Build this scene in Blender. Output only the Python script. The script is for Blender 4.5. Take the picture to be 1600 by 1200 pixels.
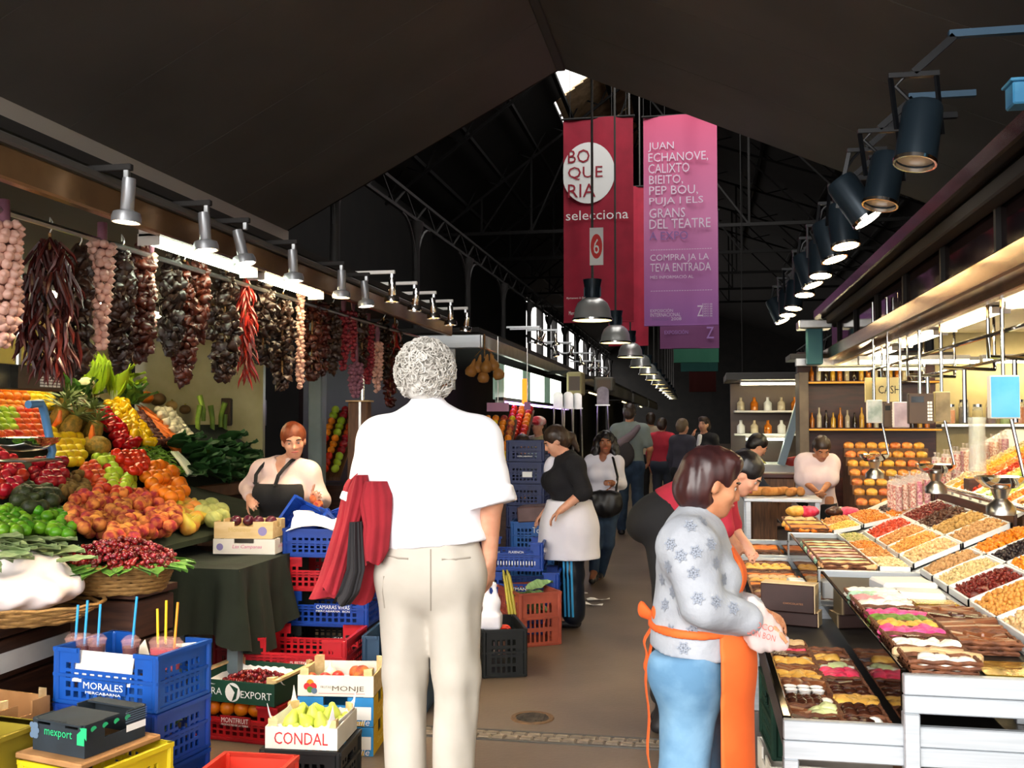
import bpy, bmesh, math, random
import numpy as np
from mathutils import Vector, Matrix, Euler
random.seed(7)
rng = np.random.default_rng(7)
for _o in list(bpy.data.objects): bpy.data.objects.remove(_o, do_unlink=True)
SC = bpy.context.scene
C = SC.collection
R = math.radians
PI = math.pi

# ------------------------------------------------------------------ camera
F = 1550.0; CAMZ = 1.55
YAW = math.atan(0.187); PITCH = math.atan(60.0/F)
cam_d = bpy.data.cameras.new('camera'); cam = bpy.data.objects.new('camera', cam_d); C.objects.link(cam)
cam_d.sensor_width = 36; cam_d.lens = 36*F/1600; cam_d.clip_end = 300
cam.location = (0, 0, CAMZ); cam.rotation_euler = (PI/2+PITCH, 0, YAW)
SC.camera = cam
# ------------------------------------------------------------------ world: bright hazy sky
W = bpy.data.worlds.new('sky'); SC.world = W; W.use_nodes = True
_nt = W.node_tree; _bg = _nt.nodes['Background']
_bg.inputs[0].default_value = (1.0, 0.965, 0.93, 1); _bg.inputs[1].default_value = 2.2
# soft daylight from the open street behind the photographer
_s = bpy.data.lights.new('daylight', 'SUN'); _s.energy = 3.6; _s.angle = R(50); _s.color = (1, .97, .93)
sun = bpy.data.objects.new('daylight', _s); C.objects.link(sun)
sun.rotation_euler = (R(60), 0, R(-14)); sun.location = (0, -8, 8)
VS = SC.view_settings
SC.display_settings.display_device = 'sRGB'
VS.view_transform = 'Standard'; VS.look = 'None'; VS.gamma = 1; VS.use_curve_mapping = False
VS.exposure = 0.7
SC.cycles.max_bounces = 7; SC.cycles.diffuse_bounces = 3; SC.cycles.glossy_bounces = 3
SC.cycles.transparent_max_bounces = 8; SC.cycles.transmission_bounces = 6
SC.cycles.caustics_reflective = False; SC.cycles.caustics_refractive = False
SC.cycles.sample_clamp_indirect = 6

# ------------------------------------------------------------------ pixel <-> place
_Rm = cam.rotation_euler.to_matrix()
def ray(px, py):
 return _Rm @ Vector(((px-800)/F, -(py-600)/F, -1.0))
def at(px, py, Y):            # the point seen at a pixel that lies Y metres down the aisle
 d = ray(px, py); t = Y/d.y
 return Vector((d.x*t, Y, CAMZ+d.z*t))
def atx(px, py, X):
 d = ray(px, py); t = X/d.x
 return Vector((X, d.y*t, CAMZ+d.z*t))
def atz(px, py, z):
 d = ray(px, py); t = (z-CAMZ)/d.z
 return Vector((d.x*t, d.y*t, z))
_Ri = _Rm.transposed()
def pix(p):
 q = _Ri @ (Vector(p)-Vector((0, 0, CAMZ)))
 return (800+F*q.x/-q.z, 600-F*q.y/-q.z)
def inpoly(x, y, poly):
 c = False; j = len(poly)-1
 for i in range(len(poly)):
  xi, yi = poly[i]; xj, yj = poly[j]
  if (yi > y) != (yj > y) and x < (xj-xi)*(y-yi)/(yj-yi)+xi: c = not c
  j = i
 return c

# ------------------------------------------------------------------ materials
def lin(h):
 if not isinstance(h, str): return tuple(h)
 h = h.lstrip('#'); o = []
 for i in (0, 2, 4):
  v = int(h[i:i+2], 16)/255
  o.append(v/12.92 if v <= .04045 else ((v+.055)/1.055)**2.4)
 return tuple(o)
MATS = {}
def mat(name, c1, c2=None, rough=.55, metal=0.0, scale=18, bump=0.0, bscale=60, rand=0.0, hue=0.0, spec=.5,
  trans=0.0, emit=0.0, coat=0.0, alpha=1.0, stretch=None, detail=4, lo=.38, hi=.62, wave=None, ior=1.45, sheen=0, sss=0):
 if name in MATS: return MATS[name]
 m = bpy.data.materials.new(name); m.use_nodes = True; MATS[name] = m
 nt = m.node_tree; N = nt.nodes; L = nt.links
 b = N['Principled BSDF']
 c1 = lin(c1); col = None
 b.inputs['Base Color'].default_value = (*c1, 1)
 b.inputs['Roughness'].default_value = rough; b.inputs['Metallic'].default_value = metal
 b.inputs['Specular IOR Level'].default_value = spec; b.inputs['IOR'].default_value = ior
 b.inputs['Transmission Weight'].default_value = trans; b.inputs['Coat Weight'].default_value = coat
 b.inputs['Alpha'].default_value = alpha
 if sss:
  b.inputs['Subsurface Weight'].default_value = sss; b.inputs['Subsurface Radius'].default_value = (.02, .008, .004); b.inputs['Subsurface Scale'].default_value = .5
 tc = None
 def coords():
  nonlocal tc
  if tc is None:
   t = N.new('ShaderNodeTexCoord'); mp = N.new('ShaderNodeMapping')
   L.new(t.outputs['Object'], mp.inputs['Vector'])
   if stretch: mp.inputs['Scale'].default_value = stretch
   tc = mp.outputs['Vector']
  return tc
 if c2 is not None:
  if wave:
   n = N.new('ShaderNodeTexWave'); n.inputs['Scale'].default_value = wave; n.inputs['Distortion'].default_value = 3
   n.inputs['Detail'].default_value = 3
   n.bands_direction = 'Z'
  else:
   n = N.new('ShaderNodeTexNoise'); n.inputs['Scale'].default_value = scale; n.inputs['Detail'].default_value = detail
  L.new(coords(), n.inputs['Vector'])
  r = N.new('ShaderNodeMapRange'); r.inputs[1].default_value = lo; r.inputs[2].default_value = hi
  L.new(n.outputs['Fac'], r.inputs[0])
  mx = N.new('ShaderNodeMix'); mx.data_type = 'RGBA'
  mx.inputs[6].default_value = (*c1, 1); mx.inputs[7].default_value = (*lin(c2), 1)
  L.new(r.outputs[0], mx.inputs[0]); col = mx.outputs[2]
 if rand or hue:
  oi = N.new('ShaderNodeObjectInfo'); hs = N.new('ShaderNodeHueSaturation')
  r1 = N.new('ShaderNodeMapRange'); r1.inputs[3].default_value = 1-rand; r1.inputs[4].default_value = 1+rand
  r2 = N.new('ShaderNodeMapRange'); r2.inputs[3].default_value = .5-hue; r2.inputs[4].default_value = .5+hue
  mt = N.new('ShaderNodeMath'); mt.operation = 'MULTIPLY'; mt.inputs[1].default_value = 7.31
  fr = N.new('ShaderNodeMath'); fr.operation = 'FRACT'
  L.new(oi.outputs['Random'], r1.inputs[0]); L.new(oi.outputs['Random'], mt.inputs[0]); L.new(mt.outputs[0], fr.inputs[0]); L.new(fr.outputs[0], r2.inputs[0])
  L.new(r1.outputs[0], hs.inputs['Value']); L.new(r2.outputs[0], hs.inputs['Hue'])
  if col is None: hs.inputs['Color'].default_value = (*c1, 1)
  else: L.new(col, hs.inputs['Color'])
  col = hs.outputs['Color']
 if col is not None: L.new(col, b.inputs['Base Color'])
 if emit:
  b.inputs['Emission Color'].default_value = (*c1, 1); b.inputs['Emission Strength'].default_value = emit
 if bump:
  n2 = N.new('ShaderNodeTexNoise'); n2.inputs['Scale'].default_value = bscale; n2.inputs['Detail'].default_value = 3
  L.new(coords(), n2.inputs['Vector'])
  bp = N.new('ShaderNodeBump'); bp.inputs['Strength'].default_value = bump; bp.inputs['Distance'].default_value = .01
  L.new(n2.outputs['Fac'], bp.inputs['Height']); L.new(bp.outputs['Normal'], b.inputs['Normal'])
 return m
def M_(x): return MATS[x] if isinstance(x, str) else x

# ------------------------------------------------------------------ objects
def fresh(name):
 return name
def link(o, parent=None):
 C.objects.link(o)
 if parent is not None: o.parent = parent
 return o
def tag(o, label=None, cat=None, group=None, kind=None):
 if label: o['label'] = label
 if cat: o['category'] = cat
 if group: o['group'] = group
 if kind: o['kind'] = kind
 return o
def thing(name, label, cat, loc=(0, 0, 0), rotz=0, group=None, rot=None):
 o = bpy.data.objects.new(name, None); link(o); o.location = loc; o.empty_display_size = .1
 o.rotation_euler = rot if rot else (0, 0, rotz)
 return tag(o, label, cat, group)
def new_mesh(name, v, f, smooth=None):
 me = bpy.data.meshes.new(name); me.from_pydata([tuple(p) for p in v], [], f)
 if smooth is not None:
  me.polygons.foreach_set('use_smooth', [True]*len(me.polygons))
  if smooth < 180: me.set_sharp_from_angle(angle=R(smooth))
 me.update(); return me
def obj(name, me, m, parent=None, loc=None, rot=None, scale=None):
 o = bpy.data.objects.new(name, me); link(o, parent)
 if m is not None and len(me.materials) == 0: me.materials.append(M_(m))
 if loc is not None: o.location = loc
 if rot is not None: o.rotation_euler = rot
 if scale is not None: o.scale = scale if hasattr(scale, '__len__') else (scale,)*3
 return o
def struct(o, kind='structure'):
 o['kind'] = kind; return o
def copy_tree(o, parent=None):
 c = o.copy(); C.objects.link(c); c.parent = parent
 for ch in o.children: copy_tree(ch, c)
 return c
def basis(d, up=(0, 0, 1)):
 d = Vector(d).normalized(); u = Vector(up)
 s = d.cross(u)
 if s.length < 1e-5: s = d.cross(Vector((1, 0, 0)))
 s.normalize(); u2 = s.cross(d)
 return d, s, u2
class MB:
 def __init__(s): s.v = []; s.f = []
 def add(s, vs, fs):
  n = len(s.v); s.v += [Vector(p) for p in vs]; s.f += [tuple(i+n for i in q) for q in fs]; return s
 def box(s, c, size, Rm=None, ch=0.0):
  hx, hy, hz = [a/2 for a in size]; c = Vector(c)
  if ch <= 0:
   vs = [Vector((x, y, z)) for x in (-hx, hx) for y in (-hy, hy) for z in (-hz, hz)]
   fs = [(0, 1, 3, 2), (4, 6, 7, 5), (0, 4, 5, 1), (2, 3, 7, 6), (0, 2, 6, 4), (1, 5, 7, 3)]
  else:
   ch = min(ch, hx*.9, hy*.9, hz*.9); vs = []; idx = {}
   for x in (-1, 1):
    for y in (-1, 1):
     for z in (-1, 1):
      for a in range(3):
       p = [x*(hx-ch), y*(hy-ch), z*(hz-ch)]; p[a] = (x*hx, y*hy, z*hz)[a]
       idx[(x, y, z, a)] = len(vs); vs.append(Vector(p))
   I = lambda x, y, z, a: idx[(x, y, z, a)]
   fs = []
   for q in (-1, 1):
    fs.append((I(q,-1,-1,0), I(q,1,-1,0), I(q,1,1,0), I(q,-1,1,0))[::q])
    fs.append((I(-1,q,-1,1), I(-1,q,1,1), I(1,q,1,1), I(1,q,-1,1))[::q])
    fs.append((I(-1,-1,q,2), I(1,-1,q,2), I(1,1,q,2), I(-1,1,q,2))[::q])
   for a in (-1, 1):
    for b in (-1, 1):
     fs.append((I(-1,a,b,1), I(1,a,b,1), I(1,a,b,2), I(-1,a,b,2)))
     fs.append((I(a,-1,b,0), I(a,1,b,0), I(a,1,b,2), I(a,-1,b,2)))
     fs.append((I(a,b,-1,0), I(a,b,1,0), I(a,b,1,1), I(a,b,-1,1)))
     for d in (-1, 1): fs.append((I(a,b,d,0), I(a,b,d,1), I(a,b,d,2)))
  if Rm is not None: vs = [Rm @ p for p in vs]
  return s.add([p+c for p in vs], fs)
 def bar(s, a, b, w, h=None, up=(0, 0, 1), ch=0.0):
  h = h or w; a = Vector(a); b = Vector(b); d, sd, u = basis(b-a, up)
  Rm = Matrix((sd, d, u)).transposed()
  return s.box((a+b)/2, (w, (b-a).length, h), Rm, ch)
 def tube(s, pts, r, n=8, caps=True, closed=False):
  pts = [Vector(p) for p in pts]; k = len(pts)
  rs = r if hasattr(r, '__len__') else [r]*k
  base = len(s.v); prev = None
  for i, p in enumerate(pts):
   t = (pts[min(i+1, k-1)]-pts[max(i-1, 0)])
   if t.length < 1e-9: t = Vector((0, 0, 1))
   t.normalize()
   if prev is None:
    _, sd, u = basis(t)
   else:
    sd = prev-t*prev.dot(t)
    if sd.length < 1e-6: _, sd, u = basis(t)
    sd.normalize(); u = t.cross(sd)
   prev = sd
   u = t.cross(sd)
   for j in range(n):
    a = 2*PI*j/n; s.v.append(p+(sd*math.cos(a)+u*math.sin(a))*rs[i])
  for i in range(k-1):
   for j in range(n):
    a = base+i*n+j; b = base+i*n+(j+1) % n
    s.f.append((a, b, b+n, a+n))
  if caps:
   s.f.append(tuple(base+j for j in range(n))[::-1]); s.f.append(tuple(base+(k-1)*n+j for j in range(n)))
  return s
 def lathe(s, prof, n=16, c=(0, 0, 0), Rm=None, caps=True):
  base = len(s.v); c = Vector(c)
  for r, z in prof:
   for j in range(n):
    a = 2*PI*j/n; p = Vector((r*math.cos(a), r*math.sin(a), z))
    s.v.append((Rm @ p if Rm is not None else p)+c)
  k = len(prof)
  for i in range(k-1):
   for j in range(n):
    a = base+i*n+j; b = base+i*n+(j+1) % n
    s.f.append((a, b, b+n, a+n))
  if caps:
   if prof[0][0] > 1e-6: s.f.append(tuple(base+j for j in range(n))[::-1])
   if prof[-1][0] > 1e-6: s.f.append(tuple(base+(k-1)*n+j for j in range(n)))
  return s
 def prism(s, poly, y0, y1, fn=None):      # polygon in (a,b), extruded along the third axis; fn maps (a,t,b)->point
  fn = fn or (lambda a, t, b: (a, t, b)); n = len(poly)
  vs = [fn(a, y0, b) for a, b in poly]+[fn(a, y1, b) for a, b in poly]
  fs = [tuple(range(n)), tuple(range(2*n-1, n-1, -1))]+[(i, i+n, (i+1) % n+n, (i+1) % n) for i in range(n)]
  return s.add(vs, fs)
 def grid(s, fn, nu, nv, thick=0.0):
  vs = [Vector(fn(i/nu, j/nv)) for i in range(nu+1) for j in range(nv+1)]
  fs = [(i*(nv+1)+j, (i+1)*(nv+1)+j, (i+1)*(nv+1)+j+1, i*(nv+1)+j+1) for i in range(nu) for j in range(nv)]
  if thick:
   nr = [Vector() for _ in vs]
   for q in fs:
    nn = (vs[q[1]]-vs[q[0]]).cross(vs[q[3]]-vs[q[0]])
    for i in q: nr[i] += nn
   k = len(vs); off = [vs[i]-nr[i].normalized()*thick for i in range(k)]
   ed = {}
   for q in fs:
    for a, b in zip(q, q[1:]+q[:1]): ed[(a, b)] = 1
   f2 = [tuple(i+k for i in q[::-1]) for q in fs]
   f3 = [(b, a, a+k, b+k) for (a, b) in ed if (b, a) not in ed]
   return s.add(vs+off, fs+f2+f3)
  return s.add(vs, fs)
 def mesh(s, name, smooth=None):
  return new_mesh(name, s.v, s.f, smooth)
 def build(s, name, m, parent=None, smooth=None, loc=None, rot=None):
  me = s.mesh(name, smooth); me_fix(me)
  return obj(name, me, m, parent, loc, rot)
def me_fix(me):
 bm = bmesh.new(); bm.from_mesh(me); bmesh.ops.recalc_face_normals(bm, faces=bm.faces); bm.to_mesh(me); bm.free()
def rotz(a): return Matrix.Rotation(a, 3, 'Z')

# ------------------------------------------------------------------ lettering: font outlines fitted to a rectangle on a surface
TEXTS = []
def text(s, parent, c, xd, up, w, h, m, name='lettering', t=.0012, shear=0.0):
 TEXTS.append((s, parent, Vector(c), Vector(xd).normalized(), Vector(up).normalized(), w, h, m, name, t, shear))
def flush_text():
 cache = {}
 for T in TEXTS:
  if T[0] not in cache:
   cu = bpy.data.curves.new('t', 'FONT'); cu.body = T[0]; cu.align_x = 'LEFT'; cu.resolution_u = 2; cu.space_line = .85
   o = bpy.data.objects.new('t', cu); C.objects.link(o); cache[T[0]] = o
 dg = bpy.context.evaluated_depsgraph_get(); dg.update()
 data = {}
 for k, o in cache.items():
  me = bpy.data.meshes.new_from_object(o.evaluated_get(dg))
  data[k] = ([Vector(v.co) for v in me.vertices], [tuple(p.vertices) for p in me.polygons])
  bpy.data.meshes.remove(me)
 for o in cache.values():
  cu = o.data; bpy.data.objects.remove(o); bpy.data.curves.remove(cu)
 for s, parent, c, xd, up, w, h, m, name, t, shear in TEXTS:
  v, f = data[s]
  if not v: continue
  x0 = min(p.x for p in v); x1 = max(p.x for p in v); y0 = min(p.y for p in v); y1 = max(p.y for p in v)
  n = xd.cross(up); vs = []
  for p in v:
   a = (p.x-x0)/(x1-x0)-.5; b = (p.y-y0)/(y1-y0)-.5
   vs.append(c+xd*(a*w+shear*b*h)+up*(b*h)+n*t)
  me = new_mesh(name, vs, f); obj(name, me, m, parent)
 TEXTS.clear()
def decal(poly, parent, c, xd, up, m, name='print', t=.001):   # flat printed shape, polygon in (a,b) metres
 xd = Vector(xd).normalized(); up = Vector(up).normalized(); n = xd.cross(up); c = Vector(c)
 me = new_mesh(name, [c+xd*a+up*b+n*t for a, b in poly], [tuple(range(len(poly)))])
 return obj(name, me, m, parent)
def circ(r, n=28, cx=0, cy=0): return [(cx+r*math.cos(2*PI*i/n), cy+r*math.sin(2*PI*i/n)) for i in range(n)]
# ================================================================== MATERIALS (general)
mat('concrete', '#6b5b4e', '#4d4239', rough=.5, scale=1.6, bump=.25, bscale=25, detail=8)
mat('floor', '#6b5d51', '#4d423a', rough=.42, scale=1.3, bump=.12, bscale=40, detail=10, lo=.3, hi=.7)
mat('sett', '#86796b', '#5d544b', rough=.6, scale=9, rand=.2)
mat('iron', '#2c2926', '#4d453c', rough=.6, metal=.6, scale=14)
mat('canopy', '#6f6964', '#635e59', rough=.55, scale=.7)
mat('canopy_edge', '#cfc6ba', rough=.6)
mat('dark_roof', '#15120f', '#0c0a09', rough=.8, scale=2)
mat('dark_steel', '#1d1b1a', rough=.8)
mat('grey_paint', '#4a4845', rough=.5)
mat('steel', '#c9c9c6', '#b4b4b2', rough=.28, metal=1, scale=6, bump=.02, bscale=120)
mat('brushed', '#c4cad0', '#b9c0c6', rough=.38, metal=.6, scale=3, stretch=(1, 30, 30))
mat('chrome', '#d8d8d6', rough=.1, metal=1)
mat('fascia', '#b08a60', '#7d5c40', rough=.25, metal=.7, scale=2.5)
mat('black_metal', '#121418', rough=.35, metal=.3)
mat('slate_metal', '#23303a', rough=.35, metal=.4)
mat('aluminium', '#a9acae', rough=.3, metal=.9)
mat('tube_on', '#ffeec2', emit=26)
mat('tube_cool', '#f2ffe6', emit=16)
mat('tube_violet', '#c79bff', emit=7)
mat('bulb_warm', '#ffd9a0', emit=30)
mat('bulb_white', '#fff0d8', emit=22)
mat('bulb_dim', '#ffb765', emit=5)
mat('glow_lamp', '#ffe9a8', emit=4)
mat('white_paint', '#e6e4df', rough=.5)
mat('white_print', '#f4f4f2', rough=.6)
mat('black_print', '#141414', rough=.6)
mat('banner_red', '#a81f38', '#981b33', rough=.75, scale=3, bump=.15, bscale=6)
mat('teal_paint', '#3f7d85', rough=.5)
mat('glassy', '#ffffff', rough=.03, trans=1.0, ior=1.1)
mat('wood_dark', '#4b2f22', '#35201a', rough=.45, scale=5, stretch=(1, 1, 9))
mat('wood_brown', '#6e4a2f', '#52351f', rough=.55, scale=6, stretch=(8, 1, 1))
mat('wood_pale', '#d9b98a', '#c6a273', rough=.6, scale=7, stretch=(2, 2, 14))

# ================================================================== FLOOR
fl = MB().box((0, 33, -.05), (40, 84, .1)).build('floor', 'floor'); struct(fl)
# a band of granite setts crosses the aisle
_p0 = atz(735, 1150, 0); _p1 = atz(1045, 1168, 0); _d = (_p1-_p0).normalized(); _n = Vector((-_d.y, _d.x, 0))
_sm = MB().box((0, 0, 0), (.062, .05, .012), ch=.006).mesh('sett')
for row in range(2):
 for i in range(-4, 17):
  p = _p0+_d*(i*.07+.03*row)+_n*(.055*row); p.z = .004
  o = obj('sett', _sm, 'sett', fl, p, (0, 0, math.atan2(_d.y, _d.x)+random.uniform(-.04, .04)))
for s in (-.045, .105):
 MB().box((0, 0, 0), (1.6, .012, .008)).build('sett_edging', 'grey_paint', fl, loc=(_p0+_p1)/2+_n*s+Vector((0, 0, .003)), rot=(0, 0, math.atan2(_d.y, _d.x)))
mh = thing('manhole_cover', 'small round rusty iron cover set in the aisle floor', 'manhole cover', atz(832, 1122, 0))
mb = MB().lathe([(.0, .0), (.085, .0), (.085, .005), (.0, .005)], 24); mb.build('cover_disc', 'iron', mh)
mb = MB().lathe([(.09, .0), (.115, .0), (.112, .006), (.09, .006), (.09, .0)], 24, caps=False); mb.build('cover_ring', mat('rust', '#6f5236', '#54402d', rough=.7, scale=20), mh)
mb = MB()
for i in range(-2, 3): mb.box((i*.028, 0, .006), (.012, .12, .003))
mb.build('cover_ribs', 'iron', mh)
for k, (px, py, a, lab) in enumerate([(935, 938, .3, 'torn white paper scrap nearest the middle of the aisle floor'), (925, 946, -.35, 'crumpled white paper strip lying across another scrap on the floor'),
  (903, 930, .6, 'pale paper scrap on floor beside the striped tracksuit leg'), (880, 934, 1.2, 'small pale scrap touching the foot of the striped tracksuit')]):
 p = atz(px, py, .004)
 m_ = MB().grid(lambda u, v: ((u-.5)*.20, (v-.5)*.05*(1.3-u), .012*math.sin(u*7+k)*v+.012), 6, 2, .002).build('paper_scrap', 'white_print', None, loc=p, rot=(0, 0, a))
 tag(m_, lab, 'paper')

# ================================================================== FRONT CANOPY (gable, open towards the street)
Y0c, Y1c = -1.5, 11.0
RG = (-1.49, 5.56); EL = (-4.86, 3.78); ER = (2.7, 3.72)
def roof_side(name, a, b, nstrip=9):
 root = bpy.data.objects.new(name, None); link(root); struct(root)
 L_ = (Y1c-Y0c)/nstrip
 A = Vector((a[0], 0, a[1])); B = Vector((b[0], 0, b[1])); nrm = (B-A).cross(Vector((0, 1, 0))).normalized()
 if nrm.z < 0: nrm = -nrm
 for i in range(nstrip):
  y0 = Y0c+i*L_+.004; y1 = Y0c+(i+1)*L_-.004
  vs = [(a[0], y0, a[1]), (b[0], y0, b[1]), (b[0], y1, b[1]), (a[0], y1, a[1])]
  vs = [Vector(v) for v in vs]; vs += [v+nrm*.05 for v in vs]
  MB().add(vs, [(0, 1, 2, 3), (7, 6, 5, 4), (0, 4, 5, 1), (1, 5, 6, 2), (2, 6, 7, 3), (3, 7, 4, 0)]).build('roof_panel', 'canopy', root)
  MB().bar((a[0], y1, a[1]+.055), (b[0], y1, b[1]+.055), .05, .03).build('seam_strip', 'dark_roof', root)
 return root
roof_side('ceiling_left', RG, EL); roof_side('ceiling_right', RG, ER)
def trim(name, mb, m): return struct(mb.build(name, m))
trim('trim_1', MB().box((EL[0]+.03, (Y0c+Y1c)/2, EL[1]-.12), (.12, Y1c-Y0c+.1, .34), ch=.01), 'canopy_edge')
trim('trim_2', MB().box((ER[0]-.03, (Y0c+Y1c)/2, ER[1]-.1), (.12, Y1c-Y0c+.1, .24), ch=.01), 'grey_paint')
trim('trim_3', MB().box((RG[0], (Y0c+Y1c)/2, RG[1]-.01), (.1, Y1c-Y0c, .06), ch=.01), 'grey_paint')
# canopy posts stand behind the stalls, out at the eaves
for x, y in ((EL[0], -1.2), (EL[0], 3.5), (ER[0], -1.2), (ER[0], 4.5)):
 MB().box((x, y, 1.8), (.12, .12, 3.6)).build('trim_post', 'grey_paint')['kind'] = 'structure'

# ================================================================== THE HALL BEYOND
HX0, HX1, HY0, HY1 = -6.6, 9.5, 11.2, 74.0
HE, HRX, HRZ = 6.6, -1.5, 10.4          # eaves height, ridge x and height
def wall_plate(name, mb, m='dark_roof'): return struct(mb.build(name, m))
# right wall, end wall (with a bright exit far away), left wall whose far half is glazed
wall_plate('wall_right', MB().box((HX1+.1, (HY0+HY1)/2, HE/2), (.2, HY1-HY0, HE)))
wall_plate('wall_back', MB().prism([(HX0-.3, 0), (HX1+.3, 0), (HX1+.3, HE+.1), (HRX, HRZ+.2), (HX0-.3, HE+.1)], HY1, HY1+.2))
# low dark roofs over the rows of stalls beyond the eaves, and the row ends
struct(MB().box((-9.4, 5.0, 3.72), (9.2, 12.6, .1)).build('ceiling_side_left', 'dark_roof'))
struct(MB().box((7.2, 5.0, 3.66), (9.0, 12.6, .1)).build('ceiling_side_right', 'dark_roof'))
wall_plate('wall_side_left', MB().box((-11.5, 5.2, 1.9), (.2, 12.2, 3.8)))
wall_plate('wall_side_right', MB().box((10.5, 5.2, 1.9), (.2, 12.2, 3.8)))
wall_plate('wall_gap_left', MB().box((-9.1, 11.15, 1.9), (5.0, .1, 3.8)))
wl = bpy.data.objects.new('wall_left', None); link(wl); struct(wl)
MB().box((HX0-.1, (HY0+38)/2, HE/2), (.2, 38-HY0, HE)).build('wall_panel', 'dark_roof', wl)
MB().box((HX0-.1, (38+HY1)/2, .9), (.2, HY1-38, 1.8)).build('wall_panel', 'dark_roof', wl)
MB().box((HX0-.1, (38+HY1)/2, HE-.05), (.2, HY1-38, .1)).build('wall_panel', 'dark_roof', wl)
w1 = bpy.data.objects.new('window_1', None); link(w1); struct(w1)
for i in range(9): MB().box((HX0-.1, 38+i*4.4, 4.2), (.25, .4, 4.8)).build('mullion', 'dark_roof', w1)
for z in (2.6, 3.4, 4.2, 5.0): MB().box((HX0-.1, 56, z), (.08, 36, .07)).build('glazing_bar', 'dark_roof', w1)
# gable front above the stalls, left and right of the canopy end
def hall_roof(name, x1):
 root = bpy.data.objects.new(name, None); link(root); struct(root)
 A = Vector((HRX, 0, HRZ)); B = Vector((x1, 0, HE-.05))
 y = HY0
 gaps = [(23.0, 27.0)] if x1 > 0 else []
 for i in range(16):
  ya = HY0+i*3.925; yb = ya+3.925
  f0 = 0.0
  if i < 3: f0 = .3                        # unseen roof opening added to let daylight into the first bays
  if x1 < 0 and i in (3, 4): f0 = .34     # louvred lantern here instead of sheeting
  P = A.lerp(B, f0); vs = [Vector((P.x, ya, P.z)), Vector((B.x, ya, B.z)), Vector((B.x, yb, B.z)), Vector((P.x, yb, P.z))]
  vs += [v+Vector((0, 0, .08)) for v in vs]
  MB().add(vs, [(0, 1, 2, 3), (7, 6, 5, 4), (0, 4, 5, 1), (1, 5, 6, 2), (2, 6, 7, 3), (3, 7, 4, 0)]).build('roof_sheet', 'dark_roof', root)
  if i in (3, 4) and f0:
   for k in range(9):
    Q = A.lerp(B, .01+k*.037)
    MB().box((Q.x, (ya+yb)/2, Q.z), (.3, 3.9, .03), Matrix.Rotation(R(-28), 3, 'Y')).build('louvre_slat', mat('louvre', '#b59a78', '#8f7858', rough=.6, scale=3), root)
 return root
hall_roof('ceiling_hall_left', HX0-.2); hall_roof('ceiling_hall_right', HX1+.2)
trim('trim_ridge', MB().box((HRX+.1, 40, HRZ-.12), (.7, 58, .1)), 'dark_roof')
# gable closing the gap between canopy end and hall roof
def gable():
 mb = MB()
 left = [(HX0-.2, 3.3), (EL[0], EL[1]+.05), (RG[0], RG[1]+.05), (HRX, HRZ), (HX0-.2, HE)]
 right = [(HX1+.2, 3.2), (HX1+.2, HE), (HRX, HRZ), (RG[0], RG[1]+.05), (ER[0], ER[1]+.05)]
 mb.prism(left, HY0-.15, HY0-.05); mb.prism(right, HY0-.15, HY0-.05)
 return mb
wall_plate('wall_gable', gable())
# iron frames: columns every 3.6 m on both sides, roof trusses and lattice girders
def lattice(mb, a, b, h, n, w=.05, up=Vector((0, 0, 1))):
 a = Vector(a); b = Vector(b)
 mb.bar(a, b, w); mb.bar(a+up*h, b+up*h, w)
 for i in range(n):
  p = a.lerp(b, i/n); q = a.lerp(b, (i+1)/n)
  mb.bar(p, q+up*h, w*.5) if i % 2 == 0 else mb.bar(p+up*h, q, w*.5)
mat('col_paint', '#2e2d2c', rough=.6)
for side, X in (('left', -4.4), ('right', 4.9)):
 for i in range(12):
  y = 11.6+3.6*i
  c = thing('iron_column', f'slim dark iron column in a row along the {side} of the hall', 'column', (X, y, 0), group=f'iron columns {side} of the hall')
  MB().lathe([(.13, 0), (.13, .25), (.075, .3), (.06, 4.5), (.11, 4.62), (.13, 4.75)], 10).build('shaft', 'col_paint', c, 40)
  br = MB()
  for s in (-1, 1):
   pts = [(0, s*(.05+.75*(1-math.cos(t*PI/2))), 4.0+.75*math.sin(t*PI/2)) for t in [k/6 for k in range(7)]]
   br.tube(pts, .025, 5)
  br.build('arched_bracket', 'col_paint', c)
 g = MB(); lattice(g, (X, 11.6, 4.78), (X, 11.6+3.6*11, 4.78), .35, 66, .05)
 trim('trim_4' if X < 0 else 'trim_5', g, 'dark_steel')
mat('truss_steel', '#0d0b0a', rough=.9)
for i in range(8):
 y = 12.6+i*3.9
 g = MB()
 for X in (HX0, HX1):
  a = Vector((X, y, HE-.35)); b = Vector((HRX, y, HRZ-.35))
  lattice(g, a, b, .5, 12, .06)
  for f_ in (.25, .5, .75):
   p = a.lerp(b, f_); i > 2 and g.bar(p, (p.x, y, HE-.3), .05); i > 2 and g.bar((p.x, y, HE-.3), a.lerp(b, min(1, f_+.25)), .04)
 if i > 2: g.bar((HX0, y, HE-.3), (HX1, y, HE-.3), .08)
 trim(f'trim_{6+i}', g, 'truss_steel')
for k, f_ in enumerate((.12, .3, .48, .66, .84)):
 for j, X in enumerate((HX0, HX1)):
  x = HRX+(X-HRX)*f_; z = HRZ+(HE-HRZ)*f_-.12
  trim(f'trim_{20+k*2+j}', MB().bar((x, HY0, z), (x, 45, z), .09, .09), 'truss_steel')
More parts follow.
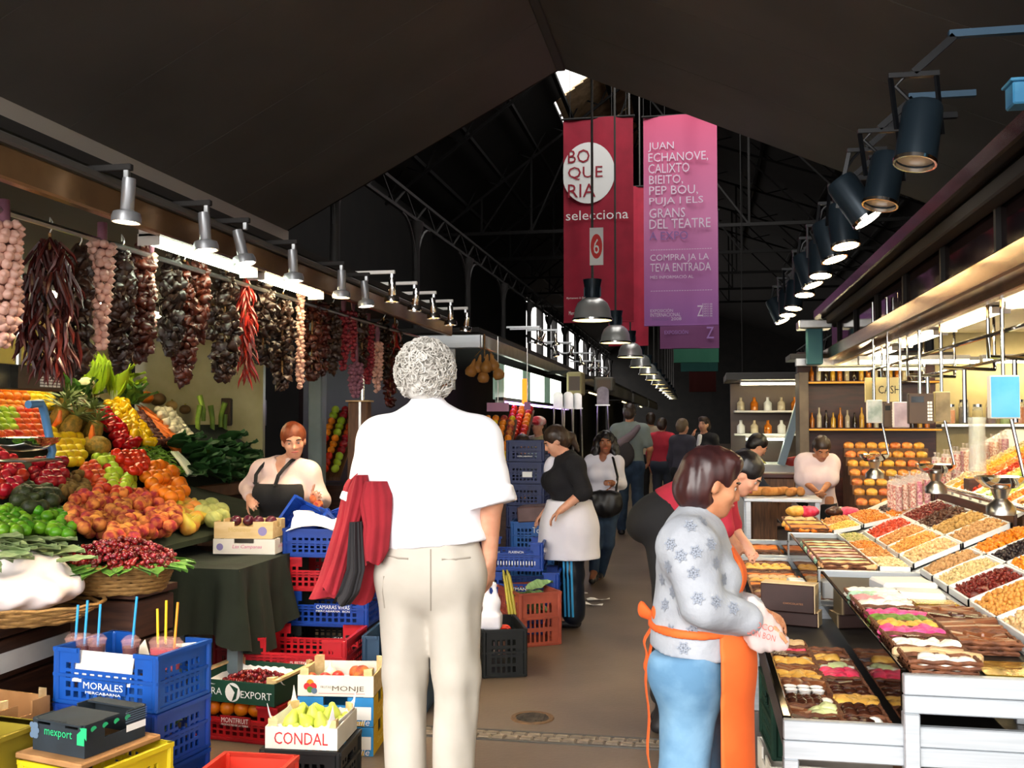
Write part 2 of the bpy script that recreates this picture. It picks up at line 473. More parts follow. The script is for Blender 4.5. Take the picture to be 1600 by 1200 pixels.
# ================================================================== LEFT STALL: shell
mat('stall_back', '#a89a55', '#8d8046', rough=.3, scale=2)
mat('stall_panel', '#c9c49a', '#b0a87c', rough=.25, scale=2)
mat('blue_post', '#7b8b92', '#6a797f', rough=.45, scale=3)
SX = -2.2                                  # front line of the left stalls
st = thing('market_stall', 'long produce stall with polished brown fascia on the left', 'stall', (SX-1.5, 1.2, 0))
def sp(mb, name, m, smooth=None, root=st):
 for i, v in enumerate(mb.v): mb.v[i] = v-root.location
 return mb.build(name, m, root, smooth)
sp(MB().box((SX, 5.0, 2.385), (.05, 7.4, .11), ch=.008), 'fascia', 'fascia')
sp(MB().box((SX-.02, 5.0, 2.46), (.12, 7.4, .035), ch=.008), 'fascia_cap', 'grey_paint')
sp(MB().box((SX-1.55, 5.0, 2.52), (3.1, 7.4, .04)), 'stall_roof', 'dark_steel')
for i in range(7):
 y = 1.9+i*.98
 sp(MB().box((-5.3, y, 1.25), (.05, .9, 2.5)), 'back_panel', 'stall_back' if i % 2 else 'stall_panel')
 sp(MB().box((-5.26, y+.49, 1.25), (.09, .08, 2.5)), 'back_batten', 'wood_pale')
sp(MB().box((-5.2, 5.0, 1.95), (.12, 7.0, .06)), 'back_rail', 'steel')
sp(MB().box((-3.4, 8.55, 1.25), (.13, .13, 2.5), ch=.01), 'corner_post', 'blue_post')
sp(MB().box((-4.6, 8.62, 1.25), (1.3, .05, 2.5)), 'end_panel', 'stall_panel')
sp(MB().tube([(SX-.22, 1.4, 2.30), (SX-.22, 8.6, 2.30)], .012, 6), 'hanging_rail', 'steel', 40)
wp = thing('wooden_post', 'pale wooden board post with chrome rod on top beside the shirt', 'post', at(562, 640, 7.4)*1)
wp.location.z = 0; zt = at(562, 628, 7.4).z
MB().box((0, 0, zt/2), (.16, .10, zt), ch=.008).build('post_board', 'wood_brown', wp)
MB().box((.02, -.052, zt/2), (.02, .006, zt), ch=.001).build('edge_strip', 'steel', wp)
MB().box((0, 0, zt+.006), (.19, .12, .012)).build('cap_plate', 'wood_pale', wp)
MB().tube([(.02, 0, zt), (.02, 0, zt+.33)], .016, 10).build('rod', 'chrome', wp, 40)
# fluorescent battens behind the fascia
def batten(a, b, tm, label, nt=2, group=None, body='white_paint', bw=.09):
 a = Vector(a); b = Vector(b); t = thing('fluorescent_light', label, 'light', (a+b)/2, group=group)
 d = (b-a)/2; dd, sd, u = basis(b-a)
 MB().bar(-d+Vector((0, 0, .035)), d+Vector((0, 0, .035)), bw, .04).build('housing', body, t)
 for k in range(nt):
  o_ = sd*((k-(nt-1)/2)*.05)
  MB().tube([-d*.97+o_, d*.97+o_], .014, 8).build('tube', tm, t, 40)
 for e in (-d, d): MB().bar(e*.985, e, .1, .05).build('end_cap', 'white_paint', t)
 return t
batten((SX-.1, 3.85, 2.33), (SX-.1, 4.82, 2.33), 'tube_cool', 'cool white fluorescent light behind the left stall fascia')
batten((SX-.1, 4.9, 2.33), (SX-.1, 5.75, 2.33), 'tube_on', 'warm yellow fluorescent light behind the left stall fascia')
batten((-4.3, 3.6, 2.42), (-4.3, 5.0, 2.42), 'tube_on', 'warm fluorescent light deep in left stall over nearest fruit')
batten((-4.3, 5.6, 2.42), (-4.3, 7.4, 2.42), 'tube_on', 'warm fluorescent light deep in left stall over the greens')
# spot lamps on arms
def spot_light(parent, loc, rot, power, col, ang=95):
 l = bpy.data.lights.new('lamp_light', 'SPOT'); l.energy = power; l.color = col; l.spot_size = R(ang); l.spot_blend = .6; l.shadow_soft_size = .05
 o = bpy.data.objects.new('lamp_light', l); link(o, parent); o.location = loc; o.rotation_euler = rot
 return o
def arm_lamp(name, label, loc, tilt, group, body, arm_l, armm, power, bulb):
 t = thing(name, label, 'lamp', loc, group=group)
 Rm = Matrix.Rotation(tilt, 3, 'Y')
 MB().box((-arm_l/2+.03, 0, .30), (arm_l, .035, .035), ch=.004).build('arm', armm, t)
 MB().box((0, 0, .265), (.03, .028, .06), ch=.004).build('bracket', 'aluminium', t)
 MB().lathe([(.0, .24), (.034, .24), (.036, .22), (.036, .07), (.03, .06)], 14, Rm=Rm).build('body', body, t, 40)
 MB().lathe([(.03, .07), (.07, .055), (.078, .03), (.078, .0), (.072, .0), (.07, .03), (.03, .05)], 18, Rm=Rm, caps=False).build('shade', body, t, 40)
 MB().lathe([(.0, .012), (.06, .012), (.06, .02), (.0, .02)], 16, Rm=Rm).build('bulb', bulb, t, 40)
 t.scale = (.68,)*3
 if power: spot_light(t, Rm @ Vector((0, 0, -.01)), (0, tilt, 0), power, (1, .78, .5))
 return t
mat('lamp_grey', '#8e9094', rough=.35, metal=.5)
LX = -2.05
def ord_(i): return ['first', 'second', 'third', 'fourth', 'fifth', 'sixth', 'seventh', 'eighth', 'ninth', 'tenth', 'eleventh', 'twelfth', 'thirteenth', 'fourteenth'][i]
for i, (px, tl) in enumerate([(122, .06), (272, -.08), (343, -.25), (430, -.05), (514, 0), (557, -.1)]):
 y = -LX*F/(1090-px)
 arm_lamp('spot_lamp', f'grey spot lamp on dark arm over left stall, {ord_(i)} nearest', (LX, y, 2.28), tl, 'grey spot lamps of the left stall', 'lamp_grey', .75, 'dark_steel', 40, 'bulb_warm' if i in (0, 1, 4) else 'bulb_white')
for i in range(5):
 y = 6.4+i*.54
 arm_lamp('chrome_lamp', f'chrome spot lamp on white arm over left stall, {ord_(i)} from grey lamps', (LX+.03, y, 2.36), .1*math.sin(i*2), 'chrome spot lamps at stall end', 'chrome', .5, 'white_paint', 0, 'bulb_dim')
# ================================================================== SECOND LEFT STALL
s2 = thing('market_stall', 'second left stall with grey steel fascia beyond the bald gourds', 'stall', (SX-1.5, 9.9, 0))
S2A, S2B = 9.9, 22.0
sp(MB().box((SX+.02, (S2A+S2B)/2, 2.38), (.06, S2B-S2A, .14), ch=.008), 'fascia', 'steel', root=s2)
sp(MB().box((SX-.32, S2A, 2.38), (.7, .06, .14), ch=.008), 'end_fascia', 'brushed', root=s2)
sp(MB().box((SX-.95, (S2A+S2B)/2, 2.5), (1.9, S2B-S2A, .05)), 'stall_roof', 'dark_steel', root=s2)
sp(MB().box((SX-.45, S2A+.1, 2.1), (.36, .04, .42)), 'white_panel', 'white_paint', root=s2)
sp(MB().box((-4.12, (S2A+S2B)/2, 1.25), (.05, S2B-S2A, 2.5)), 'back_panel', mat('s2back', '#3b2631', '#241a22', rough=.5, scale=1), root=s2)
sp(MB().box((SX-.6, S2A+.9, .45), (1.1, 1.6, .9)), 'counter', 'wood_dark', root=s2)
for i in range(9):
 y = 11.2+i*.62
 sp(MB().box((SX-.05, y, 2.02), (.02, .56, .42)), 'glass_panel', mat('glow_glass' if i % 3 else 'faint_glow_glass', '#e6f2e0' if i % 3 else '#7f9a88', '#8fb09a', rough=.1, emit=2.2 if i % 3 else .3, scale=3), root=s2)  # bright panes: the glow is emission put into the glass itself
batten((SX+.0, 11.0, 1.78), (SX+.0, 16.8, 1.78), 'tube_violet', 'long violet fluorescent light over second left stall front', nt=1, body='black_metal')
for i in range(14):
 y = 11.6+i*.75
 arm_lamp('chrome_lamp', f'chrome spot lamp over second left stall, {ord_(i)} nearest', (SX+.35-.1*(i % 2), y, 2.48+.05*(i % 3)), .35*math.sin(i*1.7), 'chrome lamps of second stall', 'chrome', .6, 'aluminium', 0, 'bulb_dim')
# stalls further down on the left, shutters half lit
for i in range(3):
 s3 = thing('market_stall', f'dark far left stall, {["nearest","middle","last"][i]} of three beyond the glowing glass', 'stall', (SX-1.4, 23.5+i*11, 0))
 y0 = 23.5+i*11; y1 = y0+10
 sp(MB().box((SX, (y0+y1)/2, 2.4), (.08, y1-y0, .3)), 'fascia', 'grey_paint', root=s3)
 sp(MB().box((SX-.95, (y0+y1)/2, 2.6), (1.9, y1-y0, .08)), 'stall_roof', 'dark_steel', root=s3)
 sp(MB().box((SX-.1, (y0+y1)/2, .5), (.3, y1-y0, 1.0)), 'counter', 'wood_dark', root=s3)
 sp(MB().box((SX-1.9, (y0+y1)/2, 1.3), (.08, y1-y0, 2.6)), 'back_panel', 'dark_steel', root=s3)
 batten((SX-.5, y0+1, 2.3), (SX-.5, y0+3.5, 2.3), 'glow_lamp', f'fluorescent light inside {["nearest","middle","last"][i]} far left stall', nt=1)

# ================================================================== RIGHT CANOPY
rc = thing('stall_canopy', 'brown metal canopy with glossy sign band over the right stall', 'canopy', (2.4, 2.0, 0))
mat('canopy_brown', '#6b5238', '#3b2c1e', rough=.22, metal=.9, scale=2.2, stretch=(1, .35, 4))
mat('canopy_gold', '#a8875a', '#6d5233', rough=.2, metal=1, scale=2.5, stretch=(1, .3, 4))
mat('sign_glass', '#1a1013', rough=.08, spec=.8)
CA, CB = 1.8, 11.2
sp(MB().box((1.30, (CA+CB)/2, 2.72), (.10, CB-CA, .10), ch=.01), 'upper_beam', 'canopy_brown', root=rc)
sp(MB().box((1.38, (CA+CB)/2, 2.62), (.10, CB-CA, .08), ch=.01), 'under_beam', 'dark_steel', root=rc)
sp(MB().box((1.45, (CA+CB)/2, 2.46), (.02, CB-CA, .26)), 'sign_band', 'sign_glass', root=rc)
sp(MB().box((1.40, (CA+CB)/2, 2.27), (.12, CB-CA, .13), ch=.012), 'lower_beam', 'canopy_gold', root=rc)
sp(MB().box((1.47, (CA+CB)/2, 2.19), (.06, CB-CA, .05), ch=.006), 'lower_lip', 'fascia', root=rc)
sp(MB().box((2.6, (CA+CB)/2, 2.80), (2.5, CB-CA, .05)), 'canopy_roof', 'dark_steel', root=rc)
sp(MB().box((2.75, (CA+CB)/2, 2.52), (2.5, CB-CA, .04)), 'canopy_lining', mat('lining', '#cbb884', '#b8a26c', rough=.5, scale=1.5), root=rc)
for i in range(7):
 y = 4.0+i*1.1
 sp(MB().box((1.43, y, 2.44), (.03, .035, .3)), 'sign_bracket', 'dark_steel', root=rc)
sp(MB().box((1.22, 10.9, 2.36), (.16, .16, .4), ch=.01), 'teal_post', 'teal_paint', root=rc)
sp(MB().box((1.22, 10.9, 2.58), (.34, .3, .09), ch=.01), 'post_cap', 'steel', root=rc)
for i in range(4):
 y = 3.2+i*1.45
 batten((1.72, y, 2.2), (1.72, y+1.2, 2.2), 'tube_on', f'bright warm fluorescent light under right canopy, {ord_(i)} nearest', bw=.24)
batten((1.72, 9.1, 2.2), (1.72, 10.6, 2.2), 'tube_on', 'bright warm fluorescent light under right canopy, farthest one')
for i in range(2):
 batten((1.45+i*1.05, 9.5, 2.10), (2.4+i*1.05, 9.5, 2.10), 'tube_on', f'white fluorescent light across far end of right stall, {["inner","outer"][i]} one', nt=2)
# steel hanger frame
hf = thing('hanger_frame', 'tubular steel hanger frame under the right canopy lights', 'frame', (1.7, 4, 2.1))
def hp(pts, r=.013, name='frame_tube', m='chrome'):
 return sp(MB().tube(pts, r, 8), name, m, 40, hf)
hp([(1.62, 4.2, 2.04), (1.62, 10.0, 2.04)]); hp([(2.05, 4.2, 1.98), (2.05, 10.0, 1.98)])
for i in range(5):
 y = 4.9+i*1.1
 hp([(1.62, y, 2.04), (1.62, y, 1.92), (2.05, y+.35, 1.92), (2.05, y+.35, 1.98)])
 hp([(1.62, y, 2.04), (1.62, y, 2.5)], .01)
 hp([(2.05, y+.35, 1.98), (2.05, y+.35, 2.5)], .01)
 hp([(1.8, y+.15, 1.92), (1.8, y+.15, 1.55)], .014, 'drop_rod')
sp(MB().box((2.05, 5.2, 1.97), (.16, .01, .14), ch=.003), 'junction_plate', 'aluminium', root=hf)
# black cylinder track lights
for i, (y, tl, lit) in enumerate([(4.3, .18, 0), (5.1, .2, 0), (5.45, -.55, 1), (6.25, -.1, 2), (6.75, -.25, 2), (7.5, 0, 2), (8.0, -.3, 2), (8.6, 0, 2), (9.6, .1, 2), (10.2, 0, 2), (10.8, -.4, 2)]):
 t = thing('track_light', f'black cylinder track light over right stall, {ord_(i)} nearest', 'lamp', (.89, y, 2.62), group='black track lights')
 Rm = Matrix.Rotation(tl, 3, 'Y') @ Matrix.Rotation(-.15, 3, 'X')
 MB().lathe([(.0, .26), (.075, .26), (.082, .24), (.085, .0), (.079, .0), (.075, .05)], 20, Rm=Rm, caps=False).build('housing', 'slate_metal', t, 40)
 MB().lathe([(.087, -.004), (.087, .012), (.078, .012), (.078, -.004), (.087, -.004)], 20, Rm=Rm, caps=False).build('rim', 'chrome', t, 40)
 MB().lathe([(.0, .02), (.076, .02), (.076, .03), (.0, .03)], 18, Rm=Rm).build('lens', ['lens_off', 'bulb_white', 'bulb_warm'][lit] if lit else mat('lens_off', '#cfc3b0', rough=.2), t, 40)
 for s in (-1, 1): MB().bar(Rm @ Vector((s*.09, 0, .14)), (s*.09, 0, .36), .012, .02).build('yoke_arm', 'black_metal', t)
 MB().box((0, 0, .37), (.2, .03, .02)).build('yoke_bar', 'black_metal', t)
 MB().tube([Rm @ Vector((-.03, 0, .25)), (-.07, .01, .33), (-.02, 0, .38)], .008, 6).build('cable', 'black_metal', t, 40)
 MB().bar((0, 0, .38), (.16, 0, .52), .03).build('strut', 'black_metal', t)
 MB().bar((.14, 0, .53), (.45, 0, .53), .03).build('arm', mat('arm_blue', '#33526a', rough=.5) if i < 2 else 'black_metal', t)
 if lit and i < 8: spot_light(t, Rm @ Vector((0, 0, -.02)), (0, tl, 0), 25, (1, .82, .55))
bx_ = thing('beam_end_box', 'bright blue metal box on the beam end at upper right', 'box', at(1590, 150, 3.95))
MB().box((.05, 0, 0), (.16, .1, .085), ch=.006).build('box_body', mat('blue_box', '#5fa9cf', '#3f86b4', rough=.3, scale=5), bx_)
MB().box((.05, 0, .047), (.18, .12, .012), ch=.003).build('box_lid', 'blue_box', bx_)

# ================================================================== HANGING LAMPS DOWN THE AISLE
def pendant(i, y, x=-1.3):
 t = thing('pendant_lamp', f'aluminium bell pendant lamp over the aisle, {ord_(i)} nearest', 'lamp', (x, y, 2.84), group='pendant lamps over the aisle')
 MB().lathe([(.25, .0), (.25, .03), (.235, .05), (.225, .14), (.19, .22), (.13, .27), (.09, .285)], 24, caps=False).build('shade', mat('spun_alu', '#c4c4c0', rough=.3, metal=.6), t, 60)
 MB().lathe([(.245, .002), (.22, .05), (.2, .15), (.1, .26), (.0, .27)], 20, caps=False).build('reflector', mat('refl', '#f3e2a8', emit=.8), t, 60)
 MB().lathe([(.0, .05), (.06, .07), (.075, .13), (.04, .2), (.0, .21)], 12).build('bulb', 'bulb_white', t, 60)
 MB().lathe([(.25, -.006), (.258, .0), (.258, .02), (.248, .02)], 24, caps=False).build('rim', 'chrome', t, 40)
 MB().lathe([(.09, .28), (.085, .36), (.10, .42), (.115, .5), (.12, .52), (.0, .53)], 16).build('ballast_cap', 'slate_metal', t, 40)
 for k in range(10):
  a = 2*PI*k/10; MB().box((.095*math.cos(a), .095*math.sin(a), .36), (.03, .008, .12), rotz(a)).build('cooling_fin', 'slate_metal', t) if i < 3 else None
 MB().tube([(0, 0, .52), (0, 0, 7.42)], .018, 6).build('cord', 'grey_paint', t)
 return t
for i in range(13): pendant(i, 12.5+3.6*i)
sg = thing('number_sign', 'white sign with red circle number hanging above nearest pendant lamp', 'sign', at(932, 385, 12.3))
MB().box((0, 0, 0), (.17, .012, .47), rotz(.0) @ Matrix.Rotation(.0, 3, 'Y')).build('sign_plate', 'white_print', sg)
decal([(a*.072, b*.155) for a, b in circ(1)], sg, (0, -.007, 0), (1, 0, 0), (0, 0, 1), mat('sign_red', '#d8231f', rough=.5), 'red_disc')
text('6', sg, (0, -.009, 0), (1, 0, 0), (0, 0, 1), .07, .19, 'white_print', 'numeral')

# ================================================================== BANNERS
def cloth_panel(w, h, ph, amp=.03, cut=None, nu=14, nv=20):
 return MB().grid(lambda u, v: ((u-.5)*w, amp*math.sin(u*7+ph+v*1.5)+amp*.4*math.sin(u*17+ph), -v*h), nu, nv, .006)
def banner(px0, px1, py0, py1, Y, label, m, ph, rod=True, group=None):
 a = at(px0, py0, Y); b = at(px1, py0, Y); z1 = at((px0+px1)/2, py1, Y).z
 t = thing('hanging_banner', label, 'banner', ((a.x+b.x)/2, Y, (a.z+b.z)/2), group=group)
 w = b.x-a.x; h = t.location.z-z1
 cloth_panel(w, h, ph).build('banner_cloth', m, t, 60)
 MB().tube([(-w/2-.03, 0, .0), (w/2+.03, 0, .0)], .02, 8).build('top_rod', 'dark_steel', t)
 MB().tube([(-w/2, 0, -h), (w/2, 0, -h)], .012, 8).build('bottom_rod', m, t)
 for s in (-.4, .4): MB().tube([(s*w, 0, 0), (s*w, 0, max(.3, HRZ-.4-t.location.z))], .006, 5).build('hanging_wire', 'dark_steel', t)
 return t, w, h
BY = 16.9
t, w, h = banner(880, 989, 184, 503, BY, 'red banner with white circle and market name above the aisle', 'banner_red', .3)
S_ = w/109.0
def bp(px, py): return ((px-934.5)*S_, -.05, -(py-184)*S_*(h/(319*S_)))
circle = [(x, y) for x, y in [(41*S_*math.cos(a), 48*S_*math.sin(a)) for a in [2*PI*i/40 for i in range(40)]]]
circle = [(max(x, -39.5*S_), y) for x, y in circle]
decal(circle, t, bp(920, 271), (1, 0, 0), (0, 0, 1), 'white_print', 'white_disc', 0)
mat('red_ink', '#9c1a30', rough=.7)
for s, x0, x1, y0, y1 in (('BO', 888, 922, 234, 255), ('QUE', 888, 942, 261, 282), ('RIA', 888, 931, 288, 309)):
 c = bp((x0+x1)/2, (y0+y1)/2); text(s, t, (c[0], c[1]-.01, c[2]), (1, 0, 0), (0, 0, 1), (x1-x0)*S_, (y1-y0)*S_, 'red_ink', t=.002)
text('selecciona', t, bp(933, 337), (1, 0, 0), (0, 0, 1), 97*S_, 15*S_, 'white_print')
text('Ajuntament de Barcelona', t, bp(905, 466), (1, 0, 0), (0, 0, 1), 40*S_, 4*S_, 'white_print')
text('Mercats', t, bp(896, 489), (1, 0, 0), (0, 0, 1), 14*S_, 6*S_, 'white_print')
# pink to violet banner
mp = bpy.data.materials.new('banner_pink'); mp.use_nodes = True; MATS['banner_pink'] = mp
nt = mp.node_tree; tcn = nt.nodes.new('ShaderNodeTexCoord'); sx = nt.nodes.new('ShaderNodeSeparateXYZ'); mr = nt.nodes.new('ShaderNodeMapRange'); cr = nt.nodes.new('ShaderNodeValToRGB')
nt.links.new(tcn.outputs['Object'], sx.inputs[0]); nt.links.new(sx.outputs[2], mr.inputs[0]); mr.inputs[1].default_value = -3.5; mr.inputs[2].default_value = 0
nt.links.new(mr.outputs[0], cr.inputs[0]); nt.links.new(cr.outputs[0], nt.nodes['Principled BSDF'].inputs['Base Color']); nt.nodes['Principled BSDF'].inputs['Roughness'].default_value = .7
cr.color_ramp.elements[0].color = (*lin('#a86bb4'), 1); cr.color_ramp.elements[1].color = (*lin('#d9587f'), 1)
e = cr.color_ramp.elements.new(.5); e.color = (*lin('#d883b4'), 1)
t, w, h = banner(1005, 1120, 180, 508, BY+.15, 'pink to violet printed theatre banner beside the red banner', 'banner_pink', 1.7)
S_ = w/115.0
def bp(px, py): return ((px-1062.5)*S_, -.055, -(py-180)*S_*(h/(328*S_)))
for s, x0, x1, y0, y1 in (('JUAN', 1013, 1053, 222, 237), ('ECHANOVE,', 1013, 1106, 239, 255), ('CALIXTO', 1013, 1077, 256, 271), ('BIEITO,', 1014, 1067, 274, 290),
  ('PEP BOU,', 1014, 1090, 291, 307), ('PUJA I ELS', 1014, 1098, 309, 323), ('GRANS', 1014, 1070, 326, 341), ('DEL TEATRE', 1014, 1109, 343, 358),
  ('COMPRA JA LA', 1015, 1106, 398, 411), ('TEVA ENTRADA', 1015, 1109, 412, 425), ('MÉS INFORMACIÓ AL', 1015, 1082, 430, 436),
  ('EXPOSICIÓN', 1015, 1050, 482, 488), ('INTERNACIONAL', 1015, 1062, 489, 495), ('2008', 1047, 1063, 496, 501)):
 text(s, t, bp((x0+x1)/2, (y0+y1)/2), (1, 0, 0), (0, 0, 1), (x1-x0)*S_, (y1-y0)*S_, mat('pale_ink', '#e9d8ea', rough=.6))
text('A EXPO', t, bp(1044, 369), (1, 0, 0), (0, 0, 1), 60*S_, 13*S_, mat('violet_ink', '#8f6aa8', rough=.6))
text('ZARAGOZA', t, bp(1030, 499), (1, 0, 0), (0, 0, 1), 26*S_, 4*S_, 'violet_ink')
for y in (391, 455):
 for k in range(24): decal([(-1.4*S_, -.4*S_), (1.4*S_, -.4*S_), (1.4*S_, .4*S_), (-1.4*S_, .4*S_)], t, bp(1017+k*4, y), (1, 0, 0), (0, 0, 1), 'pale_ink', 'dash')
text('Z', t, bp(1092, 487), (1, 0, 0), (0, 0, 1), 9*S_, 17*S_, 'pale_ink', 'emblem')
for k in range(6):
 text('EXPO 08', t, bp(1103, 477+k*3.6), (1, 0, 0), (0, 0, 1), 15*S_, 2.6*S_, 'pale_ink', 'emblem')
# banners further down the hall
mat('banner_violet', '#6b3a63', rough=.8); mat('banner_green', '#1f5540', rough=.8); mat('banner_teal', '#174a44', rough=.8); mat('banner_brick', '#5c2420', rough=.8)
banner(950, 1012, 292, 540, 21.5, 'second red banner half hidden behind the nearest red one', 'banner_red', .8)
t, w, h = banner(1030, 1122, 330, 544, 22.0, 'dim violet banner hanging below and behind the pink banner', 'banner_violet', .2)
text('EXPOSICIÓN', t, (-w*.22, -.05, -h+.36), (1, 0, 0), (0, 0, 1), w*.4, .1, 'violet_ink'); text('Z', t, (w*.35, -.05, -h+.33), (1, 0, 0), (0, 0, 1), .16, .25, 'violet_ink')
banner(1052, 1122, 420, 566, 27.0, 'dark green banner far down the hall under the violet one', 'banner_green', .5)
banner(1063, 1121, 470, 580, 32.0, 'dark teal banner far down the hall, low and narrow', 'banner_teal', .9)
banner(1076, 1118, 500, 612, 38.0, 'brick red banner at the far end of the hall', 'banner_brick', .1)
# ================================================================== SMOOTH SOLIDS (distance field -> surface nets)
def _v(p): return np.array(p, dtype=np.float32)
def RC(a, b, r1, r2, k=.03, flat=None, op='add'): return ('rc', _v(a), _v(b), r1, r2, k, None if flat is None else (_v(flat[0]), flat[1]), op)
def EL_(c, r, k=.03, Rm=None, op='add'): return ('el', _v(c), _v(r), k, None if Rm is None else np.array(Rm, dtype=np.float32), op)
def CUT(p, n): return ('cut', _v(p), _v(Vector(n).normalized()))
def BXP(c, h, r=.01, k=.01, Rm=None, op='add'): return ('bx', _v(c), _v(h), r, k, None if Rm is None else np.array(Rm, dtype=np.float32), op)
def _dist(pr, P):
 if pr[0] == 'rc':
  _, a, b, r1, r2, k, flat, op = pr
  q = P-a; d = b-a
  t = np.clip((q@d)/max(float(d@d), 1e-9), 0, 1)
  q = q-t[..., None]*d
  if flat is not None:
   n, f = flat; s = (q@n); q = q+s[..., None]*n*(1/f-1)
   dd = np.sqrt((q*q).sum(-1))-(r1+(r2-r1)*t)
   return dd*min(1.0, (f+1)/2)
  return np.sqrt((q*q).sum(-1))-(r1+(r2-r1)*t)
 if pr[0] == 'el':
  _, c, r, k, Rm, op = pr
  q = P-c
  if Rm is not None: q = q@Rm
  k0 = np.sqrt(((q/r)**2).sum(-1)); k1 = np.sqrt(((q/(r*r))**2).sum(-1))+1e-6
  return k0*(k0-1)/k1
 if pr[0] == 'bx':
  _, c, h, r, k, Rm, op = pr
  q = P-c
  if Rm is not None: q = q@Rm
  q = np.abs(q)-(h-r)
  return np.sqrt((np.maximum(q, 0)**2).sum(-1))+np.minimum(q.max(-1), 0)-r
def _bounds(pr):
 if pr[0] == 'rc':
  R_ = max(pr[3], pr[4]); return np.minimum(pr[1], pr[2])-R_, np.maximum(pr[1], pr[2])+R_
 if pr[0] == 'el':
  R_ = pr[2] if pr[4] is None else np.full(3, pr[2].max()); return pr[1]-R_, pr[1]+R_
 R_ = pr[2] if pr[5] is None else np.full(3, float(np.linalg.norm(pr[2]))); return pr[1]-R_, pr[1]+R_
def field(prims, h, noise=None, pad=.05, shell=None):
 lo = np.full(3, 1e9); hi = -lo
 for p in prims:
  if p[0] != 'cut' and p[-1] == 'add':
   a, b = _bounds(p); lo = np.minimum(lo, a); hi = np.maximum(hi, b)
 for p in prims:     # axis-aligned cuts shrink the grid
  if p[0] == 'cut':
   for ax in range(3):
    if p[2][ax] > .999: hi[ax] = min(hi[ax], p[1][ax])
    if p[2][ax] < -.999: lo[ax] = max(lo[ax], p[1][ax])
 m = 3*h+(.02 if noise else 0); lo -= m; hi += m
 n = np.ceil((hi-lo)/h).astype(int)+1
 ax = [lo[i]+h*np.arange(n[i], dtype=np.float32) for i in range(3)]
 f = np.full(n, .3, dtype=np.float32)
 for p in prims:
  if p[0] == 'cut': continue
  a, b = _bounds(p); i0 = np.clip(((a-pad-lo)/h).astype(int), 0, n-1); i1 = np.clip(np.ceil((b+pad-lo)/h).astype(int)+1, 1, n)
  if (i1 <= i0).any(): continue
  sl = tuple(slice(i0[j], i1[j]) for j in range(3))
  P = np.stack(np.meshgrid(ax[0][sl[0]], ax[1][sl[1]], ax[2][sl[2]], indexing='ij'), -1).astype(np.float32)
  d = _dist(p, P).astype(np.float32); k = p[5] if p[0] == 'rc' else p[3] if p[0] == 'el' else p[4]
  g = f[sl]
  if p[-1] == 'add':
   hh = np.clip(.5+.5*(g-d)/k, 0, 1); f[sl] = g*(1-hh)+d*hh-k*hh*(1-hh)
  else:
   hh = np.clip(.5-.5*(g+d)/k, 0, 1); f[sl] = g*(1-hh)-d*hh+k*hh*(1-hh)
 if noise is not None or shell is not None or any(p[0] == 'cut' for p in prims):
  P = np.stack(np.meshgrid(*ax, indexing='ij'), -1).astype(np.float32)
  if noise is not None: f = f+noise(P)
  if shell is not None: f = np.maximum(f, -(f+shell))
  for p in prims:
   if p[0] == 'cut': f = np.maximum(f, (P-p[1])@p[2])
 return f, lo, h
def nets(f, lo, h, smooth=1):
 s = f < 0; n = np.array(f.shape)
 c = np.zeros(n-1, dtype=np.int8)
 for i in (0, 1):
  for j in (0, 1):
   for k in (0, 1): c += s[i:n[0]-1+i, j:n[1]-1+j, k:n[2]-1+k]
 act = (c > 0) & (c < 8); idx = np.argwhere(act)
 if len(idx) == 0: return np.zeros((0, 3)), np.zeros((0, 4), int)
 acc = np.zeros((len(idx), 3)); cnt = np.zeros(len(idx))
 cor = [(i, j, k) for i in (0, 1) for j in (0, 1) for k in (0, 1)]
 for A in cor:
  for ax in range(3):
   if A[ax] == 0:
    B = list(A); B[ax] = 1
    a = idx+A; b = idx+B
    fa = f[a[:, 0], a[:, 1], a[:, 2]]; fb = f[b[:, 0], b[:, 1], b[:, 2]]
    m = (fa < 0) != (fb < 0); t = np.where(m, fa/np.where(m, fa-fb, 1), 0)
    pos = np.array(A, float)+t[:, None]*(np.array(B)-np.array(A))
    acc[m] += pos[m]; cnt[m] += 1
 V = (idx+acc/cnt[:, None])*h+lo
 vid = np.full(n-1, -1, dtype=np.int64); vid[act] = np.arange(len(idx))
 Fs = []
 for ax in range(3):
  o1, o2 = (ax+1) % 3, (ax+2) % 3
  sl0 = [slice(None)]*3; sl1 = [slice(None)]*3
  sl0[ax] = slice(0, -1); sl1[ax] = slice(1, None)
  ed = s[tuple(sl0)] != s[tuple(sl1)]
  e = np.argwhere(ed)
  ok = (e[:, o1] > 0) & (e[:, o2] > 0) & (e[:, o1] < n[o1]-1) & (e[:, o2] < n[o2]-1); e = e[ok]
  if len(e) == 0: continue
  q = []
  for d1, d2 in ((-1, -1), (0, -1), (0, 0), (-1, 0)):
   g = e.copy(); g[:, o1] += d1; g[:, o2] += d2; q.append(vid[g[:, 0], g[:, 1], g[:, 2]])
  q = np.stack(q, 1); inside = s[e[:, 0], e[:, 1], e[:, 2]]
  q[~inside] = q[~inside][:, ::-1]
  Fs.append(q)
 Fq = np.concatenate(Fs)
 for _ in range(smooth):
  S = np.zeros_like(V); ct = np.zeros(len(V))
  for a in range(4):
   b = (a+1) % 4
   np.add.at(S, Fq[:, a], V[Fq[:, b]]); np.add.at(ct, Fq[:, a], 1)
  V = V*.45+S/np.maximum(ct, 1)[:, None]*.55
 return V, Fq
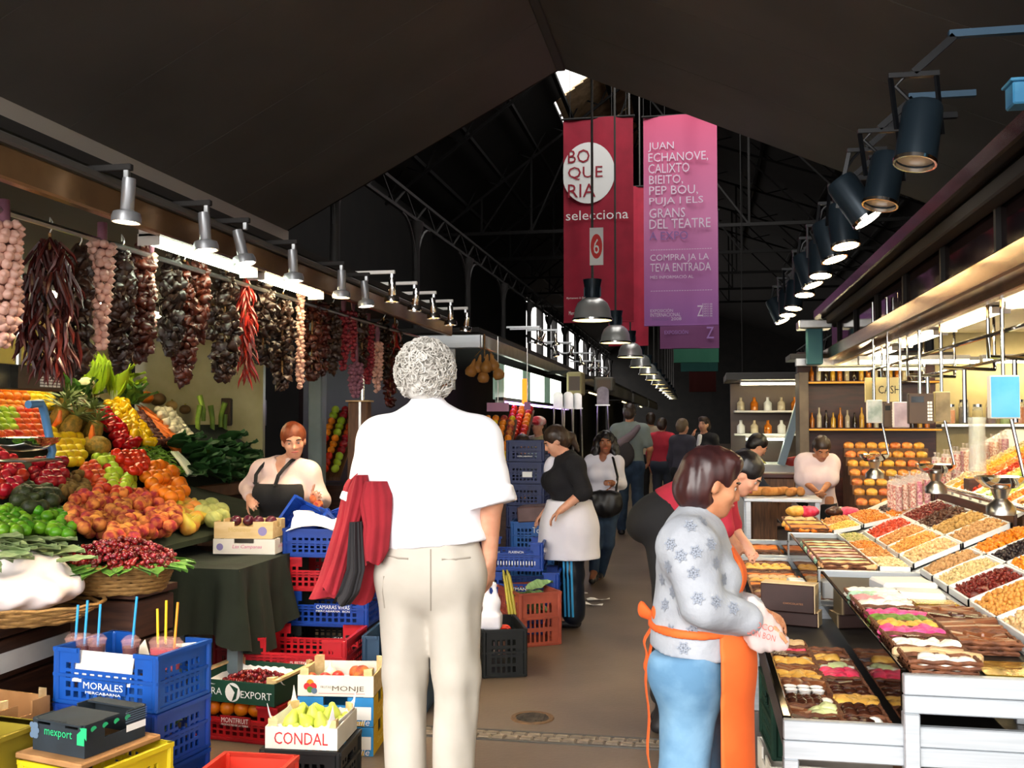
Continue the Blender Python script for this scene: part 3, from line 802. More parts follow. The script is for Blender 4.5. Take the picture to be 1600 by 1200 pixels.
def np_mesh(name, V, Fq):
 me = bpy.data.meshes.new(name); nv, nf = len(V), len(Fq); k = Fq.shape[1]
 me.vertices.add(nv); me.vertices.foreach_set('co', np.ascontiguousarray(V, dtype=np.float32).ravel())
 me.loops.add(nf*k); me.loops.foreach_set('vertex_index', np.ascontiguousarray(Fq, dtype=np.int32).ravel())
 me.polygons.add(nf); me.polygons.foreach_set('loop_start', np.arange(0, nf*k, k, dtype=np.int32))
 me.update(calc_edges=True); me.validate()
 me.polygons.foreach_set('use_smooth', np.ones(nf, dtype=bool)); me.update()
 return me
def solid(name, prims, h, m, parent=None, noise=None, smooth=1, shell=None, loc=None, rot=None):
 V, Fq = nets(*field(prims, h, noise, shell=shell), smooth=smooth)
 return obj(name, np_mesh(name, V, Fq), m, parent, loc, rot)
def folds(amp, freq, seed=0, zs=1.0):
 r = np.random.default_rng(seed); ks = r.normal(size=(5, 3))*freq; ks[:, 2] *= zs; ph = r.uniform(0, 6.28, 5)
 def fn(P):
  o = 0
  for i in range(5): o = o+np.sin(P@ks[i].astype(np.float32)+ph[i]+.7*np.sin(P@ks[(i+1) % 5].astype(np.float32)*.6))
  return (o*amp/5).astype(np.float32)
 return fn
def lumps(amp, freq, seed=0): return folds(amp, freq, seed)

# ------------------------------------------------------------------ people
mat('skin', '#d9a184', '#cc8f72', rough=.5, scale=14, sss=.1)
mat('skin_tan', '#c48762', '#b37552', rough=.5, scale=14, sss=.1)
mat('skin_brown', '#8f5a3f', '#804d35', rough=.5, scale=14, sss=.1)
mat('lips', '#b5574d', rough=.4)
mat('eye_white', '#a89a90', rough=.3)
mat('eye_dark', '#1c120d', rough=.2)
def V3(*a): return Vector(a)
class Person:
 """Joints in metres for a 1.75 m figure facing +Y, scaled by s; one continuous body mesh, clothes and hair as children."""
 def __init__(p, label, cat, loc, face, H, J=None, build=1.0, res=.011, skin='skin', group=None, female=False, bust=1.0):
  p.s = H/1.75; p.b = build; p.res = res; p.female = female; p.skin = skin; p.bust = bust
  d = dict(head=V3(0, .015, 1.625), neck=V3(0, -.01, 1.47), chest=V3(0, 0, 1.28), waist=V3(0, 0, 1.06), pelvis=V3(0, 0, .94),
     shL=V3(-.18, -.005, 1.41), shR=V3(.18, -.005, 1.41), elL=V3(-.235, -.03, 1.12), elR=V3(.235, -.03, 1.12),
     wrL=V3(-.24, .05, .88), wrR=V3(.24, .05, .88), hiL=V3(-.09, 0, .91), hiR=V3(.09, 0, .91), knL=V3(-.10, .02, .5), knR=V3(.10, .02, .5),
     anL=V3(-.10, -.02, .085), anR=V3(.10, -.02, .085), ftL=V3(-.12, .15, .03), ftR=V3(.12, .15, .03))
  if female: d['shL'].x *= .9; d['shR'].x *= .9
  for k, v in (J or {}).items():
   if k in d: d[k] = Vector(v)
  p.J = {k: v*p.s for k, v in d.items()}
  p.hd = (J or {}).get('look', (0, 1, 0)); p.tilt = (J or {}).get('tilt', 0)
  p.root = thing('person', label, cat, loc, face, group)
  p.prims = []
 def head_frame(p):
  f = Vector(p.hd).normalized(); up = Vector((0, 0, 1)); sd = f.cross(up).normalized(); u = sd.cross(f)
  if p.tilt:
   q = Matrix.Rotation(p.tilt, 3, f); sd = q @ sd; u = q @ u
  return sd, f, u
 def hpt(p, x, y, z):
  sd, f, u = p.head_frame(); return p.J['head']+(sd*x+f*y+u*z)*p.s
 def torso(p, g=0.0, k=.05):
  J, s, b = p.J, p.s, p.b; up = (J['neck']-J['pelvis']).normalized(); acr = (J['shR']-J['shL']).normalized(); fw = up.cross(acr).normalized()
  n = (tuple(fw), .68)
  if p.female:
   o = [RC(J['pelvis'], J['waist'], .168*s*b+g, .135*s*b+g, k, n), RC(J['waist'], J['chest'], .135*s*b+g, .145*s*b+g, k, n),
     RC(J['chest'], J['neck']-up*.07*s, .145*s*b+g, .105*s*b+g, k, n)]
   for q in (-1, 1): o.append(EL_(J['chest']+acr*q*.075*s+fw*.085*s*b-up*.03*s, [.075*s*b*p.bust+g]*3, .05))
  else:
   o = [RC(J['pelvis'], J['waist'], .16*s*b+g, .15*s*b+g, k, n), RC(J['waist'], J['chest'], .15*s*b+g, .17*s*b+g, k, n),
     RC(J['chest'], J['neck']-up*.07*s, .17*s*b+g, .12*s*b+g, k, n)]
  o.append(RC(J['shL']-up*.012*s, J['shR']-up*.012*s, .058*s+g, .058*s+g, .06)); o.append(RC(J['neck']-up*.03*s, J['shL'], .05*s+g*.8, .05*s+g, .05)); o.append(RC(J['neck']-up*.03*s, J['shR'], .05*s+g*.8, .05*s+g, .05))
  return o
 def arm(p, sd, g=0.0, upto=None, k=.02, g2=None):
  J, s = p.J, p.s*(.92 if p.female else 1)*(.5+.5*p.b); a, e, w = J['sh'+sd], J['el'+sd], J['wr'+sd]; g2 = g if g2 is None else g2
  o = []
  if upto is None: upto = 2.0
  if upto <= 1: o.append(RC(a, a.lerp(e, upto), .056*s+g, .056*s+(.042-.056)*s*upto+g2, k+.02))
  else:
   o.append(RC(a, e, .056*s+g, .043*s+(g+g2)/2, k+.02)); t = upto-1
   o.append(RC(e, e.lerp(w, t), .043*s+(g+g2)/2, .043*s+(.029-.043)*s*t+g2, k))
  return o
 def leg(p, sd, g=0.0, upto=2.0, k=.03, g2=None, top=0):
  J, s = p.J, p.s*(.5+.5*p.b); a, e, w = J['hi'+sd], J['kn'+sd], J['an'+sd]; g2 = g if g2 is None else g2
  o = []
  if upto <= 1: o.append(RC(a, a.lerp(e, upto), .088*s+g, .088*s-.03*s*upto+g2, k))
  else:
   o.append(RC(a, e, .088*s+g, .056*s+(g+g2)/2, k)); t = upto-1
   o.append(RC(e, e.lerp(w, t), .056*s+(g+g2)/2, (.056-.02*t)*s+g2, k))
  return o
 def headp(p):
  s = p.s; sd, f, u = p.head_frame(); Rm = [[sd[i], f[i], u[i]] for i in range(3)]; h = p.hpt
  o = [EL_(h(0, -.012, .03), (.074*s, .094*s, .088*s), .02, Rm), EL_(h(0, .022, -.045), (.056*s, .066*s, .07*s), .03, Rm),
    RC(p.J['neck']-Vector((0, 0, .06*s)), h(0, -.02, -.07), .054*s*(.88 if p.female else 1), .05*s*(.88 if p.female else 1), .03),
    EL_(h(0, .062, -.085), (.022*s, .02*s, .018*s), .025, Rm),                      # chin
    RC(h(0, .088, .018), h(0, .104, -.022), .008*s, .0125*s, .012),               # nose
    EL_(h(.012, .095, -.026), (.009*s, .01*s, .008*s), .008, Rm), EL_(h(-.012, .095, -.026), (.009*s, .01*s, .008*s), .008, Rm),
    RC(h(-.035, .075, .03), h(.035, .075, .03), .013*s, .013*s, .015),            # brow
    EL_(h(.033, .088, .008), (.016*s, .012*s, .011*s), .01, Rm, 'sub'), EL_(h(-.033, .088, .008), (.016*s, .012*s, .011*s), .01, Rm, 'sub'),
    EL_(h(.04, .06, -.02), (.022*s, .022*s, .02*s), .02, Rm), EL_(h(-.04, .06, -.02), (.022*s, .022*s, .02*s), .02, Rm),   # cheeks
    EL_(h(0, .083, -.052), (.024*s, .012*s, .011*s), .008, Rm)]                    # mouth
  for q in (-1, 1):
   o.append(EL_(h(q*.076, -.005, -.004), (.01*s, .02*s, .032*s), .008, Rm))
  return o
 def hand(p, sd, curl=.35, splay=.3, tdir=None, facing=None, sz=1.0):
  """palm, four unequal bent fingers and a thumb leaving the side of the palm"""
  J, s = p.J, p.s*sz*(.93 if p.female else 1); w = J['wr'+sd]; d = (w-J['el'+sd]).normalized() if tdir is None else Vector(tdir).normalized()
  pn = Vector(facing) if facing is not None else Vector((1 if sd == 'L' else -1, 0, 0))      # palm normal
  pn = (pn-d*pn.dot(d)).normalized(); sdv = d.cross(pn)*(1 if sd == 'L' else -1)             # towards the thumb
  o = [RC(w, w+d*.035*s, .027*s, .03*s, .02, (tuple(pn), .7)),
    BXP(w+d*.062*s, (.038*s, .042*s, .013*s), .012*s, .015, [[sdv[i], d[i], pn[i]] for i in range(3)])]
  for i, (off, L_) in enumerate(((.029, .078), (.0095, .088), (-.0105, .082), (-.029, .064))):
   a = w+d*.1*s+sdv*off*s; dd = (d+sdv*off*splay*4).normalized(); c = curl*(1+.12*i)
   for k, (fr, r0, r1) in enumerate(((.45, .0098, .009), (.32, .009, .0083), (.23, .0083, .007))):
    dd = (dd*math.cos(c)+pn*math.sin(c)).normalized(); b = a+dd*L_*fr*s
    o.append(RC(a, b, r0*s, r1*s, .004)); a = b
  a = w+d*.03*s+sdv*.03*s; dd = (d*.65+sdv*.6+pn*.35).normalized()
  for k, (L_, r0, r1) in enumerate(((.045, .0135, .0115), (.034, .0115, .0105), (.028, .0105, .0085))):
   b = a+dd*L_*s; o.append(RC(a, b, r0*s, r1*s, .007)); a = b; dd = (dd+pn*.25*(1+curl)+d*.3).normalized()
  return o
 def body(p, extra=(), hands=('L', 'R'), hk=None, feet=True):
  pr = p.torso()+p.arm('L')+p.arm('R')+p.leg('L')+p.leg('R')+p.headp()
  for sd in hands: pr += p.hand(sd, **((hk or {}).get(sd, {})))
  if feet:
   for sd in 'LR': pr.append(RC(p.J['an'+sd], p.J['ft'+sd], .04*p.s, .03*p.s, .03))
  o = solid('body', pr+list(extra), p.res, p.skin, p.root, smooth=1)
  p.face_bits(); return o
 def face_bits(p, brow='eye_dark'):
  s = p.s
  sd, f, u = p.head_frame(); Rm = Matrix((sd, f, u)).transposed()
  for q in (-1, 1):
   MB().lathe([(0, -.009*s), (.0065*s, -.0065*s), (.009*s, 0), (.0065*s, .0065*s), (0, .009*s)], 10, p.hpt(q*.032, .0745, .008)).build('eye', 'eye_white', p.root, 60)
   MB().lathe([(0, -.006*s), (.0075*s, 0), (0, .006*s)], 8, p.hpt(q*.032, .0785, .0075)).build('iris', 'eye_dark', p.root, 60)
   MB().tube([p.hpt(q*.05, .074, .030), p.hpt(q*.034, .088, .034), p.hpt(q*.016, .091, .029)], [.0035*s, .0045*s, .0035*s], 6).build('eyebrow', brow, p.root, 60)
  MB().tube([p.hpt(-.026, .085, -.053), p.hpt(-.01, .0945, -.0505), p.hpt(0, .0955, -.052), p.hpt(.01, .0945, -.0505), p.hpt(.026, .085, -.053)], [.002*s, .005*s, .0055*s, .005*s, .002*s], 6).build('lips', 'lips', p.root, 60)
 def hair(p, m, style='short', noise=None, res=None):
  s = p.s; h = p.hpt; sd, f, u = p.head_frame(); Rm = [[sd[i], f[i], u[i]] for i in range(3)]
  o = [EL_(h(0, -.022, .042), (.088*s, .104*s, .096*s), .03, Rm)]
  if style in ('short', 'bob', 'pony', 'curly', 'bun'):
   o.append(EL_(h(0, -.06, -.01), (.08*s, .07*s, .085*s), .03, Rm))
  if style == 'bob':
   o.append(EL_(h(0, -.05, -.045), (.088*s, .075*s, .07*s), .03, Rm)); o.append(EL_(h(0, .035, .1), (.07*s, .05*s, .035*s), .03, Rm))
  if style == 'curly':
   for q in (-1, 1):
    o.append(RC(h(q*.07, -.03, .03), h(q*.1, -.02, -.12), .05*s, .055*s, .03)); o.append(RC(h(q*.1, -.02, -.1), h(q*.105, 0, -.2), .05*s, .035*s, .03))
   o.append(RC(h(0, -.07, 0), h(0, -.09, -.2), .07*s, .06*s, .03))
  if style == 'pony':
   o.append(RC(h(0, -.1, .02), h(0, -.135, -.03), .03*s, .034*s, .01)); o.append(RC(h(0, -.135, -.03), h(0, -.13, -.16), .034*s, .015*s, .02))
  if style == 'bun': o.append(EL_(h(0, -.14, -.01), (.045*s, .045*s, .045*s), .015))
  o += [EL_(h(0, .095, -.055), (.066*s, .075*s, .105*s), .018, Rm, 'sub')]
  if style != 'curly':
   for q in (-1, 1): o.append(EL_(h(q*.085, .012, -.03), (.03*s, .03*s, .045*s), .01, Rm, 'sub'))
  return solid('hair', o, res or max(.006, p.res*.75), m, p.root, noise=noise or lumps(.006*s, 90, 3), smooth=0)
 def shoes(p, m):
  for sd in 'LR':
   a, f = p.J['an'+sd], p.J['ft'+sd]; s = p.s; d = (f-a); d.z = 0; d.normalize()
   g = Vector((a.x, a.y, .035*s)); c0 = g-d*.03*s
   solid('shoe', [RC(c0, g+d*.17*s, .042*s, .038*s, .02, ((0, 0, 1), .85)), RC(a, g, .042*s, .045*s, .03), CUT((0, 0, .004), (0, 0, -1))], .01, m, p.root)
# ================================================================== CRATES AND BOXES
def plate(us, vs, hole, t, fn):
 """flat wall with real openings; us, vs are edge positions, fn maps (u, v, depth) to a point"""
 mb = MB(); nu, nv = len(us), len(vs); ids = {}
 def vid(i, j, k):
  if (i, j, k) not in ids: ids[(i, j, k)] = len(mb.v); mb.v.append(Vector(fn(us[i], vs[j], k*t)))
  return ids[(i, j, k)]
 solid_ = lambda i, j: 0 <= i < nu-1 and 0 <= j < nv-1 and not hole(i, j)
 for i in range(nu-1):
  for j in range(nv-1):
   if not solid_(i, j): continue
   mb.f.append((vid(i, j, 0), vid(i+1, j, 0), vid(i+1, j+1, 0), vid(i, j+1, 0)))
   mb.f.append((vid(i, j+1, 1), vid(i+1, j+1, 1), vid(i+1, j, 1), vid(i, j, 1)))
   for (a, b), q in (((-1, 0), ((i, j+1), (i, j))), ((1, 0), ((i+1, j), (i+1, j+1))), ((0, -1), ((i, j), (i+1, j))), ((0, 1), ((i+1, j+1), (i, j+1)))):
    if not solid_(i+a, j+b):
     (p, q_), (r, s_) = q; mb.f.append((vid(r, s_, 0), vid(p, q_, 0), vid(p, q_, 1), vid(r, s_, 1)))
 return mb
_CM = {}
def crate_wall(w, h, cut, style):
 key = (round(w, 3), round(h, 3), cut, style)
 if key in _CM: return _CM[key]
 n = max(4, int(w/.045)); us = [-w/2];
 m = .05
 step = (w-2*m)/n
 us += [-w/2+m]
 for i in range(n): us += [-w/2+m+step*(i+.62), -w/2+m+step*(i+1)]
 us += [w/2]
 rows = 4 if style != 'open' else 3
 vs = [0, .03]
 rh = (h-.075)/rows
 for j in range(rows): vs += [.03+rh*(j+.66 if style != 'open' else j+.7), .03+rh*(j+1)]
 vs += [h]
 nu = len(us)-1; nv = len(vs)-1; mid = range(int(nu*.2), int(nu*.8)+1)
 def hole(i, j):
  if cut and i in mid and j >= nv-3: return True
  if not cut and style == 'handle' and j in (nv-3, nv-4) and int(nu*.38) <= i <= int(nu*.62): return True
  if i == 0 or i == nu-1 or j == 0 or j >= nv-1: return False
  if style == 'solid': return False
  return i % 2 == 1 and j % 2 == 1
 _CM[key] = plate(us, vs, hole, .007, lambda u, v, d: (u, d, v)).mesh('crate_wall'); me_fix(_CM[key])
 return _CM[key]
def crate(label, loc, rz, w, d, h, m, cut=True, style='slots', txt=None, txtm='white_print', group=None, fill=None, tilt=None, txts=None):
 t = thing('plastic_crate', label, 'crate', loc, rz, group, rot=tilt)
 m = M_(m); key = m.name
 def put(me, y, r, nm='crate_wall'):
  k2 = (me.name, key)
  if k2 not in _CM: c_ = me.copy(); c_.materials.append(m); _CM[k2] = c_
  return obj(nm, _CM[k2], None, t, y, (0, 0, r))
 f = crate_wall(w, h, cut, style); s_ = crate_wall(d, h, False, 'handle' if style != 'solid' else 'solid')
 put(f, (0, -d/2, 0), 0); put(f, (0, d/2, 0), PI); put(s_, (w/2, 0, 0), PI/2); put(s_, (-w/2, 0, 0), -PI/2)
 MB().box((0, 0, .008), (w-.01, d-.01, .012)).build('crate_floor', m, t)
 for z in (.012, h*.52):
  for y_ in (-d/2-.004, d/2+.004): MB().box((0, y_, z), (w+.016, .008, .012)).build('rib', m, t)
  for x_ in (-w/2-.004, w/2+.004): MB().box((x_, 0, z), (.008, d, .012)).build('rib', m, t)
 for x_ in (-w/2-.004, w/2+.004): MB().box((x_, 0, h-.008), (.014, d+.012, .016)).build('rim', m, t)
 if cut:
  for y_ in (-d/2, d/2):
   for q in (-1, 1): MB().box((q*w*.39, y_, h-.008), (w*.22, .014, .016)).build('rim', m, t)
 else:
  for y_ in (-d/2, d/2): MB().box((0, y_, h-.008), (w+.012, .014, .016)).build('rim', m, t)
 for q in (-1, 1):
  for p_ in (-1, 1): MB().box((q*(w/2-.004), p_*(d/2-.004), h/2), (.028, .028, h), ch=.008).build('corner_post', m, t)
 for k, (tx, z, ww, hh, x_) in enumerate(txts or ([(txt, h*.42, w*.34, h*.14, 0)] if txt else [])):
  if k == 0: MB().box((x_, -d/2-.007, z), (ww*1.12, .005, hh*1.7)).build('label_plate', m, t)
  text(tx, t, (x_, -d/2-.0105, z), (1, 0, 0), (0, 0, 1), ww, hh, txtm)
 return t
mat('blue_plastic', '#0f4ea6', '#0d4492', rough=.4, scale=4)
mat('royal_plastic', '#113f9c', '#0f3688', rough=.4, scale=4)
mat('navy_plastic', '#12255c', '#0e1d4a', rough=.45, scale=4)
mat('torres_blue', '#1b5ba8', '#164d92', rough=.45, scale=4)
mat('red_plastic', '#b81c28', '#a51822', rough=.4, scale=4)
mat('crimson_plastic', '#a3141f', '#8c1019', rough=.4, scale=4)
mat('coral_plastic', '#d83a28', '#c43222', rough=.4, scale=4)
mat('rust_plastic', '#a8503c', '#8f4131', rough=.55, scale=5)
mat('black_plastic', '#15191a', '#0e1112', rough=.45, scale=4)
mat('green_plastic', '#12382a', '#0d2b20', rough=.5, scale=4)
mat('yellow_plastic', '#d8c21e', '#c4ad16', rough=.45, scale=4)
mat('slate_plastic', '#2c4763', '#233a52', rough=.45, scale=4)
mat('cardboard', '#a97d4f', '#94693e', rough=.85, scale=6)
mat('white_card', '#e9e4da', '#dcd6ca', rough=.8, scale=5)
mat('dark_card', '#1f2a33', '#182128', rough=.75, scale=6)
mat('green_card', '#0f4531', '#0b3828', rough=.7, scale=6)
mat('blue_card', '#2f8fd0', '#2882c2', rough=.7, scale=6)
mat('yellow_card', '#e2b81c', '#d4a814', rough=.7, scale=6)
mat('pine', '#dcc08d', '#cfae78', rough=.7, scale=6, stretch=(1, 6, 6))
mat('paper_white', '#f2efee', '#e7e3e3', rough=.85, scale=6, bump=.3, bscale=18)
mat('green_ink', '#22b573', rough=.6); mat('brown_ink', '#5b4a3a', rough=.6); mat('red_ink2', '#c3202c', rough=.6); mat('pink_ink', '#d0508a', rough=.6); mat('purple_ink', '#8a7fb0', rough=.6)
def tray(label, loc, rz, w, d, h, fm, sm=None, posts='pine', notch=True, cat='box', name='fruit_box', lining=None, group=None):
 """open fruit box: four walls, base, corner posts"""
 t = thing(name, label, cat, loc, rz, group); sm = sm or fm
 fr = plate([-w/2, -w*.16, w*.16, w/2], [0, h*.72, h], lambda i, j: notch and j == 1 and i == 1, .008, lambda u, v, k: (u, -d/2+k, v)); fr.build('front_wall', fm, t)
 bk = plate([-w/2, w/2], [0, h], lambda i, j: False, .008, lambda u, v, k: (u, d/2-k, v)); bk.build('back_wall', fm, t)
 for q in (-1, 1): plate([-d/2+.008, -d*.14, d*.14, d/2-.008], [0, h*.6, h], lambda i, j: i == 1 and j == 1 and notch, .008, lambda u, v, k: (q*(w/2-k), u, v)).build('side_wall', sm, t)
 MB().box((0, 0, .006), (w-.018, d-.018, .01)).build('box_floor', lining or sm, t)
 if posts:
  for q in (-1, 1):
   for r in (-1, 1): MB().prism([(0, 0), (q*-.04, 0), (0, r*-.04)], 0, h+.03, lambda a, z_, b: (q*(w/2-.009)+a, r*(d/2-.009)+b, z_)).build('corner_post', posts, t)
 return t
def on_front(t, w, d, x, z): return (x, -d/2-.001, z)

# --- stack of blue crates with drinks, bottom left
ra = R(-9); c0 = at(245, 1025, 3.5); fx = V3(math.cos(ra), math.sin(ra), 0); fy = V3(-math.sin(ra), math.cos(ra), 0)
CW, CD, CH = .485, .32, c0.z/3
cc = c0-fx*CW/2+fy*CD/2
crate('blue crate with fruit drinks, top of the stack at lower left', (cc.x, cc.y, CH*2), ra, CW, CD, CH, 'blue_plastic', txts=[('MORALES', .085, .19, .026, .0), ('MERCABARNA', .058, .17, .010, .0)])
crate('blue crate holding leafy greens and an orange squash, second in stack', (cc.x, cc.y, CH), ra, CW, CD, CH, 'royal_plastic', txts=[('Les 3', .09, .07, .018, .0), ('PINAS', .062, .13, .026, .02)])
crate('lowest blue crate of the stack under the fruit drinks', (cc.x, cc.y, 0), ra, CW, CD, CH, 'royal_plastic')
def ac(x, y, z): return V3(cc.x, cc.y, 0)+fx*x+fy*y+V3(0, 0, z)
g_ = tag(solid('butternut_squash', [RC((-.08, 0, 0), (.06, 0, 0), .035, .05, .03)], .01, mat('squash_or', '#e6951f', '#d6851a', rough=.4, scale=5), loc=ac(-.1, -.1, CH+.13), rot=(0, 0, ra+.2)), 'long orange squash lying among leaves in the blue crate', 'squash')
mat('leaf_pale', '#8fae7a', '#6d9159', rough=.6, scale=8, stretch=(1, 6, 1), rand=.15)
mat('leaf_dark', '#2f5a2a', '#22471f', rough=.55, scale=8, rand=.15)
mat('leaf_mid', '#54802f', '#3f6a25', rough=.5, scale=8, rand=.15)
mat('leaf_lime', '#a9c62b', '#8bb01e', rough=.5, scale=7, rand=.12)
def leaf_mesh(L_, w, curl=.2, n=6, wav=.0):
 return MB().grid(lambda u, v: ((v-.5)*w*math.sin(min(1, u*1.05+.06)*PI)**.7, u*L_, curl*L_*u*u*-.5+abs(v-.5)*w*.25+wav*math.sin(u*17+v*3)), n, 4, .0012).mesh('leaf', 60)
LEAF_A = leaf_mesh(.30, .11, .1); LEAF_B = leaf_mesh(.20, .12, .3, wav=.006); LEAF_C = leaf_mesh(.16, .10, .15)
def with_mat(me, m):
 c_ = me.copy(); c_.materials.clear(); c_.materials.append(M_(m)); return c_
LA_pale = with_mat(LEAF_A, 'leaf_pale'); LB_dark = with_mat(LEAF_B, 'leaf_dark'); LB_mid = with_mat(LEAF_B, 'leaf_mid'); LC_mid = with_mat(LEAF_C, 'leaf_mid'); LA_lime = with_mat(LEAF_A, 'leaf_lime'); LB_pale = with_mat(LEAF_B, 'leaf_pale')
for i in range(7):
 o = obj('lettuce_leaf', LA_pale, None, None, ac(-.04+.03*i, -.12+.01*(i % 3), CH+.12-.004*i), (R(8), R(random.uniform(-20, 20)), ra+R(-60+i*12)))
 tag(o, 'pale green leaf lying in the second blue crate', 'leaf', 'leaves in the second blue crate')
# paper lining, cups and straws
o = MB().box((0, 0, 0), (.28, .004, .12)).build('carton_liner', 'white_card', None, loc=ac(-.02, -.148, CH*2+.15), rot=(R(-12), 0, ra)); tag(o, 'white carton liner standing in the top blue crate', 'carton')
o = MB().prism([(-.07, 0), (.07, 0), (.0, .11)], 0, .004).build('carton_flap', 'white_card', None, loc=ac(-.02, .05, CH*2+.11), rot=(R(-20), 0, ra)); tag(o, 'white triangular carton flap behind the blue straws', 'carton')
o = MB().box((0, 0, 0), (.14, .06, .004)).build('carton_flap', 'white_card', None, loc=ac(.16, .08, CH*2+.2), rot=(R(10), R(-8), ra)); tag(o, 'white paper flap beside orange straws in top crate', 'carton')
mat('juice_dark', '#4a0f18', rough=.1, spec=.7, coat=.5); mat('juice_pink', '#c23f4a', rough=.15, coat=.4); mat('straw_blue', '#2f9fe0', rough=.3); mat('straw_yellow', '#f0c51c', rough=.3); mat('straw_orange', '#f09a28', rough=.3)
mat('cup_film', '#d9a9a4', rough=.05, alpha=.16, spec=.8)
for k, (px, py, sx, sy, jm, sm) in enumerate([(117, 985, 122, 945, 'juice_dark', 'blue'), (131, 975, 137, 938, 'juice_dark', 'blue'), (152, 985, 157, 944, 'juice_dark', 'blue'), (205, 975, 214, 932, 'juice_dark', 'blue'),
  (248, 990, 246, 951, 'juice_pink', 'yellow'), (259, 978, 260, 938, 'juice_pink', 'yellow'), (271, 984, 278, 941, 'juice_pink', 'orange')]):
 q = V3(*at(px, py, 3.70)); q.z = CH*2+.12
 lab = f'{["dark berry","pink"][k > 3]} juice cup with {sm} straw, {["leftmost","second","third","fourth","nearest","farthest","rightmost"][k]} of the {["blue straw","warm straw"][k > 3]} cups'
 t = thing('juice_cup', lab, 'cup', q, group='juice cups in the blue crate')
 MB().lathe([(.026, 0), (.036, .10), (.037, .105), (.034, .10), (.025, .004)], 16, caps=False).build('cup_wall', 'cup_film', t, 60)
 MB().lathe([(0, .002), (.025, .002), (.0335, .082), (0, .084)], 16).build('juice', jm, t, 60)
 MB().lathe([(.037, .103), (.040, .106), (.037, .109), (.024, .125), (.0, .132)], 16, caps=False).build('dome_lid', 'cup_film', t, 60)
 e = at(sx, sy, 3.72)-q
 MB().tube([(0, 0, .02), (e.x, e.y, e.z)], .0052, 8).build('straw', 'straw_'+sm, t, 60)
# --- black carton on yellow crate
rb = R(-14); c1 = at(132, 1186, 3.05); bx = V3(math.cos(rb), math.sin(rb), 0); by = V3(-math.sin(rb), math.cos(rb), 0)
BW, BD, BH = .245, .27, .11; bc = c1-bx*BW/2+by*BD/2
t = thing('grape_carton', 'black fruit carton with green printing on yellow crate, lower left', 'carton', (bc.x, bc.y, bc.z), rb)
plate([-BW/2, -.1, -.04, .03, .09, BW/2], [0, BH*.82, BH], lambda i, j: j == 1 and i in (1, 3), .006, lambda u, v, k: (u, -BD/2+k, v)).build('front_wall', 'dark_card', t)
plate([-BW/2, BW/2], [0, BH], lambda i, j: False, .006, lambda u, v, k: (u, BD/2-k, v)).build('back_wall', 'dark_card', t)
for q in (-1, 1): plate([-BD/2+.006, -.05, .05, BD/2-.006], [0, BH*.45, BH], lambda i, j: j == 1 and i == 1, .006, lambda u, v, k: (q*(BW/2-k), u, v)).build('side_wall', 'dark_card', t)
MB().box((0, -.06, BH-.004), (BW-.016, BD*.62, .006)).build('top_flap', 'dark_card', t); MB().box((0, .118, BH-.002), (BW-.016, BD*.2, .006)).build('top_flap', 'dark_card', t)
MB().box((0, 0, .004), (BW-.014, BD-.014, .006)).build('box_floor', 'cardboard', t)
text('mexport', t, (.0, -BD/2-.001, .065), (1, 0, 0), (0, 0, 1), .13, .032, 'green_ink')
decal([(-.022, -.03), (.012, -.03), (.012, -.002), (.022, -.012), (.022, .03), (-.012, .03), (-.004, .02), (-.022, .005)], t, (.11, -BD/2-.001, .072), (1, 0, 0), (0, 0, 1), 'green_ink', 'arrow_print')
for k in range(9): decal(circ(.011, 10, .01*(k % 3), .017*(k//3)), t, (-.125+.005*(k % 2), -BD/2-.001, .05), (1, 0, 0), (0, 0, 1), mat('grape_print', '#5a6f86', rough=.7), 'grape_print', .001+.0002*k)
for k in range(4): decal([(math.cos(a)*.013, math.sin(a)*.010) for a in [i*.7 for i in range(7)]], t, (BW/2+.001, -.1+k*.05, .09), (0, 1, 0), (0, 0, 1), 'green_ink', 'leaf_print')
decal([(-.045, -.012), (.045, -.012), (.045, .012), (-.045, .012)], t, (BW/2+.001, .09, .05), (0, 1, 0), (0, 0, 1), 'white_print', 'label_print')
for k in range(5): decal([(-.05, -.0015), (.05, -.0015), (.05, .0015), (-.05, .0015)], t, (BW/2+.001, .09, .072+k*.008), (0, 1, 0), (0, 0, 1), 'grape_print', 'fine_print')
o = MB().box((0, 0, 0), (.31, .36, .02), ch=.004).build('cardboard_sheet', 'cardboard', None, loc=(bc.x, bc.y, bc.z-.012), rot=(0, 0, rb)); tag(o, 'brown cardboard sheet between black carton and yellow crate', 'cardboard')
yh = (bc.z-.024)/2
for k in range(2): crate(['lower yellow crate standing on the floor at lower left', 'upper yellow crate right under the black carton'][k], (bc.x+.03, bc.y, yh*k), rb, .33, .36, yh-.002, 'yellow_plastic', cut=False)
q = at(-5, 1135, 3.0); crate('mustard yellow crate at the left edge of the picture', (q.x-.16, q.y+.1, .0), R(-8), .3, .3, .48, mat('mustard', '#8d7c1e', rough=.6), cut=False, style='solid')
q = at(20, 1098, 3.45); tray('brown fruit box with red printing behind the black carton', (q.x-.1, q.y, .36), R(-10), .36, .24, .12, 'cardboard')
tray('brown carton supporting the box behind the black carton', (q.x-.1, q.y, .0), R(-10), .36, .24, .35, 'cardboard', posts=None, notch=False)

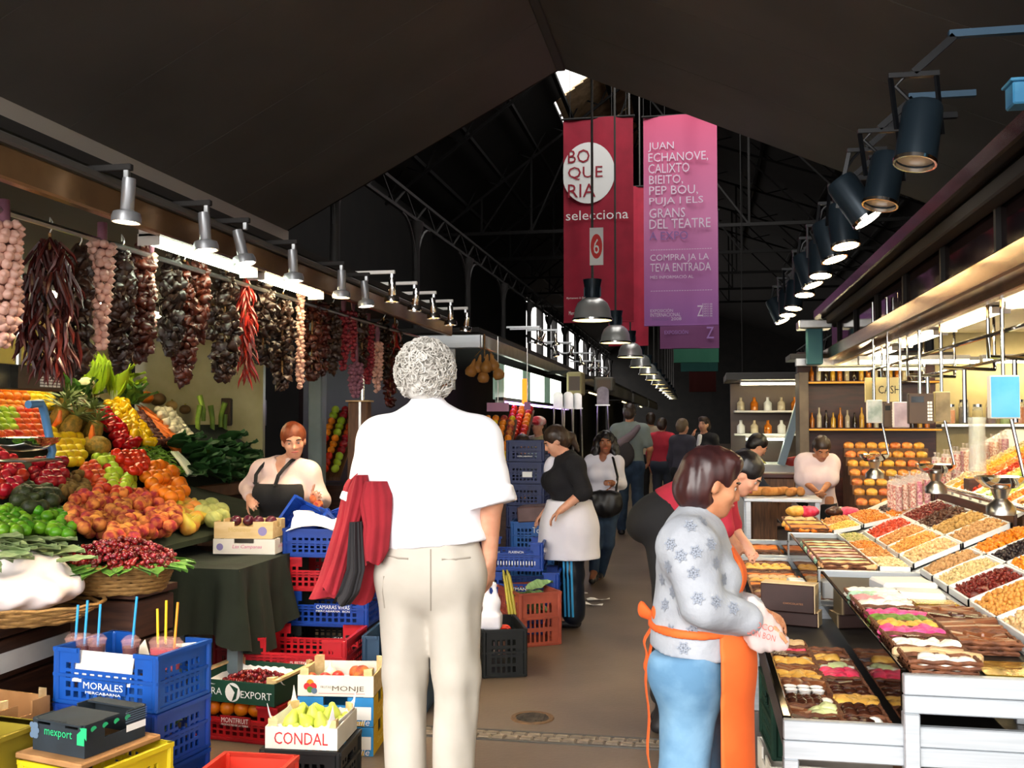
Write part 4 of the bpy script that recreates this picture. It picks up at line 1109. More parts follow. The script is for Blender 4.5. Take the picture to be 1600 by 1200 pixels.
# --- cherry box on red crate
q = at(440, 1122, 4.55); rz = R(-7); w_, d_ = .46, .40
X0 = q.x-w_/2; cherry_box = (X0, 4.55+d_/2)
t = tray('dark green printed box full of cherries on red crate', (X0, 4.55+d_/2, .185), rz, w_, d_, .105, 'green_card', 'green_card', lining='paper_white', notch=False)
text('MORA', t, (-.13, -d_/2-.001, .052), (1, 0, 0), (0, 0, 1), .14, .034, 'white_print'); text('EXPORT', t, (.13, -d_/2-.001, .046), (1, 0, 0), (0, 0, 1), .17, .034, 'white_print')
decal([(.042*math.cos(a), .046*math.sin(a)) for a in [i*PI/10 for i in range(20)]], t, (0, -d_/2-.001, .052), (1, 0, 0), (0, 0, 1), 'white_print', 'emblem_disc')
decal([(-.02, .04), (.03, .02), (.02, -.03), (-.005, -.045), (.012, .0)], t, (.0, -d_/2-.001, .052), (1, 0, 0), (0, 0, 1), 'green_card', 'emblem_leaf', .002)
for q_ in (-1, 1): MB().box((q_*(w_/2-.004), 0, .118), (.025, d_, .012)).build('top_rail', 'pine', t)
crate('dark red crate of oranges under the green cherry box', (X0, 4.55+d_/2, 0), rz, .48, .40, .183, 'crimson_plastic', txts=[('MONTFRUIT', .105, .15, .024, .02), ('PRODUCTES DE LA TERRA', .083, .15, .009, .02)])
# --- stack of printed boxes by the man's leg
q = at(462, 1100, 4.45); w_, d_ = .36, .30; XC = q.x+w_/2+.0; YC = 4.45+d_/2; rz = R(6)
MONJE = (XC, YC)
t = tray('wooden tray of peaches on top of the blue and yellow boxes', (XC, YC, .272), rz, w_, d_, .095, 'white_card', 'pine', lining='blue_card', notch=False)
text('MONJE', t, (.06, -d_/2-.001, .034), (1, 0, 0), (0, 0, 1), .15, .03, 'brown_ink'); text('FRUTAS', t, (-.045, -d_/2-.001, .043), (1, 0, 0), (0, 0, 1), .05, .011, 'brown_ink')
for k, (a, b, r, m_) in enumerate([(-.12, .06, .018, 'squash_or'), (-.135, .045, .016, 'red_ink2'), (-.105, .045, .017, 'red_ink2'), (-.12, .03, .015, 'leaf_mid'), (-.1, .025, .014, 'grape_print')]):
 decal(circ(r, 14), t, (a, -d_/2-.001, b), (1, 0, 0), (0, 0, 1), m_, 'fruit_print', .001+.0003*k)
decal([(-.11, -.001), (.11, -.001), (.11, .001), (-.11, .001)], t, (.03, -d_/2-.001, .014), (1, 0, 0), (0, 0, 1), 'red_ink2', 'rule_print')
for k in range(2):
 z0 = .136-.136*k
 t = tray(f'{["blue and yellow printed cherry box under the wooden peach tray", "bottom blue and yellow printed box standing on the floor"][k]}', (XC, YC, z0), rz, w_, d_, .132, 'blue_card', 'yellow_card', posts='white_card')
 decal([(-.05, -.03), (.05, -.03), (.05, .03), (-.05, .03)], t, (.12, -d_/2-.001, .06), (1, 0, 0), (0, 0, 1), 'white_print', 'label_print')
 decal([(-.09, -.022), (.05, -.022), (.05, .0), (-.09, .0)], t, (.09, -d_/2-.001, .024), (1, 0, 0), (0, 0, 1), 'yellow_card', 'band_print')
 text('Valle', t, (.12, -d_/2-.002, .02), (1, 0, 0), (0, 0, 1), .09, .03, 'white_print', shear=.3)
 text('Cerezas', t, (w_/2+.001, 0, .05), (0, 1, 0), (0, 0, 1), .14, .03, mat('pale_yellow_ink', '#f2dd7a', rough=.6), shear=.3)
 text('Jerte', t, (-.1, -d_/2-.001, .075), (1, 0, 0), (0, 0, 1), .06, .03, mat('pale_blue_ink', '#9cc9ea', rough=.6), shear=.3)
# --- pears box in front
q = at(412, 1168, 3.95); w_, d_ = .31, .30; PX_, PY_ = q.x+w_/2, 3.95+d_/2; rz = R(4)
t = tray('white printed box of green pears nearest the man\'s leg', (PX_, PY_, .19), rz, w_, d_, .09, 'white_card', 'white_card', lining='paper_white', notch=False)
text('CONDAL', t, (.0, -d_/2-.001, .045), (1, 0, 0), (0, 0, 1), .23, .05, 'red_ink2')
crate('black crate under the box of green pears', (PX_+.0, PY_, 0), rz, .33, .31, .188, 'black_plastic', cut=False)
q = at(412, 1180, 3.6); crate('coral red crate at the bottom edge below the pears', (q.x, 3.43, .015), R(2), .28, .32, .275, 'coral_plastic', cut=False, style='handle')
# --- big red crates and tower behind
q = at(378, 1060, 4.98); w_, d_ = .56, .38; XR, YR = q.x+w_/2, 4.98+d_/2; rz = R(3)
crate('large red crate with white lettering behind the cherry box', (XR, YR, .21), rz, w_, d_, .20, 'red_plastic', txts=[('FRUITES', .06, .12, .014, .03), ('M. ESTEVE', .078, .09, .012, .03)])
crate('lower red crate beneath the large lettered red crate', (XR, YR, .0), rz, w_, d_, .205, 'red_plastic')
q = at(386, 990, 5.62); crate('red crate standing under the cloth covered table', (q.x-.05, 5.75, .0), R(0), .3, .3, .36, 'crimson_plastic', cut=False)
q = at(442, 1000, 5.46); w_, d_ = .50, .36; XT, YT = q.x+w_/2, 5.46+d_/2; rz = R(2)
crate('black crate at the foot of the blue and red crate tower', (XT, YT, 0), rz, w_, d_, .19, 'black_plastic'); crate('second black crate under the blue crate in tower', (XT, YT, .19), rz, w_, d_, .185, 'black_plastic', txts=[('CASEU', .12, .09, .02, .1)])
crate('blue lettered crate low in the tower beside the man', (XT, YT, .375), rz, w_, d_, .20, 'royal_plastic', txts=[('CAMARAS VIVAS', .115, .2, .022, .05), ('MERCABARNA  BCN', .092, .2, .011, .05)])
crate('red crate in the tower behind the hanging jacket', (XT, YT, .575), rz, w_, d_, .195, 'red_plastic')
crate('blue perforated crate under the white paper on tower', (XT, YT, .77), rz, w_, d_, .165, 'royal_plastic', cut=False)
t = crate('small blue crate tipped up on top of the tower', (XT-.19, YT+.06, .93), 0, .26, .2, .11, 'royal_plastic', tilt=(R(58), R(18), R(-20)))
t = crate('second small blue crate tipped behind vendor hand', (XT+.02, YT+.13, .93), 0, .24, .18, .10, 'royal_plastic', tilt=(R(50), R(-22), R(15)))
pp = MB().grid(lambda u, v: ((u-.5)*.50+.02*math.sin(v*9), (v-.5)*.40, .035*math.sin(u*5+v*3)+.012*math.sin(u*21)*math.sin(v*17)-(.05 if v < .12 else 0)), 26, 20, .003).build('paper_sheets', 'paper_white', None, 60, loc=(XT+.02, YT-.02, .985), rot=(R(3), 0, R(4))); tag(pp, 'crumpled white paper sheets covering the crate tower', 'paper')
q = at(560, 1040, 5.2); crate('slate blue crate between the red crates and the man', (-1.62, 5.35, 0), R(4), .34, .36, .40, 'slate_plastic', style='solid')
# --- crates in the middle, right of the man
q = at(820, 1017, 6.75); w_, d_ = .36, .50; rz = R(32)
rust = crate('rust red openwork crate with green stalks on the aisle floor', (q.x-.03, q.y+.30, 0), rz, .30, .46, .37, 'rust_plastic', cut=False, style='open')
q = at(800, 1072, 5.95); crate('black crate of tomatoes with carrier bag on the floor', (q.x-.13, 5.95+.25, 0), R(20), .26, .46, .29, 'black_plastic', cut=False)
q = at(756, 960, 7.15); crate('blue crate behind the rust crate with white lettering', (q.x+.27, 7.35, .22), R(4), .52, .38, .24, 'royal_plastic', txts=[('FRUITES', .07, .10, .022, .1), ('GUZMAN', .12, .16, .02, -.05)]); crate('blue crate on the floor behind the rust crate', (q.x+.27, 7.35, 0), R(4), .52, .38, .22, 'royal_plastic')
crate('blue crate with white print rows right of the man\'s hand', (q.x+.19, 7.38, .46), R(4), .44, .36, .21, 'royal_plastic', txts=[('PLASENCIA', .14, .11, .016, .03), ('|||||||||||||||||', .06, .34, .03, 0), ('FRUTAS', .14, .08, .012, -.13)])
q = at(797, 850, 8.3); crate('mid blue crate with handwritten style name under cardboard', (q.x+.19, 8.5, .47), 0, .36, .36, .24, 'torres_blue', cut=False, txts=[('Torres', .17, .16, .05, .08)]); crate('mid blue crate on floor under the named crate', (q.x+.19, 8.5, .235), 0, .36, .36, .235, 'torres_blue', cut=False); crate('lowest mid blue crate hidden low behind lettered crates', (q.x+.19, 8.5, 0), 0, .36, .36, .235, 'torres_blue', cut=False)
o = MB().box((0, 0, 0), (.28, .3, .13), ch=.01).build('wrapped_carton', mat('mauve_card', '#6b5050', '#584040', rough=.5, scale=6), None, loc=(q.x+.2, 8.45, .775), rot=(0, R(-4), 0)); tag(o, 'brown film wrapped carton between blue crates', 'carton')
q = at(790, 800, 8.9);
for k in range(4): crate(f'navy blue crate in tall stack, {["topmost","second from top","third from top","fourth from top"][k]}', (q.x+.17, 9.15, 1.19-.2*k), 0, .34, .36, .195, 'navy_plastic', cut=False, txts=[('MERCABARNA', .05, .14, .012, 0)] if k == 0 else None)
for k in range(3): crate(f'navy blue crate low in tall stack, {["upper","middle","lowest"][k]} hidden one', (q.x+.17, 9.15, .39-.195*k), 0, .34, .36, .192, 'navy_plastic', cut=False)
o = MB().box((0, 0, 0), (.09, .002, .05)).build('paper_label', 'white_print', None, loc=(q.x+.19, 9.15-.196, 1.075)); tag(o, 'white paper label stuck on navy crate stack', 'label')
# carrier bag and stalks
mat('bag_white', '#eceaf0', '#e0dde6', rough=.35, scale=5, bump=.2, bscale=14)
q = at(764, 994, 5.95); t = thing('carrier_bag', 'white plastic carrier bag standing on the black tomato crate', 'bag', (q.x, 6.02, .28))
solid('bag_body', [RC((0, 0, .06), (0, 0, .15), .062, .05, .03, ((0, 1, 0), .7)), BXP((0, 0, .05), (.065, .045, .05), .02, .02), RC((-.03, 0, .17), (-.02, 0, .27), .026, .012, .03, ((0, 1, 0), .6)), RC((.03, 0, .17), (.018, 0, .27), .022, .012, .03, ((0, 1, 0), .6)), RC((-.02, 0, .275), (.018, 0, .275), .012, .012, .02)], .007, 'bag_white', t, noise=folds(.006, 45, 8, .5))
mat('stalk_green', '#b7a83f', '#97913a', rough=.5, scale=10, stretch=(1, 1, .2))
for k in range(8):
 a = at(796+k*1.6, 960, 6.85+.03*(k % 3)); b_ = at(786+k*1.5, 890+3*(k % 4), 6.9+.02*(k % 3)); a.z = max(a.z, .06)
 o = MB().tube([a, (a+b_)/2+V3(.004*(k % 3), 0, 0), b_], [.012, .011, .007], 6).build('stalk', 'stalk_green', None, 60); tag(o, 'tall yellow green stalk leaning out of the rust crate', 'vegetable', 'stalks in the rust crate')
for k in range(9):
 o = obj('cabbage_leaf', LB_pale, None, None, rust.location+V3(random.uniform(-.1, .1), random.uniform(-.12, .12), .27+.01*k), (R(random.uniform(-30, 30)), R(random.uniform(-30, 30)), random.uniform(0, 6))); tag(o, 'green leaf inside the rust red crate', 'leaf', 'leaves in the rust crate')
# ================================================================== PRODUCE
def fruit_mesh(name, prof, n=12, m=None, lob=0, lobn=4, smooth=180):
 mb = MB()
 base = 0; k = len(prof)
 for r, z in prof:
  for j in range(n):
   a = 2*PI*j/n; rr_ = r*(1+lob*abs(math.cos(lobn*a/2)))
   mb.v.append(V3(rr_*math.cos(a), rr_*math.sin(a), z))
 for i in range(k-1):
  for j in range(n):
   a = i*n+j; b = i*n+(j+1) % n; mb.f.append((a, b, b+n, a+n))
 mb.f.append(tuple(range(n))[::-1]); mb.f.append(tuple((k-1)*n+j for j in range(n)))
 me = mb.mesh(name, smooth); me_fix(me)
 if m: me.materials.append(M_(m))
 return me
def ball(r, sq=1.0, dim=.0, pts=9):
 o = []
 for i in range(pts):
  a = -PI/2+PI*i/(pts-1); z = math.sin(a)*r*sq; rr_ = math.cos(a)*r
  if dim and i in (0, pts-1): z *= (1-dim); rr_ = r*.08
  if dim and i in (1, pts-2): z *= 1.0; rr_ = math.cos(a)*r*1.05
  o.append((max(rr_, r*.03), z))
 return o
mat('peach', '#9c2a26', '#d9803c', rough=.75, scale=20, rand=.25, hue=.02, lo=.42, hi=.58)
mat('nectarine', '#c22c22', '#dd6a2e', rough=.3, scale=12, rand=.12, hue=.012)
mat('red_apple', '#b3141c', '#c9302a', rough=.25, scale=10, rand=.15, hue=.01)
mat('dark_apple', '#8c1120', '#a62029', rough=.22, scale=10, rand=.15)
mat('green_apple', '#9cbf1d', '#b8d23f', rough=.3, scale=9, rand=.1, hue=.012)
mat('lime', '#3f7d0e', '#6aa31e', rough=.35, scale=9, rand=.16, hue=.015)
mat('orange_f', '#f28a12', '#ee7a0c', rough=.4, scale=30, rand=.08, bump=.15, bscale=150)
mat('tangerine', '#f59b1a', '#ef8412', rough=.4, scale=20, rand=.08)
mat('persimmon', '#e0451f', '#e8692b', rough=.35, scale=8, rand=.12, hue=.012)
mat('mango_y', '#efd21c', '#e8bd1c', rough=.4, scale=8, rand=.08)
mat('lemon_f', '#f2d51f', '#e9c514', rough=.4, scale=14, rand=.07)
mat('kiwi_f', '#7d6430', '#6a5226', rough=.9, scale=30, rand=.12)
mat('avocado_f', '#37401d', '#27301a', rough=.5, scale=30, rand=.2, bump=.3, bscale=120)
mat('tomato_f', '#d12a17', '#e0401f', rough=.2, scale=6, rand=.1)
mat('pepper_red', '#c9141a', '#b30f16', rough=.18, scale=4, rand=.12)
mat('pepper_yel', '#f0c512', '#e8b40c', rough=.18, scale=4, rand=.08)
mat('carrot_f', '#e0741c', '#d46512', rough=.5, scale=12, rand=.1)
mat('beet_f', '#5b2a22', '#4a211c', rough=.6, scale=10, rand=.15)
mat('onion_w', '#efe9cf', '#e2dab8', rough=.4, scale=9, rand=.06)
mat('pear_g', '#b4c741', '#c9d361', rough=.4, scale=10, rand=.1)
mat('pear_blush', '#c2c044', '#d98a3c', rough=.4, scale=6, rand=.1)
mat('melon_f', '#bfc171', '#9aa35a', rough=.5, scale=9, rand=.08, stretch=(3, 3, .4))
mat('pumpkin_f', '#dd7a16', '#cf6a10', rough=.4, scale=5)
mat('squash_br', '#5b4322', '#6f5530', rough=.5, scale=6)
mat('squash_tan', '#cba765', '#bb9655', rough=.5, scale=6)
mat('cherry', '#5e0710', '#7c0d16', rough=.12, scale=20, rand=.3, hue=.01, coat=.4)
mat('pine_skin', '#a8822a', '#7c6a23', rough=.6, scale=40, bump=.6, bscale=60)
mat('chard_white', '#e6ecd9', '#d6dfc4', rough=.4, scale=6)
FR = {
 'peach': fruit_mesh('peach', ball(.036, .92, .12), 12, 'peach', .03, 1), 'nectarine': fruit_mesh('nectarine', ball(.034, .94, .12), 12, 'nectarine'),
 'red_apple': fruit_mesh('red_apple', ball(.037, .9, .2), 12, 'red_apple'), 'dark_apple': fruit_mesh('red_apple', ball(.040, .9, .2), 12, 'dark_apple'), 'green_apple': fruit_mesh('green_apple', ball(.040, .9, .2), 12, 'green_apple'),
 'lime': fruit_mesh('lime', ball(.030, 1.08), 12, 'lime'), 'orange': fruit_mesh('orange', ball(.043, .97, .05), 12, 'orange_f'), 'tangerine': fruit_mesh('tangerine', ball(.036, .85, .1), 12, 'tangerine'),
 'persimmon': fruit_mesh('persimmon', ball(.040, .85, .1), 12, 'persimmon'), 'mango': fruit_mesh('mango', [(r*.85, z*1.3) for r, z in ball(.043)], 12, 'mango_y'), 'lemon': fruit_mesh('lemon', [(r*.9, z*1.2) for r, z in ball(.033)], 10, 'lemon_f'),
 'kiwi': fruit_mesh('kiwi', [(r*.8, z*1.2) for r, z in ball(.032)], 10, 'kiwi_f'), 'avocado': fruit_mesh('avocado', [(.006, -.052), (.028, -.046), (.038, -.02), (.036, .005), (.024, .035), (.015, .054), (.004, .06)], 12, 'avocado_f'),
 'tomato': fruit_mesh('tomato', ball(.038, .78, .12), 14, 'tomato_f', .05, 5), 'red_pepper': fruit_mesh('red_pepper', [(.009, -.04), (.022, -.038), (.028, -.015), (.032, .015), (.03, .033), (.015, .037), (.005, .03)], 16, 'pepper_red', .14, 4),
 'yellow_pepper': fruit_mesh('yellow_pepper', [(.009, -.04), (.022, -.038), (.028, -.015), (.032, .015), (.03, .033), (.015, .037), (.005, .03)], 16, 'pepper_yel', .14, 4),
 'carrot': fruit_mesh('carrot', [(.002, -.09), (.008, -.06), (.013, 0), (.017, .06), (.017, .08), (.004, .085)], 8, 'carrot_f'), 'beet': fruit_mesh('beet', [(.002, -.05), (.012, -.04), (.032, -.01), (.034, .012), (.02, .035), (.006, .04)], 10, 'beet_f'),
 'onion': fruit_mesh('onion', [(.003, -.03), (.02, -.026), (.033, -.008), (.033, .006), (.02, .022), (.008, .035), (.006, .05)], 10, 'onion_w'), 'pear': fruit_mesh('pear', [(.006, -.04), (.026, -.036), (.034, -.014), (.030, .008), (.018, .03), (.012, .045), (.004, .05)], 12, 'pear_g'),
 'big_pear': fruit_mesh('pear', [(.008, -.055), (.034, -.048), (.044, -.018), (.038, .012), (.024, .04), (.016, .06), (.005, .066)], 12, 'pear_blush'), 'melon': fruit_mesh('melon', ball(.055, .95), 16, 'melon_f', .02, 10),
 'cherry': fruit_mesh('cherry', ball(.0125, .95, .15, 7), 8, 'cherry')}
# surfaces on which the produce lies
def lowz(X): return .84+(-2.4-X)*.233
def uppz(X): return 1.12+(-3.6-X)*.667
bed = thing('display_bench', 'sloping wooden produce bench carrying the fruit and vegetables', 'bench', (-3.6, 5.4, 0))
mat('bench_green', '#1f2b18', '#16200f', rough=.85, scale=6)
for (xa, za, xb, zb, y0, y1, nm, m_) in ((-2.75, lowz(-2.75)-.02, -3.6, 1.10, 4.3, 6.6, 'lower_bed', 'bench_green'), (-3.6, 1.09, -4.75, 1.865, 2.7, 7.0, 'upper_bed', 'bench_green'), (-3.6, 1.09, -4.25, 1.53, 7.0, 8.35, 'upper_bed', 'bench_green')):
 vs = [V3(xa, y0, za), V3(xb, y0, zb), V3(xb, y1, zb), V3(xa, y1, za)]; vs += [v-V3(0, 0, .03) for v in vs]
 sp(MB().add(vs, [(0, 1, 2, 3), (7, 6, 5, 4), (0, 4, 5, 1), (1, 5, 6, 2), (2, 6, 7, 3), (3, 7, 4, 0)]), nm, m_, root=bed)
sp(MB().box((-3.57, 7.4, 1.035), (.06, 1.9, .1), ch=.008), 'front_shelf_board', 'wood_brown', root=bed)
for y in (6.75, 7.6, 8.25): sp(MB().box((-3.62, y, .49), (.07, .07, .98)), 'bench_leg', 'wood_brown', root=bed)
sp(MB().box((-3.75, 7.4, .6), (.02, 1.7, .75)), 'bench_front', 'wood_dark', root=bed)
sp(MB().box((-3.75, 4.6, .5), (.03, 3.7, 1.0)), 'bench_front', 'bench_green', root=bed)
sp(MB().box((-4.76, 4.85, 1.0), (.04, 4.3, 1.7)), 'bench_back', 'wood_dark', root=bed)
def fill(kind, poly, surf, r, label, cat, sp_=1.9, layers=1, jit=.12, lay='rand', lift=.8, group=None, off=0.0, nmax=300, name=None, seed=1, upright=None):
 rr_ = random.Random(seed); me = FR[kind]; n = 0
 ds = r*sp_; fz = lambda x: lowz(x) if x > -3.6 else uppz(x)
 for L_ in range(layers):
  i = 0; X = -2.42
  while X > -4.72:
   sl = .233 if X > -3.6 else .667; dx = ds/math.sqrt(1+sl*sl); th = math.atan(sl)
   Y = 2.7+(ds/2 if (i+L_) % 2 else 0)
   while Y < 8.5:
    x = X+rr_.uniform(-jit, jit)*r; y = Y+rr_.uniform(-jit, jit)*r
    z = fz(x)+r*lift+off+L_*r*1.35; px, py = pix((x, y, z))
    if inpoly(px, py, poly) and n < nmax and (L_ == 0 or rr_.random() < .55):
     if lay == 'rand': rot = (rr_.uniform(0, 6.3), rr_.uniform(0, 6.3), rr_.uniform(0, 6.3))
     elif lay == 'up': rot = (rr_.uniform(-.2, .2), rr_.uniform(-.2, .2), rr_.uniform(0, 6.3))
     elif lay == 'down': rot = (0, PI/2+th+rr_.uniform(-.15, .15), rr_.uniform(-.2, .2))
     elif lay == 'side': rot = (PI/2, rr_.uniform(0, 6), rr_.uniform(-.3, .3))
     o = obj(name or me.name, me, None, None, (x, y, z), rot, rr_.uniform(.93, 1.07)); tag(o, label, cat, group or f'{kind.replace("_", " ")} fruit on the left display'); n += 1
    Y += ds
   X -= dx*.87; i += 1
 return n
def surf(px, py, xa, za, sl):         # where a sight line meets the sloping bench
 d = ray(px, py); t_ = (za+sl*xa-CAMZ)/(d.z+sl*d.x); return Vector((d.x*t_, d.y*t_, CAMZ+d.z*t_))
def uppp(px, py, dz=0): return surf(px, py, -3.6, 1.12+dz, .667)
Fc = []
Fc.append(('orange', fill('orange', [(-30, 606), (38, 612), (38, 630), (-30, 628)], 'upp', .043, 'bright orange in top row at the left edge of display', 'orange', lay='up', jit=.03, group='oranges in the top row')))
fill('tangerine', [(-30, 628), (38, 630), (38, 642), (-30, 642)], 'upp', .036, 'small tangerine under the top row of oranges', 'tangerine', lay='up', jit=.05)
fill('green_apple', [(-30, 642), (22, 642), (24, 675), (-30, 675)], 'upp', .040, 'bright green apple in rows at the left edge', 'apple', lay='up', jit=.05, group='green apples in rows')
fill('persimmon', [(22, 640), (62, 642), (72, 694), (-30, 694), (-30, 677), (26, 676)], 'upp', .040, 'glossy orange red fruit in rows behind the blue scale', 'persimmon', lay='up', jit=.04)
fill('lemon', [(45, 612), (79, 614), (82, 640), (45, 632)], 'upp', .033, 'small yellow lemon below the hanging price box', 'lemon', lay='side')
fill('mango', [(79, 674), (118, 674), (132, 690), (134, 722), (82, 722)], 'upp', .043, 'yellow mango stacked in rows right of the blue scale', 'mango', lay='side', jit=.03, sp_=1.8)
fill('red_pepper', [(152, 644), (171, 642), (215, 690), (207, 704), (181, 690)], 'upp', .033, 'shiny red pepper in a column down the slope', 'pepper', sp_=1.55, layers=2, lift=.7)
fill('yellow_pepper', [(160, 634), (194, 626), (240, 691), (229, 698), (205, 680)], 'upp', .033, 'shiny yellow pepper in a column beside the red ones', 'pepper', sp_=1.55, layers=2, lift=.7)
fill('beet', [(200, 642), (222, 646), (263, 692), (247, 698)], 'upp', .033, 'dark brown beetroot in a column on the slope', 'beetroot', sp_=1.7)
fill('carrot', [(224, 640), (241, 644), (286, 693), (268, 702)], 'upp', .017, 'orange carrot in the narrow column of carrots', 'carrot', sp_=2.6, lay='down', layers=2, lift=1.2)
fill('onion', [(241, 640), (262, 638), (308, 688), (284, 696)], 'upp', .033, 'white onion heaped in a column on the slope', 'onion', sp_=1.8, layers=2, lift=.8)
fill('tomato', [(182, 708), (226, 708), (230, 733), (200, 738), (184, 722)], 'low', .036, 'red tomato heaped behind the pale green apples', 'tomato', sp_=1.75, layers=2, off=.06)
fill('dark_apple', [(50, 720), (98, 718), (106, 750), (62, 756), (52, 745)], 'low', .040, 'dark red shiny apple in rows below the yellow mangos', 'apple', sp_=1.85, layers=2, lay='up', group='dark red apples')
fill('red_apple', [(-30, 712), (28, 712), (36, 745), (30, 770), (-30, 772)], 'low', .037, 'red apple heaped at the far left edge', 'apple', sp_=1.85, layers=2, group='red apples at the left edge')
fill('green_apple', [(150, 715), (180, 712), (212, 750), (205, 765), (170, 758)], 'low', .040, 'pale green apple heaped between tomatoes and peaches', 'apple', sp_=1.8, layers=2, group='pale green apples in the heap')
fill('orange', [(218, 732), (250, 724), (275, 738), (292, 770), (276, 782), (244, 772)], 'low', .045, 'large orange heaped at the right of the peaches', 'orange', sp_=1.8, layers=2, group='oranges in the front heap')
fill('kiwi', [(92, 746), (128, 738), (142, 762), (120, 778), (96, 772)], 'low', .028, 'brown kiwi heaped left of the nectarines', 'kiwi', sp_=1.8, layers=2)
fill('nectarine', [(126, 728), (160, 722), (190, 748), (200, 770), (160, 772), (140, 758)], 'low', .034, 'red nectarine heaped above the peaches', 'nectarine', sp_=1.8, layers=2)
fill('avocado', [(26, 772), (60, 750), (88, 772), (84, 800), (40, 806)], 'low', .036, 'dark green avocado heaped above the limes', 'avocado', sp_=1.9, layers=2)
fill('lime', [(-30, 802), (10, 792), (60, 796), (100, 800), (118, 815), (116, 840), (60, 832), (-30, 828)], 'low', .030, 'small green lime heaped at the front left', 'lime', sp_=1.75, layers=2)
fill('peach', [(102, 802), (118, 775), (150, 765), (200, 772), (232, 768), (262, 782), (292, 808), (262, 830), (225, 842), (190, 844), (140, 832), (110, 818)], 'low', .036, 'blushed peach in the big heap at the front', 'peach', sp_=1.85, layers=2)
fill('big_pear', [(255, 790), (275, 778), (302, 790), (318, 808), (300, 822), (276, 822)], 'low', .044, 'yellow and red pear at the end of the peaches', 'pear', sp_=1.8, group='blushed pears')
fill('melon', [(302, 775), (335, 778), (352, 800), (346, 812), (312, 812)], 'low', .060, 'striped yellow green melon at the right end of the heap', 'melon', sp_=1.9, layers=2, nmax=7)
# pumpkins and squashes on the top ledge
for px, py, k, r, m_, lab in ((228, 621, 0, .062, 'pumpkin_f', 'round orange pumpkin on top of the vegetable slope'), (247, 624, 1, .066, 'squash_br', 'dark brown squash behind the orange pumpkin'), (268, 634, 2, .052, 'squash_tan', 'tan squash right of the orange pumpkin'), (207, 609, 3, .05, 'squash_tan', 'small pale squash left of the orange pumpkin'), (289, 640, 4, .05, 'squash_br', 'dark squash at right end of top ledge')):
 p_ = atx(px, py, -4.66); t = thing('pumpkin', lab, 'pumpkin', p_, group='squashes on the top ledge')
 obj('pumpkin_body', fruit_mesh('pumpkin', ball(r, .9, .2), 20, m_, .08, 8), None, t); MB().tube([(0, 0, r*.75), (.005, 0, r*1.1)], .009, 6).build('stem', 'stalk_green', t)
# pineapples
pm = MB(); LFp = leaf_mesh(.14, .028, .5)
LF_pine = with_mat(LFp, mat('pine_leaf', '#7c8c4a', '#5f7238', rough=.5, scale=9))
for k, (px, py, rz, lean) in enumerate([(100, 640, 0, .2), (110, 668, .5, -.2), (133, 655, 1.0, .4), (145, 676, 1.6, .1), (118, 648, 2.0, -.4), (92, 655, .3, .1)]):
 p_ = uppp(px, py, .07)
 t = thing('pineapple', f'spiky pineapple on the slope, {["back left","front left","upper right","front right","rear middle","leftmost"][k]} of the group', 'pineapple', p_, rz, 'pineapples on the slope')
 t.rotation_euler = (lean, R(25), rz)
 obj('fruit_body', fruit_mesh('pineapple', [(.02, -.09), (.05, -.08), (.06, -.03), (.058, .03), (.045, .075), (.02, .085)], 14, 'pine_skin', .05, 9), None, t)
 for j in range(16): obj('crown_leaf', LF_pine, None, t, (0, 0, .075), (R(75-28*(j % 3)), 0, j*2.4), .8+.2*(j % 3))
p_ = uppp(150, 697, .06)
t = thing('pineapple', 'pineapple lying on its side below the spiky ones', 'pineapple', p_, 0, 'pineapples on the slope'); t.rotation_euler = (PI/2, .2, 1.3)
obj('fruit_body', fruit_mesh('pineapple', [(.02, -.11), (.055, -.1), (.07, -.03), (.068, .03), (.05, .085), (.02, .1)], 14, 'pine_skin', .05, 9), None, t)
for k, (px, py) in enumerate([(88, 655), (105, 642), (143, 678)]):
 p_ = uppp(px, py, .13); o = solid('papaya_slice', [RC((0, 0, -.06), (.02, 0, 0), .012, .02, .01), RC((.02, 0, 0), (0, 0, .06), .02, .012, .01)], .008, mat('papaya', '#f0822e', '#e86f28', rough=.3, scale=8), loc=p_, rot=(0, .5, k)); tag(o, f'orange papaya slice among pineapples, {["left","upper","right"][k]} one', 'papaya')
# lettuce heads, celery and chard
def leafy(name, label, p_, n, me, spread, L0, group=None, stem=None, cat='vegetable'):
 t = thing(name, label, cat, p_, group=group)
 rr_ = random.Random(int(p_.x*1000) ^ int(p_.y*777))
 for j in range(n):
  obj('leaf', me, None, t, (rr_.uniform(-.02, .02), rr_.uniform(-.02, .02), 0), (R(90-rr_.uniform(0, spread)), rr_.uniform(-.3, .3), j*2.39996), L0*rr_.uniform(.8, 1.1))
 if stem: MB().tube([(0, 0, -.03), (0, 0, .06)], [.025, .03], 8).build('heart', stem, t)
 return t
for k, (px, py, X) in enumerate([(150, 615, -4.45), (165, 608, -4.5), (178, 622, -4.4), (140, 625, -4.45)]):
 leafy('celery', f'tall bright green celery on the top of the slope, {["second from left","second from right","rightmost","leftmost"][k]}', uppp(px, py, .02), 12, LA_lime, 22, .95, 'celery on the slope', 'chard_white')
for k, (px, py, X) in enumerate([(95, 605, -4.6), (110, 618, -4.5), (198, 618, -4.5), (208, 632, -4.4), (190, 600, -4.65), (130, 632, -4.35), (78, 600, -4.65), (120, 600, -4.7)]):
 leafy('lettuce', f'curly green lettuce at the top of the slope, number {ord_(k)} along the ledge', uppp(px, py, .03), 14, LB_mid if k % 2 else with_mat(LEAF_B, 'leaf_lime'), 60, 1.0, 'lettuces at the top of the slope')
